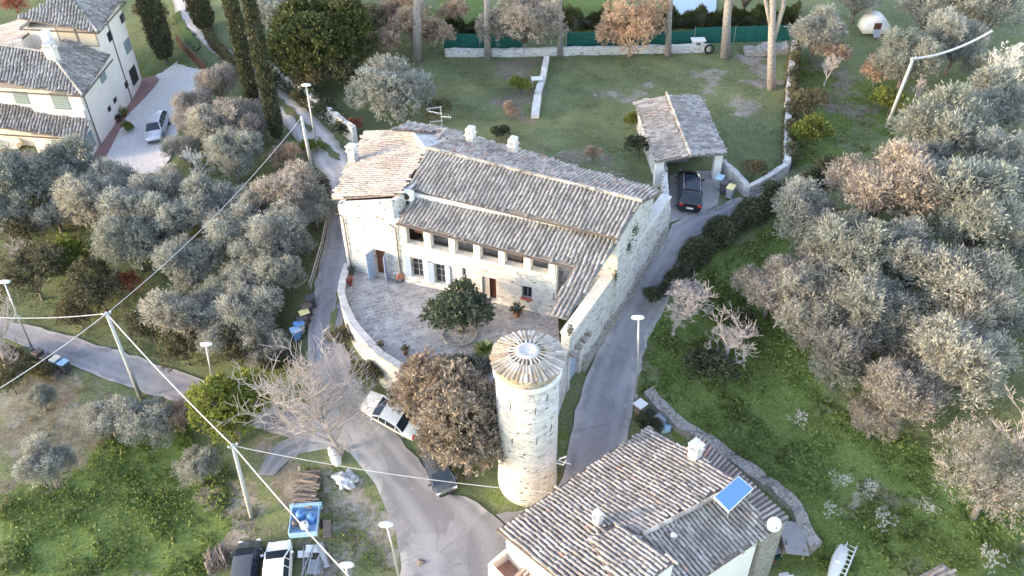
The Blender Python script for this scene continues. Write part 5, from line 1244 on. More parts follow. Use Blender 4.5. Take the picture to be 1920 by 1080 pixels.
for (px_, py_, sx, sy, mt_, lb) in ((590, 1028, 1.1, .5, 'lampwhite', 'white metal sheet lying tilted on the scrap behind the trailer'), (606, 1040, .4, 1.7, 'galv', 'long narrow grey metal sheet lying along the scrap heap'), (572, 1038, .9, .45, 'lampwhite', 'short white board nearest the white hatchback on the scrap heap'), (613, 990, .5, 1.2, 'oldwood', 'weathered wooden pallet standing right of the blue trailer'), (592, 1062, .9, .9, 'bin_body', 'grey crate at the bottom end of the scrap heap')):
    def bld(t, sx=sx, sy=sy, mt_=mt_):
        k = MB(); k.box((0, 0, .25), (sx, sy, .06), .2, (.15, .2)); k.build('sheet', M[mt_], t)
        for q in (-1, 1): k = MB(); k.box((q*sx*.38, 0, .12), (.07, sy*.9, .28), .2); k.build('batten', M['oldwood'], t)
    small('scrap_panel', 'scrap', lb, px_, py_, .3, bld, R(random.uniform(-15, 15)), 'scrap behind the trailer')
k = MB(); g_ = G(583, 1058)
for i in range(9): a_ = random.uniform(-.3, .3)+1.5; x_ = random.uniform(-.5, .7); k.cyl((x_, -1.0*math.sin(a_), .15+.05*i), (x_+2*math.cos(a_), 1.0*math.sin(a_), .2+.05*i), .035, n=5)
o = k.build('scaffold_tubes', M['galv']); o.location = Vector(g_); tag(o, 'bundle of thin metal scaffold tubes on the scrap heap near the bottom edge', 'tubes', None, 'stuff')
def blob(t, name, rx, ry, rz_, mat, seed=0, n=3, amp=.25):
    bm = bmesh.new(); bmesh.ops.create_icosphere(bm, subdivisions=n, radius=1); rnd = random.Random(seed); ph = [rnd.uniform(0, 6) for _ in range(6)]
    for v in bm.verts:
        c = v.co; f = 1+amp*(math.sin(3*c.x+ph[0])*math.sin(4*c.y+ph[1])+.6*math.sin(7*c.z+ph[2])*math.sin(6*c.x+ph[3])+.4*math.sin(11*c.y+ph[4]+5*c.x))
        v.co = Vector((c.x*rx*f, c.y*ry*f, max(-.1, c.z*rz_*f)))
    me = bpy.data.meshes.new(name); bm.to_mesh(me); bm.free(); me.materials.append(mat); o = bpy.data.objects.new(name, me); COL.objects.link(o)
    if t is not None: o.parent = t
    for p in me.polygons: p.use_smooth = True
    return o
o = blob(None, 'tarpaulin_heap', .75, .7, .5, plain('silvery_tarpaulin', (.50, .53, .58), .35, var=.5, scale=4, bmp=.8), 3, 4, .3); o.location = Vector(G(650, 902)); tag(o, 'crumpled silvery tarpaulin heap on the grass verge beside the curving road', 'tarpaulin')
g_ = G(627, 862); k = MB(); k.tube([(-.45, .9, .15), (-.1, .35, .3), (.25, -.35, .35), (.4, -.7, .3)], [.15, .32, .36, .2], 9); o = k.build('tree_stump', M['cap'], None, True); o.location = Vector(g_); tag(o, 'pale fallen stump lying under the bare pinkish tree beside the road', 'stump')
def pot(name, label, px, py, h, r, mat='terracotta', plant=None, ph=.35, grp=None, absz=None):
    g = G(px, py, h) if absz is None else P(px, py, absz); t = thing(name, label, 'pot', g, 0, grp); k = MB(); k.lathe((0, 0, 0), [(r*.65, 0), (r*.9, h*.9), (r, h*.9), (r, h), (r*.85, h), (r*.8, h*.8), (.01, h*.8)], 16); k.build('pot', M[mat], t, True)
    if plant:
        n_ = 160; q = np.random.normal(0, [r*.7, r*.7, ph*.3], (n_, 3))+[0, 0, h+ph*.5]; quads('plant', q[:, None]+np.random.normal(0, r*.22, (n_, 4, 3)), M[plant], t)
    return t
gp = 'pots in the yard behind the cottage'
pot('flower_pot', 'round terracotta pot beside the cottage wall below the white satellite dish', 1434, 1041, .3, .30, grp=gp); pot('flower_pot', 'terracotta pot nearest the bottom edge in the cottage yard', 1423, 1066, .3, .32, grp=gp)
pot('flower_pot', 'teal green plastic pot beside the table in the cottage yard', 1461, 1039, .35, .26, 'net', grp=gp); pot('flower_pot', 'small pale pot between the two terracotta pots in the cottage yard', 1419, 1050, .3, .2, 'cap', grp=gp)
pot('flower_pot', 'dark empty pot with a mossy rim right of the terracotta pots', 1438, 1056, .2, .28, 'hedge' if False else 'oldwood', grp=gp)
pot('flower_pot', 'red plastic tub tucked under the white satellite dish', 1442, 1016, .35, .33, 'red', grp=gp)
pot('flower_pot', 'small square brick coloured planter in the grass of the cottage yard', 1449, 1052, .25, .17, grp=gp)
gp = 'pots on the farmhouse terrace'
pot('flower_pot', 'pot of red flowers on the terrace edge near the farmhouse corner', 657, 534, .3, .2, 'red', 'redleaf', .3, gp, ZT)
pot('flower_pot', 'terracotta pot at the front edge of the terrace above the bare tree', 761, 664, .4, .2, plant='hedge', grp=gp, absz=ZT); pot('flower_pot', 'pale stone pot on the curved terrace wall above the road', 714, 655, .35, .18, 'cap', 'thicket', .25, gp, ZT)
pot('flower_pot', 'small dark pot against the farmhouse wall by the downpipe foot', 660, 515, .45, .2, 'oldwood', 'hedge', .2, gp, ZT)
pot('flower_pot', 'potted green shrub beside the villa side wall', 233, 213, .3, .3, 'terracotta', 'bright', .6, 'villa pots'); pot('flower_pot', 'second rounder potted shrub nearer along the villa side wall', 223, 223, .3, .3, 'terracotta', 'hedge', .5, 'villa pots')
# chair, bicycle wheel hoop, spiky plant
t = thing('armchair', 'round-backed reddish wicker armchair beside the blue shuttered farmhouse door', 'chair', P(750, 527, ZT), R(200))
k = MB(); k.box((0, 0, .38), (.55, .5, .1)); k.build('seat', M['terracotta'], t, bevel=.03)
k = MB()
for i in range(9): a0 = math.pi*(i)/9; a1_ = math.pi*(i+1)/9; k.hexa([(.3*math.cos(a0), .22, .4), (.3*math.cos(a1_), .22, .4), (.26*math.cos(a1_), .28, .4), (.26*math.cos(a0), .28, .4)], [(.3*math.cos(a0), .25, .45+.5*math.sin(a0)), (.3*math.cos(a1_), .25, .45+.5*math.sin(a1_)), (.26*math.cos(a1_), .31, .45+.5*math.sin(a1_)), (.26*math.cos(a0), .31, .45+.5*math.sin(a0))])
k.build('backrest', M['terracotta'], t)
for x_ in (-.24, .24):
    for y_ in (-.2, .2): k = MB(); k.cyl((x_, y_, 0), (x_, y_, .34), .03, n=6); k.build('leg', M['brownwood'], t)
t = thing('hose_reel', 'thin white hoop leaning on the farmhouse wall near the end of the terrace', 'hoop', P(1019, 590, ZT+.02)); k = MB(); k.tube([(.33*math.cos(a), .12*math.sin(a)*0, .36+.33*math.sin(a)) for a in np.linspace(0, 2*math.pi, 20)], .03, 5); k.build('ring', M['lampwhite'], t); k = MB(); k.cyl((0, .1, 0), (0, 0, .1), .04, n=6); k.build('foot', M['galv'], t)
def spiky(name, label, loc, n_, ln_, wd, mat, pt=True, up=.6):
    t = thing(name, label, 'plant', loc); V = []
    for i in range(n_):
        a = random.uniform(0, 2*math.pi); e = random.uniform(.1, 1.25)*up+.1; L_ = ln_*random.uniform(.7, 1.1); d = np.array([math.cos(a)*math.cos(e), math.sin(a)*math.cos(e), math.sin(e)]); s_ = np.array([-math.sin(a), math.cos(a), 0])*wd
        b0 = np.array([0, 0, .45])+d*.05; m_ = b0+d*L_*.5+np.array([0, 0, .02]); e_ = b0+d*L_-np.array([0, 0, .12*L_]); V.append([b0-s_*.6, b0+s_*.6, m_+s_, m_-s_]); V.append([m_-s_, m_+s_, e_+s_*.08, e_-s_*.08])
    quads('leaves', np.array(V), M[mat], t)
    if pt: k = MB(); k.lathe((0, 0, 0), [(.2, 0), (.3, .4), (.33, .4), (.32, .47), (.01, .42)], 14); k.build('pot', M['terracotta'], t, True)
    return t
spiky('agave', 'dark spiky agave in a red pot by the farmhouse wall near the loggia corner', P(970, 592, ZT), 70, .75, .05, 'bay')
spiky('yucca', 'yellow-green spiky yucca on the terrace left of the round tower roof', P(908, 668, ZT), 170, .95, .045, 'yucca', True, .9)
k = MB(); pc_ = P(862, 628, ZT); k.lathe((0, 0, 0), [(1.25, -.05), (1.25, .15), (1.1, .16), (1.08, .1), (.01, .1)], 28, .02); o = k.build('planter_ring', M['drystone']); o.location = Vector(pc_); tag(o, 'low round stone planter ring under the glossy green terrace shrub', 'planter')
# garden furniture and things at the back
def bl(t):
    k = MB(); k.box((0, 0, .72), (1.1, .8, .05)); k.build('tabletop', M['lampwhite'], t, bevel=.01)
    for x_ in (-.45, .45):
        for y_ in (-.3, .3): k = MB(); k.cyl((x_, y_, 0), (x_, y_, .7), .025, n=6); k.build('leg', M['lampwhite'], t)
small('garden_table', 'table', 'white garden table standing beside the ruined wall on the lawn', 1007, 147, .72, bl, .1)
def bl(t):
    k = MB(); k.tube([(.42*math.cos(a), 0, .45+.42*math.sin(a)) for a in np.linspace(0, 2*math.pi, 18)], .11, 7); k.build('tread', M['tyre'], t, True)
small('old_tyre', 'tyre', 'black tyre leaning against the low wall under the netting', 1330, 93, .4, bl)
def bl(t):
    k = MB(); k.box((0, 0, .5), (1.1, .7, 1.0)); k.build('body', M['cap'], t); k = MB(); k.box((0, 0, 1.06), (1.4, .9, .1)); k.build('slab', M['plaster_white'], t); k = MB(); k.box((0, -.355, .6), (.45, .02, .45)); k.build('opening', M['dark'], t)  # the opening is a dark panel, its shade put into the colour
small('stone_oven', 'oven', 'small white stone oven with a dark opening at the foot of the netting', 1308, 84, .5, bl)
def bl(t):
    V = []; F = []
    for i in range(9):
        a = math.pi*i/8
        for j, y_ in enumerate((-1.3, 1.3)): V.append((1.75*math.cos(a), y_, .6+1.9*math.sin(a)))
    k = MB(); k.hexa([(1.75*math.cos(math.pi*i/8), -1.3, .3+2.0*math.sin(math.pi*i/8)) for i in range(9)], [(1.75*math.cos(math.pi*i/8), 1.5, .3+2.0*math.sin(math.pi*i/8)) for i in range(9)]); k.build('shell', M['plaster_white'], t, True)
    k = MB(); k.box((-.1, -1.32, 1.35), (.9, .05, .8)); k.build('hatch', M['brownwood'], t)
    k = MB(); k.box((-.15, -1.75, .55), (.85, 1.1, .08), 0, (R(38), 0)); k.build('ramp', M['bin_body'], t)
shd = small('garden_shed', 'shed', 'small white round-topped garden shed with dark hatch and grey ramp at the top right', 1640, 50, .6, bl, R(-4)); shd.scale = (.8, .8, .8)
def bl(t):
    k = MB(); pr = [(-2.0, .03, 0), (-1.6, .2, .08), (-.8, .36, .12), (0, .42, .14), (.9, .36, .12), (1.6, .18, .1), (2.0, .03, .12)]
    V = []; F = []
    for x, w_, z_ in pr:
        for j in range(8): a = 2*math.pi*j/8; V.append((x, w_*math.cos(a), .3+z_+.2*math.sin(a)*(w_/.42)**.5))
    for i in range(len(pr)-1):
        for j in range(8): F.append((i*8+j, i*8+(j+1) % 8, (i+1)*8+(j+1) % 8, (i+1)*8+j))
    F += [tuple(range(8))[::-1], tuple(range(48, 56))]
    mesh_obj('hull', V, F, M['lampwhite'], t, True); k.cyl((-.3, 0, .6), (.4, 0, .6), .16, n=10); k.build('keel', M['lampwhite'], t)
    for x in (-1, 1): k = MB(); k.box((x, 0, .1), (.1, .7, .25)); k.build('trestle', M['oldwood'], t)
small('canoe', 'boat', 'white upturned canoe lying on the slope beside the ladder at the bottom right', 1572, 1052, .35, bl, R(57))
def bl(t):
    for s_ in (-1, 1): k = MB(); k.cyl((-2.0, s_*.28, .35), (2.0, s_*.28, .65), .045, n=6); k.build('rail', M['lampwhite'], t)
    for x_ in np.linspace(-1.8, 1.8, 12): k = MB(); k.cyl((x_, -.28, .5+x_*.075), (x_, .28, .5+x_*.075), .03, n=5); k.build('rung', M['lampwhite'], t)
small('ladder', 'ladder', 'white ladder lying in the grass right of the canoe at the bottom right', 1585, 1052, .5, bl, R(56))
def bl(t):
    k = MB(); k.box((0, 0, .42), (.6, .55, .06)); k.build('seat', M['lampwhite'], t); k = MB(); k.box((0, .27, .7), (.6, .06, .5)); k.build('backrest', M['lampwhite'], t)
    for x_ in (-.26, .26):
        for y_ in (-.22, .22): k = MB(); k.cyl((x_, y_, 0), (x_, y_, .4), .03, n=6); k.build('leg', M['lampwhite'], t)
small('plastic_chair', 'chair', 'white plastic chair on the grass at the bottom edge of the cottage yard', 1472, 1082, .4, bl, R(190))
def bl(t):
    k = MB(); k.box((0, 0, .75), (.85, .55, .05), .2); k.build('tabletop', M['greywood'], t)
    for x_ in (-.35, .35):
        for y_ in (-.2, .2): k = MB(); k.cyl((x_, y_, 0), (x_, y_, .73), .03, n=6); k.build('leg', M['oldwood'], t)
small('work_table', 'table', 'small grey wooden work table in the cottage yard between pots and plank shelter', 1452, 1032, .75, bl, R(10))
def bl(t):
    k = MB(); k.box((0, 0, .9), (1.5, 2.2, .05), R(10), (.1, .25)); k.build('sheet', M['greywood'], t)
    for x_ in (-.6, .6): k = MB(); k.cyl((x_, -.8, 0), (x_, -.8, .9), .05, n=6); k.build('post', M['oldwood'], t)
    k = MB(); k.box((-.7, .3, .55), (.25, 2.0, 1.0), R(10)); k.build('plank', M['oldwood'], t)
small('lean_shelter', 'shelter', 'grey board shelter against the slope at the end of the corrugated lean-to', 1487, 1010, .8, bl, R(-10))
def bl(t):
    k = MB(); k.box((0, 0, .95), (.75, .7, .06)); k.build('lid', M['lampwhite'], t); k = MB(); k.box((0, 0, .55), (.55, .5, .74)); k.build('body', M['oldwood'], t)
small('utility_box', 'box', 'brown box with a white square top beside the lane lamp above the cottage', 1201, 757, .95, bl, R(40))
for (px_, py_, lb, mt_, s_) in ((1240, 782, 'blue-grey plastic sack on the stones above the cottage roof corner', 'bin_body', .5), (1250, 766, 'white sack lying on the stones right of the white topped box', 'cap', .35), (1246, 803, 'pale green sheet folded behind the cottage roof corner', 'bin_lightblue', .5), (1216, 775, 'dark sack leaning by the white topped box at the lane', 'blackplastic', .4), (790, 1055, 'small dark heap of leaves on the asphalt at the bottom middle', 'oldwood', .3)):
    o = blob(None, 'sack', s_, s_*.8, s_*.6, M[mt_], px_, 3, .25); o.location = Vector(G(px_, py_)); tag(o, lb, 'sack')
def bl(t):
    k = MB(); k.box((0, 0, .3), (2.1, .9, .3)); k.build('seat', M['plaster_white'], t, bevel=.06); k = MB(); k.box((0, .5, .5), (2.1, .25, .6)); k.build('backrest', M['plaster_white'], t, bevel=.06)
    for s_ in (-1, 1): k = MB(); k.box((s_*1.15, .05, .4), (.2, 1.0, .5)); k.build('armrest', M['plaster_white'], t, bevel=.05)
t_ = small('outdoor_sofa', 'sofa', 'white cushioned sofa under the porch of the villa', 15, 272, .3, bl, R(-8))
# roof corner of a shed at the bottom edge
SH = wthing('shed', 'small shed with a rusty brown tiled roof cut by the bottom edge on the right', 'shed', G(1760, 1100)); s_z = SH.location[2]+2.2
sp1, sp2 = P(1712, 1085, s_z), P(1768, 1056, s_z+.35); sp3 = P(1810, 1092, s_z+.35); sdn = (sp1-sp2)[:2]; spl = Pl(sp2, sdn, .2)
sd_ = sdn/np.linalg.norm(sdn); sp4 = sp3[:2]-(sp2[:2])+sp1[:2]; ext = (sp3-sp2)[:2]/np.linalg.norm((sp3-sp2)[:2])*3
tile_roof('sh', SH, [sp2[:2], sp2[:2]+ext, sp1[:2]+ext, sp1[:2]], spl, M['tile_red'], M['tile_bed'], sp=.3)
k = MB(); cS = [sp2[:2]-(-sd_)*.2+ext*.08, sp2[:2]+ext, sp1[:2]+ext-sd_*.2, sp1[:2]+ext*.08-sd_*.2]; k.prism([tuple(p) for p in cS], SH.location[2]-1, lambda x, y: spl.z(x, y)-.14); k.build('wall', M['drystone'], SH)
# swimming pool / pale court beyond the netting
patch('pool_water', [(1262,-30),(1345,-30),(1342,30),(1262,36)], gloss('pale_pool_water', (.35, .48, .58), .1), .06)

# ================================================================== vegetation
def rnd_dir(n, rng): v = rng.normal(size=(n, 3)); return v/np.linalg.norm(v, axis=1, keepdims=True)
def leaf_quads(P0, D, L_, Wd, rng, curl=.0):
    """rhombic leaves from P0 along D"""
    side = np.cross(D, rnd_dir(len(D), rng)); side /= np.linalg.norm(side, axis=1, keepdims=True)+1e-9
    L_ = L_[:, None]; Wd = Wd[:, None]; mid = P0+D*L_*.5+np.array([0, 0, -1])*curl*L_
    return np.stack([P0, mid+side*Wd*.5, P0+D*L_+np.array([0, 0, -1])*curl*2*L_, mid-side*Wd*.5], 1)
def lobes(rng, n, rx, rz, r0, r1, flat=.0):
    out = [(0, 0, 0, (r0+r1)/2*1.25)]
    for i in range(n):
        a = 2*math.pi*(i+rng.uniform(-.3, .3))/n*1.0*(1 if i % 2 else 1.7); e = rng.uniform(-.35, .9); rr = rng.uniform(.55, .95)
        out.append((rx*rr*math.cos(a)*math.cos(e*.8), rx*rr*math.sin(a)*math.cos(e*.8), rz*rr*math.sin(e*1.2), rng.uniform(r0, r1)))
    return out
def crown_quads(seed, R_=2.2, rz=1.6, nl=9, r0=.75, r1=1.15, nsp=620, lp=12, ll=.2, lw=.06, spl=.35, up=.55, droop=.0, flatb=.3):
    rng = np.random.default_rng(seed); lb = lobes(rng, nl, R_*.68, rz*.8, r0, r1); w_ = np.array([l[3]**2 for l in lb]); ch = rng.choice(len(lb), nsp, p=w_/w_.sum())
    c = np.array([l[:3] for l in lb])[ch]; r = np.array([l[3] for l in lb])[ch]; d = rnd_dir(nsp, rng); d[:, 2] = np.where(d[:, 2] < -flatb, -d[:, 2], d[:, 2])
    base = c+d*(r*rng.uniform(.55, 1.0, nsp)**.5)[:, None]*np.array([1, 1, .85])
    ax = d*.7+np.array([0, 0, up])+rng.normal(0, .25, (nsp, 3)); ax /= np.linalg.norm(ax, axis=1, keepdims=True)
    t = rng.uniform(0, 1, (nsp, lp)); P0 = base[:, None]+ax[:, None]*(t*spl)[..., None]+rng.normal(0, spl*.16, (nsp, lp, 3))
    D = ax[:, None]*.8+rng.normal(0, .55, (nsp, lp, 3)); D /= np.linalg.norm(D, axis=2, keepdims=True)
    P0 = P0.reshape(-1, 3); D = D.reshape(-1, 3); n = len(P0)
    return leaf_quads(P0, D, ll*rng.uniform(.7, 1.3, n), lw*rng.uniform(.7, 1.3, n), rng, droop), lb
def trunk_mb(seed, h, r, lb, zc, fork=.45, lean=.15):
    rng = random.Random(seed); k = MB(); fx, fy = rng.uniform(-lean, lean), rng.uniform(-lean, lean)
    F_ = (fx, fy, h*fork); k.tube([(0, 0, -.35), (fx*.3, fy*.3, h*fork*.4), F_], [r*1.35, r, r*.85], 8)
    for l in lb[1:]:
        e = (l[0], l[1], zc+l[2]); m_ = (fx+(e[0]-fx)*.45+rng.uniform(-.15, .15), fy+(e[1]-fy)*.45+rng.uniform(-.15, .15), F_[2]+(e[2]-F_[2])*.6)
        k.tube([(fx, fy, F_[2]-.1), m_, e], [r*.5, r*.34, r*.12], 6)
        for _ in range(3):
            q = (e[0]+rng.uniform(-.7, .7)*l[3], e[1]+rng.uniform(-.7, .7)*l[3], e[2]+rng.uniform(0, .8)*l[3]); k.tube([m_, ((m_[0]+q[0])/2, (m_[1]+q[1])/2, (m_[2]+q[2])/2+.1), q], [r*.2, r*.13, r*.05], 4)
    return k
def leafy_tree(name, cat, seed, zc, mat, bark='bark', tr=.16, fork=.4, **kw):
    t = thing(name, cat, cat); V, lb = crown_quads(seed, **kw); V = V+np.array([0, 0, zc])
    o = quads('crown', V, M[mat], t); trunk_mb(seed, zc, tr, lb, zc, fork).build('trunk', M[bark], t, True); return t
def bare(seed, h, spread, depth=5, r=.13, mat='twig', up=.25, nb=3, base=4, name='bare_tree'):
    rng = random.Random(seed); t = thing(name, 'leafless twiggy shrub left out', 'tree'); kt = MB(); kb = MB()
    def grow(p, d, L_, r_, dp):
        pts = [p]; q = Vector(p)
        for i in range(3):
            d = (d+Vector((rng.uniform(-.22, .22), rng.uniform(-.22, .22), rng.uniform(-.1, .2)+up*.12))).normalized(); q = q+d*L_/3; pts.append(tuple(q))
        r_ = max(r_, .017); (kt if dp >= depth-1 else kb).tube(pts, [r_, r_*.85, r_*.7, r_*.55], 6 if dp > 3 else 4)
        if dp > 0:
            for _ in range(nb if dp < depth else base):
                i = rng.choice((1, 2, 3, 3)); dd = (d+Vector((rng.uniform(-1, 1), rng.uniform(-1, 1), rng.uniform(-.5, .8)))*spread).normalized(); grow(pts[i], dd, L_*rng.uniform(.6, .85), r_*.55, dp-1)
    kt.tube([(0, 0, -.3), (0, 0, .3)], [r*1.5, r*1.1], 7)
    grow((0, 0, .2), Vector((rng.uniform(-.15, .15), rng.uniform(-.15, .15), 1)), h*.33, r, depth)
    kt.build('trunk', M[mat], t, True); kb.build('branches', M[mat], t); return t
KO = [Kind(leafy_tree('olive_tree', 'olive tree', 10+i, 2.3, 'olive', tr=.17, R_=2.75, rz=2.1, nl=13+i % 4, r0=.38, r1=.92, nsp=1050, lp=17, ll=.25, lw=.055, spl=.6, up=.7, flatb=.75)) for i in range(6)]
KP = [Kind(leafy_tree('olive_tree', 'olive tree', 30+i, 2.3, 'olive_warm', tr=.17, R_=2.7, rz=2.1, nl=14, r0=.4, r1=.95, nsp=1050, lp=17, ll=.23, lw=.055, spl=.55, up=.6, flatb=.75)) for i in range(3)]  # olives whose leaf colour carries the warm sunlight
KB = [Kind(leafy_tree('shrub', 'shrub', 50+i, 1.0, 'hedge', tr=.05, R_=1.3, rz=.9, nl=6, r0=.4, r1=.7, nsp=330, lp=13, ll=.17, lw=.085, spl=.25, up=.4)) for i in range(2)]
KG = [Kind(leafy_tree('shrub', 'shrub', 55+i, 1.0, 'bright', tr=.05, R_=1.3, rz=.9, nl=7, r0=.35, r1=.65, nsp=330, lp=13, ll=.2, lw=.09, spl=.3, up=.6)) for i in range(2)]
KT = [Kind(leafy_tree('bush', 'bush', 60+i, 1.5, 'thicket', tr=.07, R_=2.1, rz=1.2, nl=9, r0=.5, r1=.9, nsp=560, lp=13, ll=.17, lw=.075, spl=.35, up=.4)) for i in range(2)]
KR = [Kind(leafy_tree('bush', 'bush', 65, 1.2, 'redleaf', tr=.05, R_=1.5, rz=.9, nl=6, r0=.4, r1=.7, nsp=220, lp=10, ll=.16, lw=.08, spl=.3, up=.4))]
KA = [Kind(leafy_tree('bush', 'bush', 68+i, 1.3, 'autumn', tr=.06, R_=1.6, rz=1.2, nl=7, r0=.45, r1=.75, nsp=360, lp=13, ll=.17, lw=.08, spl=.35, up=.4)) for i in range(2)]
RND = random.Random(5)
def plant(kinds, cx, cy, wpx, label, group=None, hc=None, baseR=2.5, zs=1.0):
    """crown centre at pixel (cx,cy), crown wpx pixels wide"""
    h0 = 2.3
    g = G(cx, cy, h0 if hc is None else hc); s_px = FL/((g-_C)@_F+1e-9); s_ = (wpx/s_px)/(2*baseR)
    if hc is None: g = G(cx, cy, h0*s_*zs)
    k = kinds[plant.i % len(kinds)]; plant.i += 1
    return k.place(g, RND.uniform(0, 6.28), s_, label, group, s_*zs)
plant.i = 0
GRV = 'olive trees of the right hand grove'
for (x, y, w_, pale, lb) in (
 (1655,360,205,1,'large rounded olive with a warm sunlit left side near the end of the lane hedge'),
 (1770,255,190,0,'silvery olive just right of the foot of the leaning wooden pole'),
 (1735,330,130,0,'grey olive squeezed behind the large warm rounded olive'),
 (1860,215,160,0,'grey olive below the bare branched tree with white leaves at the right edge'),
 (1880,330,170,0,'olive at the right edge beneath the thick cable end'),
 (1825,415,210,0,'broad silvery olive in the upper middle of the right grove'),
 (1512,415,150,0,'grey olive nearest to the bend of the lane hedge'),
 (1590,478,185,0,'silvery olive standing between the lane hedge tree and the warm rounded olive'),
 (1715,505,165,0,'olive in the centre of the right grove with dark gap above it'),
 (1445,545,140,1,'pinkish pale olive at the left rim of the right grove above the green slope'),
 (1520,570,160,0,'olive just inside the left rim of the right grove'),
 (1645,590,170,0,'round silvery olive in the middle of the right grove'),
 (1560,650,165,1,'warm lit pale olive bulging over the green slope midway down'),
 (1570,690,120,0,'small olive tucked below the bulging warm lit one'),
 (1690,745,185,1,'pale olive hanging lowest over the weedy slope'),
 (1640,790,110,1,'small beige topped olive at the lowest tip of the right grove'),
 (1810,555,195,0,'wide olive right of the dark gap in the middle of the grove'),
 (1800,690,215,0,'largest silvery olive in the lower part of the right grove'),
 (1895,470,120,0,'olive cut by the right edge at mid height'),
 (1890,600,130,0,'olive cut by the right edge just below mid height'),
 (1540,505,110,0,'small olive filling the gap beneath the lane hedge bend tree'),
 (1690,640,120,0,'small olive between the two widest lower olives')):
    plant(KP if pale else KO, x, y, w_*.93, lb, GRV)
GU = 'shaded olives at the upper right'
for (x, y, w_, lb) in ((1700,115,115,'dark shaded olive below the round topped white shed'), (1790,85,120,'shaded olive left of the end of the thick cable'), (1740,22,115,'dim olive at the top edge right of the white shed'), (1608,2,90,'olive left of the white shed at the top edge'), (1850,30,140,'dim olive at the top edge near the right corner'), (1530,70,100,'small grey olive behind the right end of the netting'), (1845,130,90,'small shaded olive under the cable end')):
    plant(KO, x, y, w_, lb, GU)
GL = 'olive trees of the left hand grove'
for (x, y, w_, pale, lb) in (
 (50,345,130,0,'olive just below the villa porch at the left edge'), (130,330,120,0,'olive below the villa corner'), (210,362,115,0,'olive below the foot of the white gravel yard'),
 (300,368,100,0,'olive below the right tip of the gravel yard'), (368,212,85,1,'pale olive overhanging the silver hatchback'), (350,278,75,0,'olive right behind the silver hatchback'),
 (408,165,85,1,'warm tinted olive beside the villa gate'), (408,250,100,0,'grey olive between the gravel yard and the tall cypresses'), (455,230,100,1,'beige tinted olive left of the nearest cypress'),
 (440,300,100,0,'olive below the beige tinted one near the cypresses'), (20,400,110,0,'olive cut by the left edge above the thicket'), (100,395,100,0,'small silver olive above the brown green thicket'),
 (180,385,120,0,'olive in the second row under the villa'), (265,395,120,0,'olive in the second row under the gravel yard'), (250,455,130,0,'open crowned olive with visible dark forked trunk'),
 (330,420,110,0,'olive just right of the open crowned forked one'), (390,395,110,0,'olive crossed by the thin cable'), (540,355,120,1,'beige crowned olive near the wooden roadside fence'),
 (470,390,90,0,'slim olive left of the beige crowned one'), (590,395,80,0,'small olive touching the farmhouse road fence'), (440,445,120,0,'olive in the centre of the left grove'),
 (520,445,115,0,'olive above the row of wheelie bins'), (360,500,110,0,'olive right below the thin cable in the lower grove'), (480,510,110,0,'round olive between the grove centre and the bins'),
 (524,520,95,0,'olive directly left of the wheelie bins'), (350,595,130,0,'big round olive above the lower road lamp'), (425,560,100,0,'olive right of the big round one above the lamp'),
 (470,598,115,0,'silvery olive at the lower right of the left grove'), (420,635,100,0,'lowest olive of the left grove beside the lamp head'), (498,655,80,0,'dark olive below the blue lidded bins'),
 (556,462,70,0,'narrow olive leaning to the wooden fence'), (310,470,80,0,'small olive under the cable beside the forked one')):
    plant(KP if pale else KO, x, y, w_*1.06, lb, GL)
GM = 'olives of the lower left meadow'
for (x, y, w_, lb) in ((78,750,60,'tiny thin olive alone in the dry meadow'), (90,880,110,'silvery olive with bushy foot in the dry meadow near the left edge'), (205,790,95,'grey olive at the road end of the weedy meadow'), (275,795,110,'silvery olive left of the orange tinted bush'), (372,880,90,'small grey olive below the bright yellow-green tree')):
    plant(KO, x, y, w_, lb, GM)
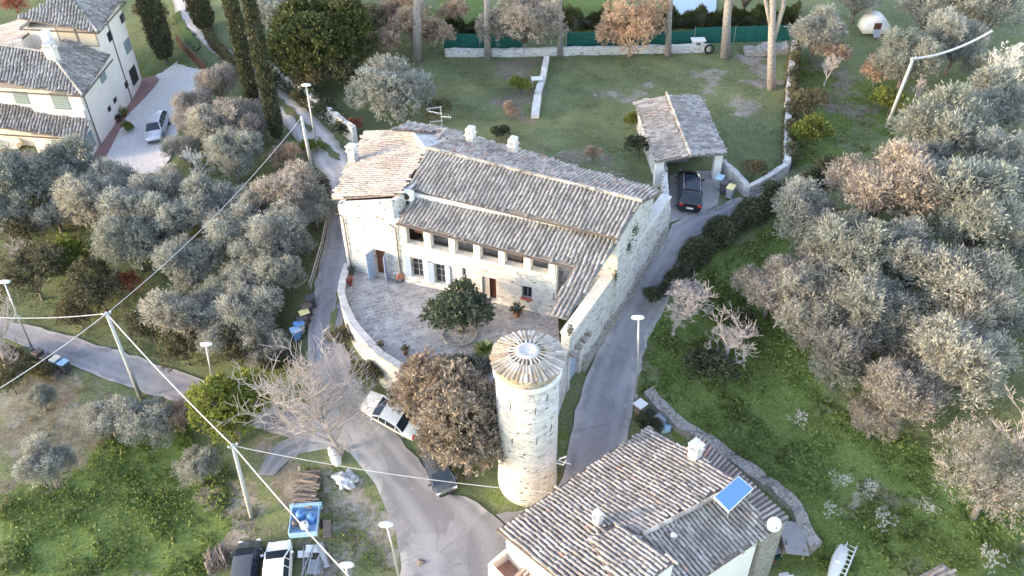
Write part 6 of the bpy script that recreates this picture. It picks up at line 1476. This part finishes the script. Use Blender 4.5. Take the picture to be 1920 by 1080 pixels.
# terrace wall foot and other bushes
GB = 'bushes and thickets'
for (k_, x, y, w_, hc, br, lb) in (
 (KT,55,440,150,1.2,2.5,'brown green thicket at the left edge below the olives'), (KR,12,385,90,1.0,1.9,'reddish bush at the left edge'), (KG,135,505,120,1.2,1.6,'fresh green shrub in the thicket above the left lamp'),
 (KT,70,540,170,1.2,2.5,'wide brown green bush below the fresh green shrub'), (KT,190,560,150,1.2,2.5,'brownish thicket behind the tall lower left pole'), (KR,245,535,80,1.0,1.9,'orange red bush under the forked olive'),
 (KT,285,620,140,1.2,2.5,'thicket on the bank right of the tall lower left pole'), (KT,350,665,120,1.0,2.5,'dark thicket on the road bank behind the lower lamp'), (KG,270,600,70,1.0,1.6,'small green shrub right beside the pole cables'),
 (KT,460,665,130,1.0,2.5,'thicket on the bank above the yellow-green tree'), (KB,520,680,80,.9,1.6,'dark green bush below the blue bins at the roadside'), (KT,20,720,110,1.0,2.5,'brown bush at the left edge below the road'), (KT,150,600,110,1,2.5,'low thicket directly above the lower left road'),
 (KA,340,785,95,1.2,2.0,'orange tinted bush beside the bright yellow-green tree'), (KA,770,60,130,1.8,2.0,'beige orange bush behind the left pine trunks'), (KA,820,75,90,1.5,2.0,'small beige bush at the left end of the netting'),
 (KG,1520,262,90,.9,1.6,'bright green shrub on the meadow right of the boundary wall'), (KT,1512,205,90,1.0,2.5,'bare brownish shrub leaning on the boundary wall'), (KG,1187,222,42,.9,1.6,'small bright green shrub left of the carport'),
 (KB,1200,268,62,1.1,1.6,'dark ivy covered shrub against the left side of the carport'), (KB,937,252,50,.6,1.6,'low dark shrub behind the farmhouse chimney'), (KG,975,160,50,.8,1.6,'thin yellowish shrub on the lawn left of the white table'),
 (KA,958,208,48,.8,2.0,'small orange leaved shrub on the lawn'), (KA,1113,290,45,.7,2.0,'sparse straw coloured shrub behind the farmhouse roof'), (KT,1412,322,70,.6,2.5,'pile of pruned branches inside the angled wall'),
 (KB,1335,690,110,1.2,1.6,'rounded grey green shrub on the slope right of the lane lamp'), (KB,1395,610,80,1.0,1.6,'dark shrub under the bare branches on the slope'), (KR,1440,330,30,.5,1.9,'tiny orange bush beside the pruned branches'),
 (KB,505,160,60,1.0,1.6,'ivy bush on the upper part of the track wall'), (KB,610,205,60,1.0,1.6,'ivy bush on the lower part of the track wall'), (KB,560,175,50,1.2,1.6,'bush hanging over the middle of the track wall'), (KB,645,240,50,1.0,1.6,'climbing bush at the end of the track wall'),
 (KB,600,360,60,.6,1.6,'weedy bush between the olives and the farmhouse road'), (KG,585,280,50,.5,1.6,'green verge shrub at the foot of the short white pole'), (KA,535,300,80,.9,2.0,'beige shrub under the nearest cypress'),
 (KT,640,640,70,.5,2.5,'dry weeds at the foot of the terrace wall'), (KT,700,705,90,.6,2.5,'brown bush at the foot of the terrace wall beside the white saloon'), (KG,660,590,30,.3,1.6,'small green tuft at the terrace wall foot'),
 (KB,1225,555,60,.7,1.6,'green shrub at the lane edge beside the bare grey bush'), (KB,1215,800,60,.6,1.6,'dark shrub between lane and cottage roof'), (KB,1455,365,70,.8,1.6,'rounded hedge plant at the start of the lane hedge'), (KA,1560,115,80,.9,2.0,'bush with orange sunlight painted into its leaves behind the boundary wall end'), (KA,1640,150,90,.6,2.0,'low golden bush standing in for a sunlit patch on the upper meadow'), (KG,1665,205,80,.5,1.6,'yellow green shrub standing in for a sunlit patch left of the leaning pole'),  # golden bushes on the meadow are added in place of sunlit patches
 (KA,745,35,110,1.6,2.0,'beige bush rising between the big green tree and the forked pine'), (KA,715,95,100,1.4,2.0,'warm beige bush above the large old olive'), (KA,850,30,90,1.5,2.0,'beige bush at the top edge above the left end of the netting'), (KT,690,60,110,1.5,2.5,'brown green bush on the right side of the big green tree'), (KB,650,150,90,1.2,1.6,'dark shrub between the track wall and the large old olive'), (KT,820,215,70,.8,2.5,'scruffy bush behind the roof antenna'), (KR,665,235,50,.8,1.9,'reddish bush where the track wall meets the farmhouse'), (KT,590,160,90,1.0,2.5,'brown bush under the big green tree behind the track wall'), (KT,465,60,90,1.4,2.5,'green brown bush between the tall cypresses at the top'), (KT,285,30,80,1.6,2.5,'yellowish bush between villa and thickest cypress'),
 (KT,640,20,110,1.5,2.5,'brushy bush at the top beyond the big green tree'), (KG,240,240,30,.4,1.6,'low green clump on the brick path of the villa'), (KB,120,20,60,1.2,1.6,'green bush at the top behind the villa roof') , (KR,30,15,70,1.2,1.9,'red leaved bush at the top left corner')):
    plant(k_, x, y, w_, lb, GB, hc, br)
# weeds with white blossom on the right slope
KW = [Kind(leafy_tree('flowering_weed', 'weed', 90, .6, 'petal', tr=.02, R_=.9, rz=.6, nl=6, r0=.25, r1=.4, nsp=60, lp=7, ll=.10, lw=.06, spl=.2, up=.4))]
for (x, y, w_, lb) in ((1495,785,45,'white flowering weed below the warm lit olive'), (1575,900,50,'taller white flowering weed in the middle of the slope'), (1625,915,45,'white flowering weed right of the taller one'), (1560,955,40,'white flowering weed near the stone wall end'), (1660,975,50,'white flowering weed by the pale stony patch'), (1740,950,45,'white flowering weed right of the pale stony patch'), (1860,1050,60,'white speckled weed at the bottom right')):
    plant(KW, x, y, w_, lb, 'white flowering weeds on the slope', .5, .95)
# big individual trees
def big(name, label, cx, cy, hc, **kw):
    kw.setdefault('flatb', .7); t = leafy_tree(name, label, kw.pop('seed', 1), hc, **kw); t.location = Vector(G(cx, cy, hc)); tag(t, label, 'tree'); return t
big('broadleaf_tree', 'big dense dark green tree behind the track wall at the top', 600, 85, 3.4, seed=101, mat='broad', tr=.3, R_=6.0, rz=4.2, nl=26, r0=1.3, r1=2.1, nsp=4200, lp=12, ll=.3, lw=.15, spl=.4, up=.35)
big('broadleaf_tree', 'bright yellow-green round tree at the fork of the lower road', 432, 770, 3.0, seed=102, mat='bright', tr=.22, R_=2.75, rz=3.1, nl=20, r0=.8, r1=1.15, nsp=1800, lp=12, ll=.2, lw=.11, spl=.25, up=.3)
big('bay_shrub', 'dense glossy dark green rounded shrub growing in the middle of the terrace', 862, 583, 2.0, seed=103, mat='bay', tr=.15, R_=2.7, rz=2.2, nl=14, r0=.75, r1=1.05, nsp=1400, lp=12, ll=.19, lw=.085, spl=.22, up=.45)
TZ_ = [o for o in bpy.data.objects if o.name == 'bay_shrub'][0]; q_ = P(862, 583, ZT+2.0); TZ_.location = Vector((q_[0], q_[1], ZT))
big('oak_tree', 'large brownish grey tree filling the corner left of the round tower', 872, 806, 4.2, seed=104, mat='oak', tr=.28, R_=2.75, rz=4.5, nl=24, r0=.95, r1=1.5, nsp=3400, lp=13, ll=.24, lw=.11, spl=.38, up=.5)
big('oak_tree', 'tree coloured sunlit orange beige beside the white saloon car', 806, 742, 4.3, seed=105, mat='autumn', tr=.2, R_=2.6, rz=3.9, nl=20, r0=.75, r1=1.1, nsp=1300, lp=12, ll=.21, lw=.10, spl=.32, up=.45)  # warm-lit left part of the big tree; sunlight painted as leaf colour
big('oak_tree', 'grey leaved small tree between the terrace shrub and the round tower', 880, 700, 3.0, seed=106, mat='oak', tr=.15, R_=1.9, rz=1.5, nl=9, r0=.7, r1=1.0, nsp=700, lp=12, ll=.2, lw=.08, spl=.32, up=.5)
big('olive_tree', 'large grey old olive behind the farmhouse at the edge of the lawn', 738, 175, 2.3, seed=107, mat='olive', tr=.3, R_=4.7, rz=3.0, nl=18, r0=1.0, r1=1.5, nsp=1900, lp=13, ll=.22, lw=.08, spl=.4, up=.5)
big('broadleaf_tree', 'grey leaved tree with several trunks behind the ruined lawn wall', 985, 48, 3.0, seed=108, mat='olive_warm', tr=.2, R_=5.6, rz=3.2, nl=14, r0=1.1, r1=1.6, nsp=1900, lp=13, ll=.22, lw=.09, spl=.4, up=.4)
big('broadleaf_tree', 'pale beige leaved tree in front of the netting at the back of the lawn', 1184, 52, 3.0, seed=109, mat='autumn', tr=.18, R_=4.3, rz=3.9, nl=14, r0=1.0, r1=1.4, nsp=1700, lp=13, ll=.2, lw=.09, spl=.4, up=.5)
big('broadleaf_tree', 'pale grey green tree behind the tallest cypress at the top', 520, 35, 3.4, seed=110, mat='olive', tr=.2, R_=3.6, rz=2.2, nl=9, r0=.9, r1=1.2, nsp=800, lp=13, ll=.22, lw=.09, spl=.4, up=.5)
big('broadleaf_tree', 'dark leafy tree at the top right behind the hedge', 1400, -25, 3.5, seed=111, mat='thicket', tr=.2, R_=3.4, rz=2.0, nl=10, r0=.9, r1=1.3, nsp=1000, lp=13, ll=.22, lw=.1, spl=.4, up=.4)
big('broadleaf_tree', 'twiggy grey tree at the right edge with pinkish bare branch tips', 1860, 905, 3.2, seed=112, mat='olive_warm', tr=.2, R_=3.9, rz=2.4, nl=12, r0=.9, r1=1.3, nsp=1100, lp=12, ll=.2, lw=.055, spl=.5, up=.5)
# bare trees
def put_bare(seed, h, sp, px_, py_, label, mat='twig', r=.12, depth=5, up=.3, nb=3, base=5, loc=None):
    t = bare(seed, h, sp, depth, r, mat, up, nb, base); t.location = Vector(G(px_, py_)); tag(t, label, 'tree'); return t
put_bare(201, 9.6, 1.3, 640, 848, 'wide leafless pinkish tree spreading over the road junction', 'twig', .16, 5, .1, 3, 16)
put_bare(202, 4.6, 1.4, 1262, 628, 'dense leafless grey bush beside the lane right of the round tower', 'twig_grey', .13, 6, .1, 3, 8)
put_bare(203, 4.8, 1.3, 1360, 690, 'pale leafless fig tree with curling branches on the green slope', 'twig_grey', .16, 5, .1, 3, 8)
put_bare(204, 3.4, .9, 1455, 610, 'small leafless tree at the left rim of the right grove', 'twig_grey', .09, 5, .2, 3, 5)
put_bare(205, 6.0, .75, 1880, 205, 'tall pale branched tree with a few white leaves at the right edge', 'cap', .16, 5, .3, 3, 5)
put_bare(206, 7.5, .9, 1890, 920, 'pinkish leafless tree at the right edge rising from the grey crown', 'twig', .2, 6, .4, 3, 5)
put_bare(207, 6.5, .95, 15, 690, 'pink leafless tree at the left edge beside the lower road lamp', 'twig', .18, 6, .3, 3, 5)
put_bare(208, 3.5, .9, 385, 350, 'whitish leafless small tree below the silver hatchback', 'cap', .09, 5, .2, 3, 5)
put_bare(209, 3.2, .8, 1545, 160, 'bare scrubby tree behind the boundary wall', 'twig_grey', .08, 5, .3, 3, 4)
put_bare(210, 4.0, .8, 70, 520, 'leafless many stemmed shrub in the thicket at the left', 'twig_grey', .07, 5, .4, 3, 6)
put_bare(211, 2.6, .8, 1720, 205, 'dry leafless brush right of the leaning wooden pole', 'twig', .06, 5, .2, 3, 6)
put_bare(212, 3.2, .7, 740, 222, 'bare curved sapling behind the farmhouse roof', 'twig_grey', .06, 4, .3, 3, 4)
t = [o for o in bpy.data.objects if o.get('label', '').startswith('tall pale branched')][0]
rng = np.random.default_rng(3); V, _ = crown_quads(77, R_=2.6, rz=1.9, nl=8, r0=.7, r1=1.0, nsp=60, lp=4, ll=.26, lw=.16, spl=.4, up=.3); quads('leaves', V+np.array([0, 0, 4.0]), M['petal'], t)
# cypresses
def cypress(seed, h, r):
    rng = np.random.default_rng(seed); t = thing('cypress', 'cypress', 'cypress'); n_ = int(2300*h/12); z = rng.uniform(0, 1, n_)**.9; a = rng.uniform(0, 2*math.pi, n_)
    rad = r*np.where(z < .12, .55+.45*z/.12, 1)*np.clip((1-z)*2.2, 0, 1)**.6*(1+.12*np.sin(a*3+z*9)); rr = rad*rng.uniform(.7, 1.03, n_)
    B_ = np.stack([rr*np.cos(a), rr*np.sin(a), .5+z*(h-.5)], 1); d = np.stack([np.cos(a)*.35, np.sin(a)*.35, np.ones(n_)], 1)
    P0 = np.repeat(B_, 6, 0)+rng.normal(0, .09, (n_*6, 3)); D = np.repeat(d, 6, 0)+rng.normal(0, .35, (n_*6, 3)); D /= np.linalg.norm(D, axis=1, keepdims=True)
    quads('crown', leaf_quads(P0, D, rng.uniform(.2, .42, n_*6), rng.uniform(.08, .15, n_*6), rng), M['cypress'], t)
    k = MB(); k.tube([(0, 0, -.4), (0, 0, h*.5), (0, 0, h*.9)], [.22, .14, .04], 8); k.build('trunk', M['bark'], t); 
    k = MB(); k.lathe((0, 0, 0), [(r*.3, .55), (r*.6, h*.1), (r*.62, h*.5), (r*.3, h*.8), (.02, h*.93)], 12, .06); k.build('inner_foliage', M['cypress'], t); return t
for (bx, by, h_, r_, lb) in ((312, 118, 15, 1.1, 'thickest cypress standing beside the villa corner'), (478, 208, 17, .52, 'slim tall cypress leaning over the gravel track'), (522, 268, 17, .52, 'nearest tall cypress with a pale trunk foot beside the gravel track'), (385, 60, 7, 1.1, 'short clipped cypress at the top beside the gravel track')):
    t = cypress(int(bx), h_, r_); t.location = Vector(G(bx, by)); tag(t, lb, 'cypress', 'cypresses along the gravel track')
# pines: trunks seen, crowns above the frame
def pine(seed, h, r, fork=False):
    t = thing('pine_tree', 'pine', 'pine'); rng = random.Random(seed); k = MB(); lx, ly = rng.uniform(-.5, .5), rng.uniform(-.2, .4)
    pts = [(0, 0, -.4), (lx*.3, ly*.2, h*.25), (lx*.7+.15, ly*.6, h*.55), (lx, ly, h*.85)]; k.tube(pts, [r*1.3, r, r*.85, r*.6], 10)
    for i in range(7):
        a = rng.uniform(0, 6.28); z_ = h*rng.uniform(.5, .85); b_ = (lx*.8, ly*.7, z_); e = (lx+2.2*math.cos(a), ly+2.2*math.sin(a), z_+h*.14); k.tube([b_, ((b_[0]+e[0])/2, (b_[1]+e[1])/2, z_+.5), e], [r*.4, r*.3, r*.12], 6)
    if fork: k.tube([(lx*.3, ly*.2, h*.25), (lx*.3+.9, ly, h*.45), (lx+1.6, ly, h*.8)], [r*.8, r*.65, r*.4], 8); k.tube([(lx*.3, ly*.2, h*.32), (lx*.3-.6, ly, h*.5), (lx-1.2, ly, h*.8)], [r*.6, r*.5, r*.3], 8)
    k.build('trunk', M['pinebark'], t, True)
    V, _ = crown_quads(seed, R_=3.6, rz=1.2, nl=12, r0=1.0, r1=1.4, nsp=900, lp=10, ll=.3, lw=.08, spl=.35, up=.6); quads('crown', V+np.array([lx, ly, h*.97]), M['broad'], t); return t
for (bx, by, h_, r_, f_, lb) in ((782, 112, 16, .42, True, 'forked pinkish pine trunk left of the netting, cut by the top edge'), (915, 110, 15, .28, False, 'thin leaning pine trunk at the left part of the netting'), (1252, 104, 16, .26, False, 'slim straight pine trunk right of the beige tree'), (1359, 108, 17, .38, True, 'thick pale pine trunk beside the black tyre'), (1447, 166, 17, .34, True, 'forked pine trunk nearest to the boundary wall corner'), (1050, 104, 15, .24, False, 'pine trunk hidden behind the grey leaved tree')):
    t = pine(int(bx), h_, r_, f_); g_ = G(bx, by); lo_, hi_ = -8., 8.
    for _ in range(30):
        md_ = (lo_+hi_)/2
        if Q((g_[0]+md_, g_[1], g_[2]+9))[0] < bx: lo_ = md_
        else: hi_ = md_
    t.location = Vector(g_); t.rotation_euler = (0, math.atan2(md_*.85, 9), 0); tag(t, lb, 'pine', 'pines at the back of the lawn')
# hedges
def hedge(pix, wdt, hgt, label, mat='hedge', dens=260, seed=1, extra=None):
    rng = np.random.default_rng(seed); pts = densify([G(*q)[:2] for q in pix], .5); O_ = np.array([*pts[0], Tz(*pts[0])]); t = thing('hedge', label, 'hedge', O_); n_ = int(dens*len(pts)*.5)
    i = rng.integers(0, len(pts)-1, n_); f = rng.uniform(0, 1, n_)[:, None]; p = np.array(pts)[i]*(1-f)+np.array(pts)[i+1]*f; d = np.array(pts)[i+1]-np.array(pts)[i]; d /= np.linalg.norm(d, axis=1, keepdims=True)+1e-9; nn_ = np.stack([-d[:, 1], d[:, 0]], 1)
    a = rng.uniform(-.15, math.pi+.15, n_); mod = 1+.28*np.sin(p[:, 0]*1.9+p[:, 1]*1.3)+.15*np.sin(p[:, 0]*4.3-p[:, 1]*3.7); rr = rng.uniform(.75, 1.05, n_)*mod
    xy = p+nn_*(np.cos(a)*wdt/2*rr)[:, None]; z = T(p[:, 0], p[:, 1])+np.maximum(.05, np.abs(np.sin(a))**.7*hgt*rr); B_ = np.concatenate([xy, z[:, None]], 1)-O_
    dd = np.concatenate([nn_*np.cos(a)[:, None], np.sin(a)[:, None]+.3], 1); k_ = 8; P0 = np.repeat(B_, k_, 0)+rng.normal(0, .1, (n_*k_, 3)); D = np.repeat(dd, k_, 0)+rng.normal(0, .6, (n_*k_, 3)); D /= np.linalg.norm(D, axis=1, keepdims=True)
    quads('foliage', leaf_quads(P0, D, rng.uniform(.12, .24, n_*k_), rng.uniform(.06, .11, n_*k_), rng), M[mat], t)
    k = MB(); k.strip([q-O_[:2] for q in pts], wdt*.6, lambda x, y: Tz(x+O_[0], y+O_[1])-O_[2]-.2, lambda x, y: Tz(x+O_[0], y+O_[1])-O_[2]+hgt*.62); k.build('inner_branches', M['bark'], t); return t
hedge([(1268,556),(1275,520),(1300,488),(1335,458),(1370,432),(1410,408),(1450,385),(1480,368)], 1.5, 1.3, 'long dark hedge curving along the right side of the lane', dens=300, seed=2)
hedge([(1508,352),(1540,342),(1575,322)], 1.6, 1.3, 'short sunlit hedge beyond the end of the lane', dens=300, seed=3)
hedge([(1000,30),(1080,52),(1150,50),(1240,50),(1350,46),(1440,44),(1495,42)], 1.3, 1.5, 'clipped hedge running behind the green netting at the top', 'broad', 260, 4)
hedge([(840,62),(900,62),(960,60)], 1.2, 1.2, 'clipped hedge behind the left part of the netting', 'broad', 260, 5)
hedge([(1478,318),(1477,280),(1478,240),(1480,200),(1484,150),(1488,105)], .7, 1.25, 'ivy growing along the top of the boundary wall', 'thicket', 110, 6)
hedge([(385,50),(400,85),(440,125),(475,165)], .8, .8, 'grassy hedge strip left of the track below the short cypress', 'thicket', 120, 7)
hedge([(478,105),(520,142),(560,180),(600,212),(650,250)], .9, 1.6, 'ivy hedge growing behind the white rubble wall of the track', 'hedge', 130, 8)
hedge([(0,665),(60,690),(110,705)], 1.0, .7, 'scruffy low hedge under the lower left road at the left edge', 'thicket', 130, 9)
# ---- grass and weeds: one object per kind
def scatter(name, regs, dens, hgt, wd, mat, label, seed, k_=5, spread=.12, avoid=True):
    rng = np.random.default_rng(seed); out = []
    for poly in regs:
        wp = [G(*q)[:2] for q in poly]; xs = [p[0] for p in wp]; ys = [p[1] for p in wp]; ar = (max(xs)-min(xs))*(max(ys)-min(ys)); n_ = int(ar*dens)
        x = rng.uniform(min(xs), max(xs), n_); y = rng.uniform(min(ys), max(ys), n_); k = inpoly(x, y, wp)
        cl = np.sin(x*.9+1.7*np.sin(y*.7))+np.sin(y*1.1+1.3*np.sin(x*.8))+.8*np.sin(x*2.7+y*2.1); k &= (cl+rng.normal(0, .9, n_)) > -.6
        if avoid:
            for rp in ROADPOLY: k &= ~inpoly(x, y, rp)
        out.append(np.stack([x[k], y[k]], 1))
    p = np.concatenate(out); z = T(p[:, 0], p[:, 1])-.03; B_ = np.concatenate([p, z[:, None]], 1); n_ = len(B_)
    sc_ = (.6+.5*np.abs(np.sin(p[:, 0]*.6+p[:, 1]*.45)))[:, None]
    P0 = np.repeat(B_, k_, 0)+rng.normal(0, spread, (n_*k_, 3))*[1, 1, .25]+[0, 0, hgt*.15]; D = rng.normal(0, .75, (n_*k_, 3))+[0, 0, .75]; D /= np.linalg.norm(D, axis=1, keepdims=True)
    S_ = np.repeat(sc_, k_, 0)[:, 0]
    o = quads(name, leaf_quads(P0, D, rng.uniform(.6, 1.2, n_*k_)*hgt*S_, rng.uniform(.7, 1.3, n_*k_)*wd*S_, rng, .15), M[mat]); tag(o, label, 'grass' if 'grass' in name else 'weeds', None, 'stuff'); return o
scatter('weeds', [[(0,1080),(0,950),(180,860),(190,740),(330,760),(440,890),(430,930),(400,1080)], [(1200,730),(1215,620),(1270,560),(1440,430),(1500,390),(1560,420),(1450,480),(1560,760),(1800,860),(1920,960),(1920,1080),(1560,1080),(1460,940),(1330,810)]], 15, .34, .13, 'weeds', 'lush green weeds covering the lower left slope and the right hand slope', 21, 7, .16)
scatter('weeds', [[(560,880),(650,860),(720,960),(745,1080),(600,1080)], [(1052,770),(1078,775),(1068,880),(1050,900)], [(870,930),(950,925),(950,945)], [(1420,980),(1560,960),(1550,1080),(1400,1080)], [(1490,100),(1560,140),(1700,170),(1700,250),(1580,300),(1490,320)], [(545,240),(600,300),(615,380),(600,420),(530,300)], [(440,890),(480,950),(470,1020),(420,1060)], [(625,640),(690,740),(700,720),(650,640)]], 10, .26, .09, 'weeds', 'patchy green weeds on the verges, yards and the upper meadow', 22, 6)
scatter('grass', [[(800,100),(1475,90),(1465,320),(1400,345),(1360,290),(1310,178),(1190,190),(1220,310),(1235,350),(835,225)]], 14, .11, .05, 'lawn', 'short uneven lawn grass behind the farmhouse', 23, 6, .12)
scatter('grass', [[(0,700),(110,700),(200,740),(200,860),(0,960)], [(0,300),(300,335),(460,190),(600,420),(560,640),(370,690),(0,590)], [(1560,330),(1920,130),(1920,1000),(1800,860),(1560,760),(1440,520)]], 7, .2, .06, 'drygrass', 'dry straw coloured grass among the olives and in the left meadow', 24, 6)
scatter('grass', [[(0,300),(300,335),(460,190),(600,420),(560,640),(370,690),(0,590)], [(1560,330),(1920,130),(1920,1000),(1800,860),(1560,760),(1440,520)]], 7, .2, .07, 'lawn', 'dull green grass growing under the olive groves', 25, 6)
scatter('grass', [[(640,960),(700,930),(745,1050),(745,1080),(640,1080)], [(0,690),(120,695),(230,745),(200,900),(0,960)], [(950,260),(1230,335),(1235,350),(960,300)]], 8, .16, .05, 'drygrass', 'straw coloured tufts on the stony verge and behind the farmhouse', 26, 5)
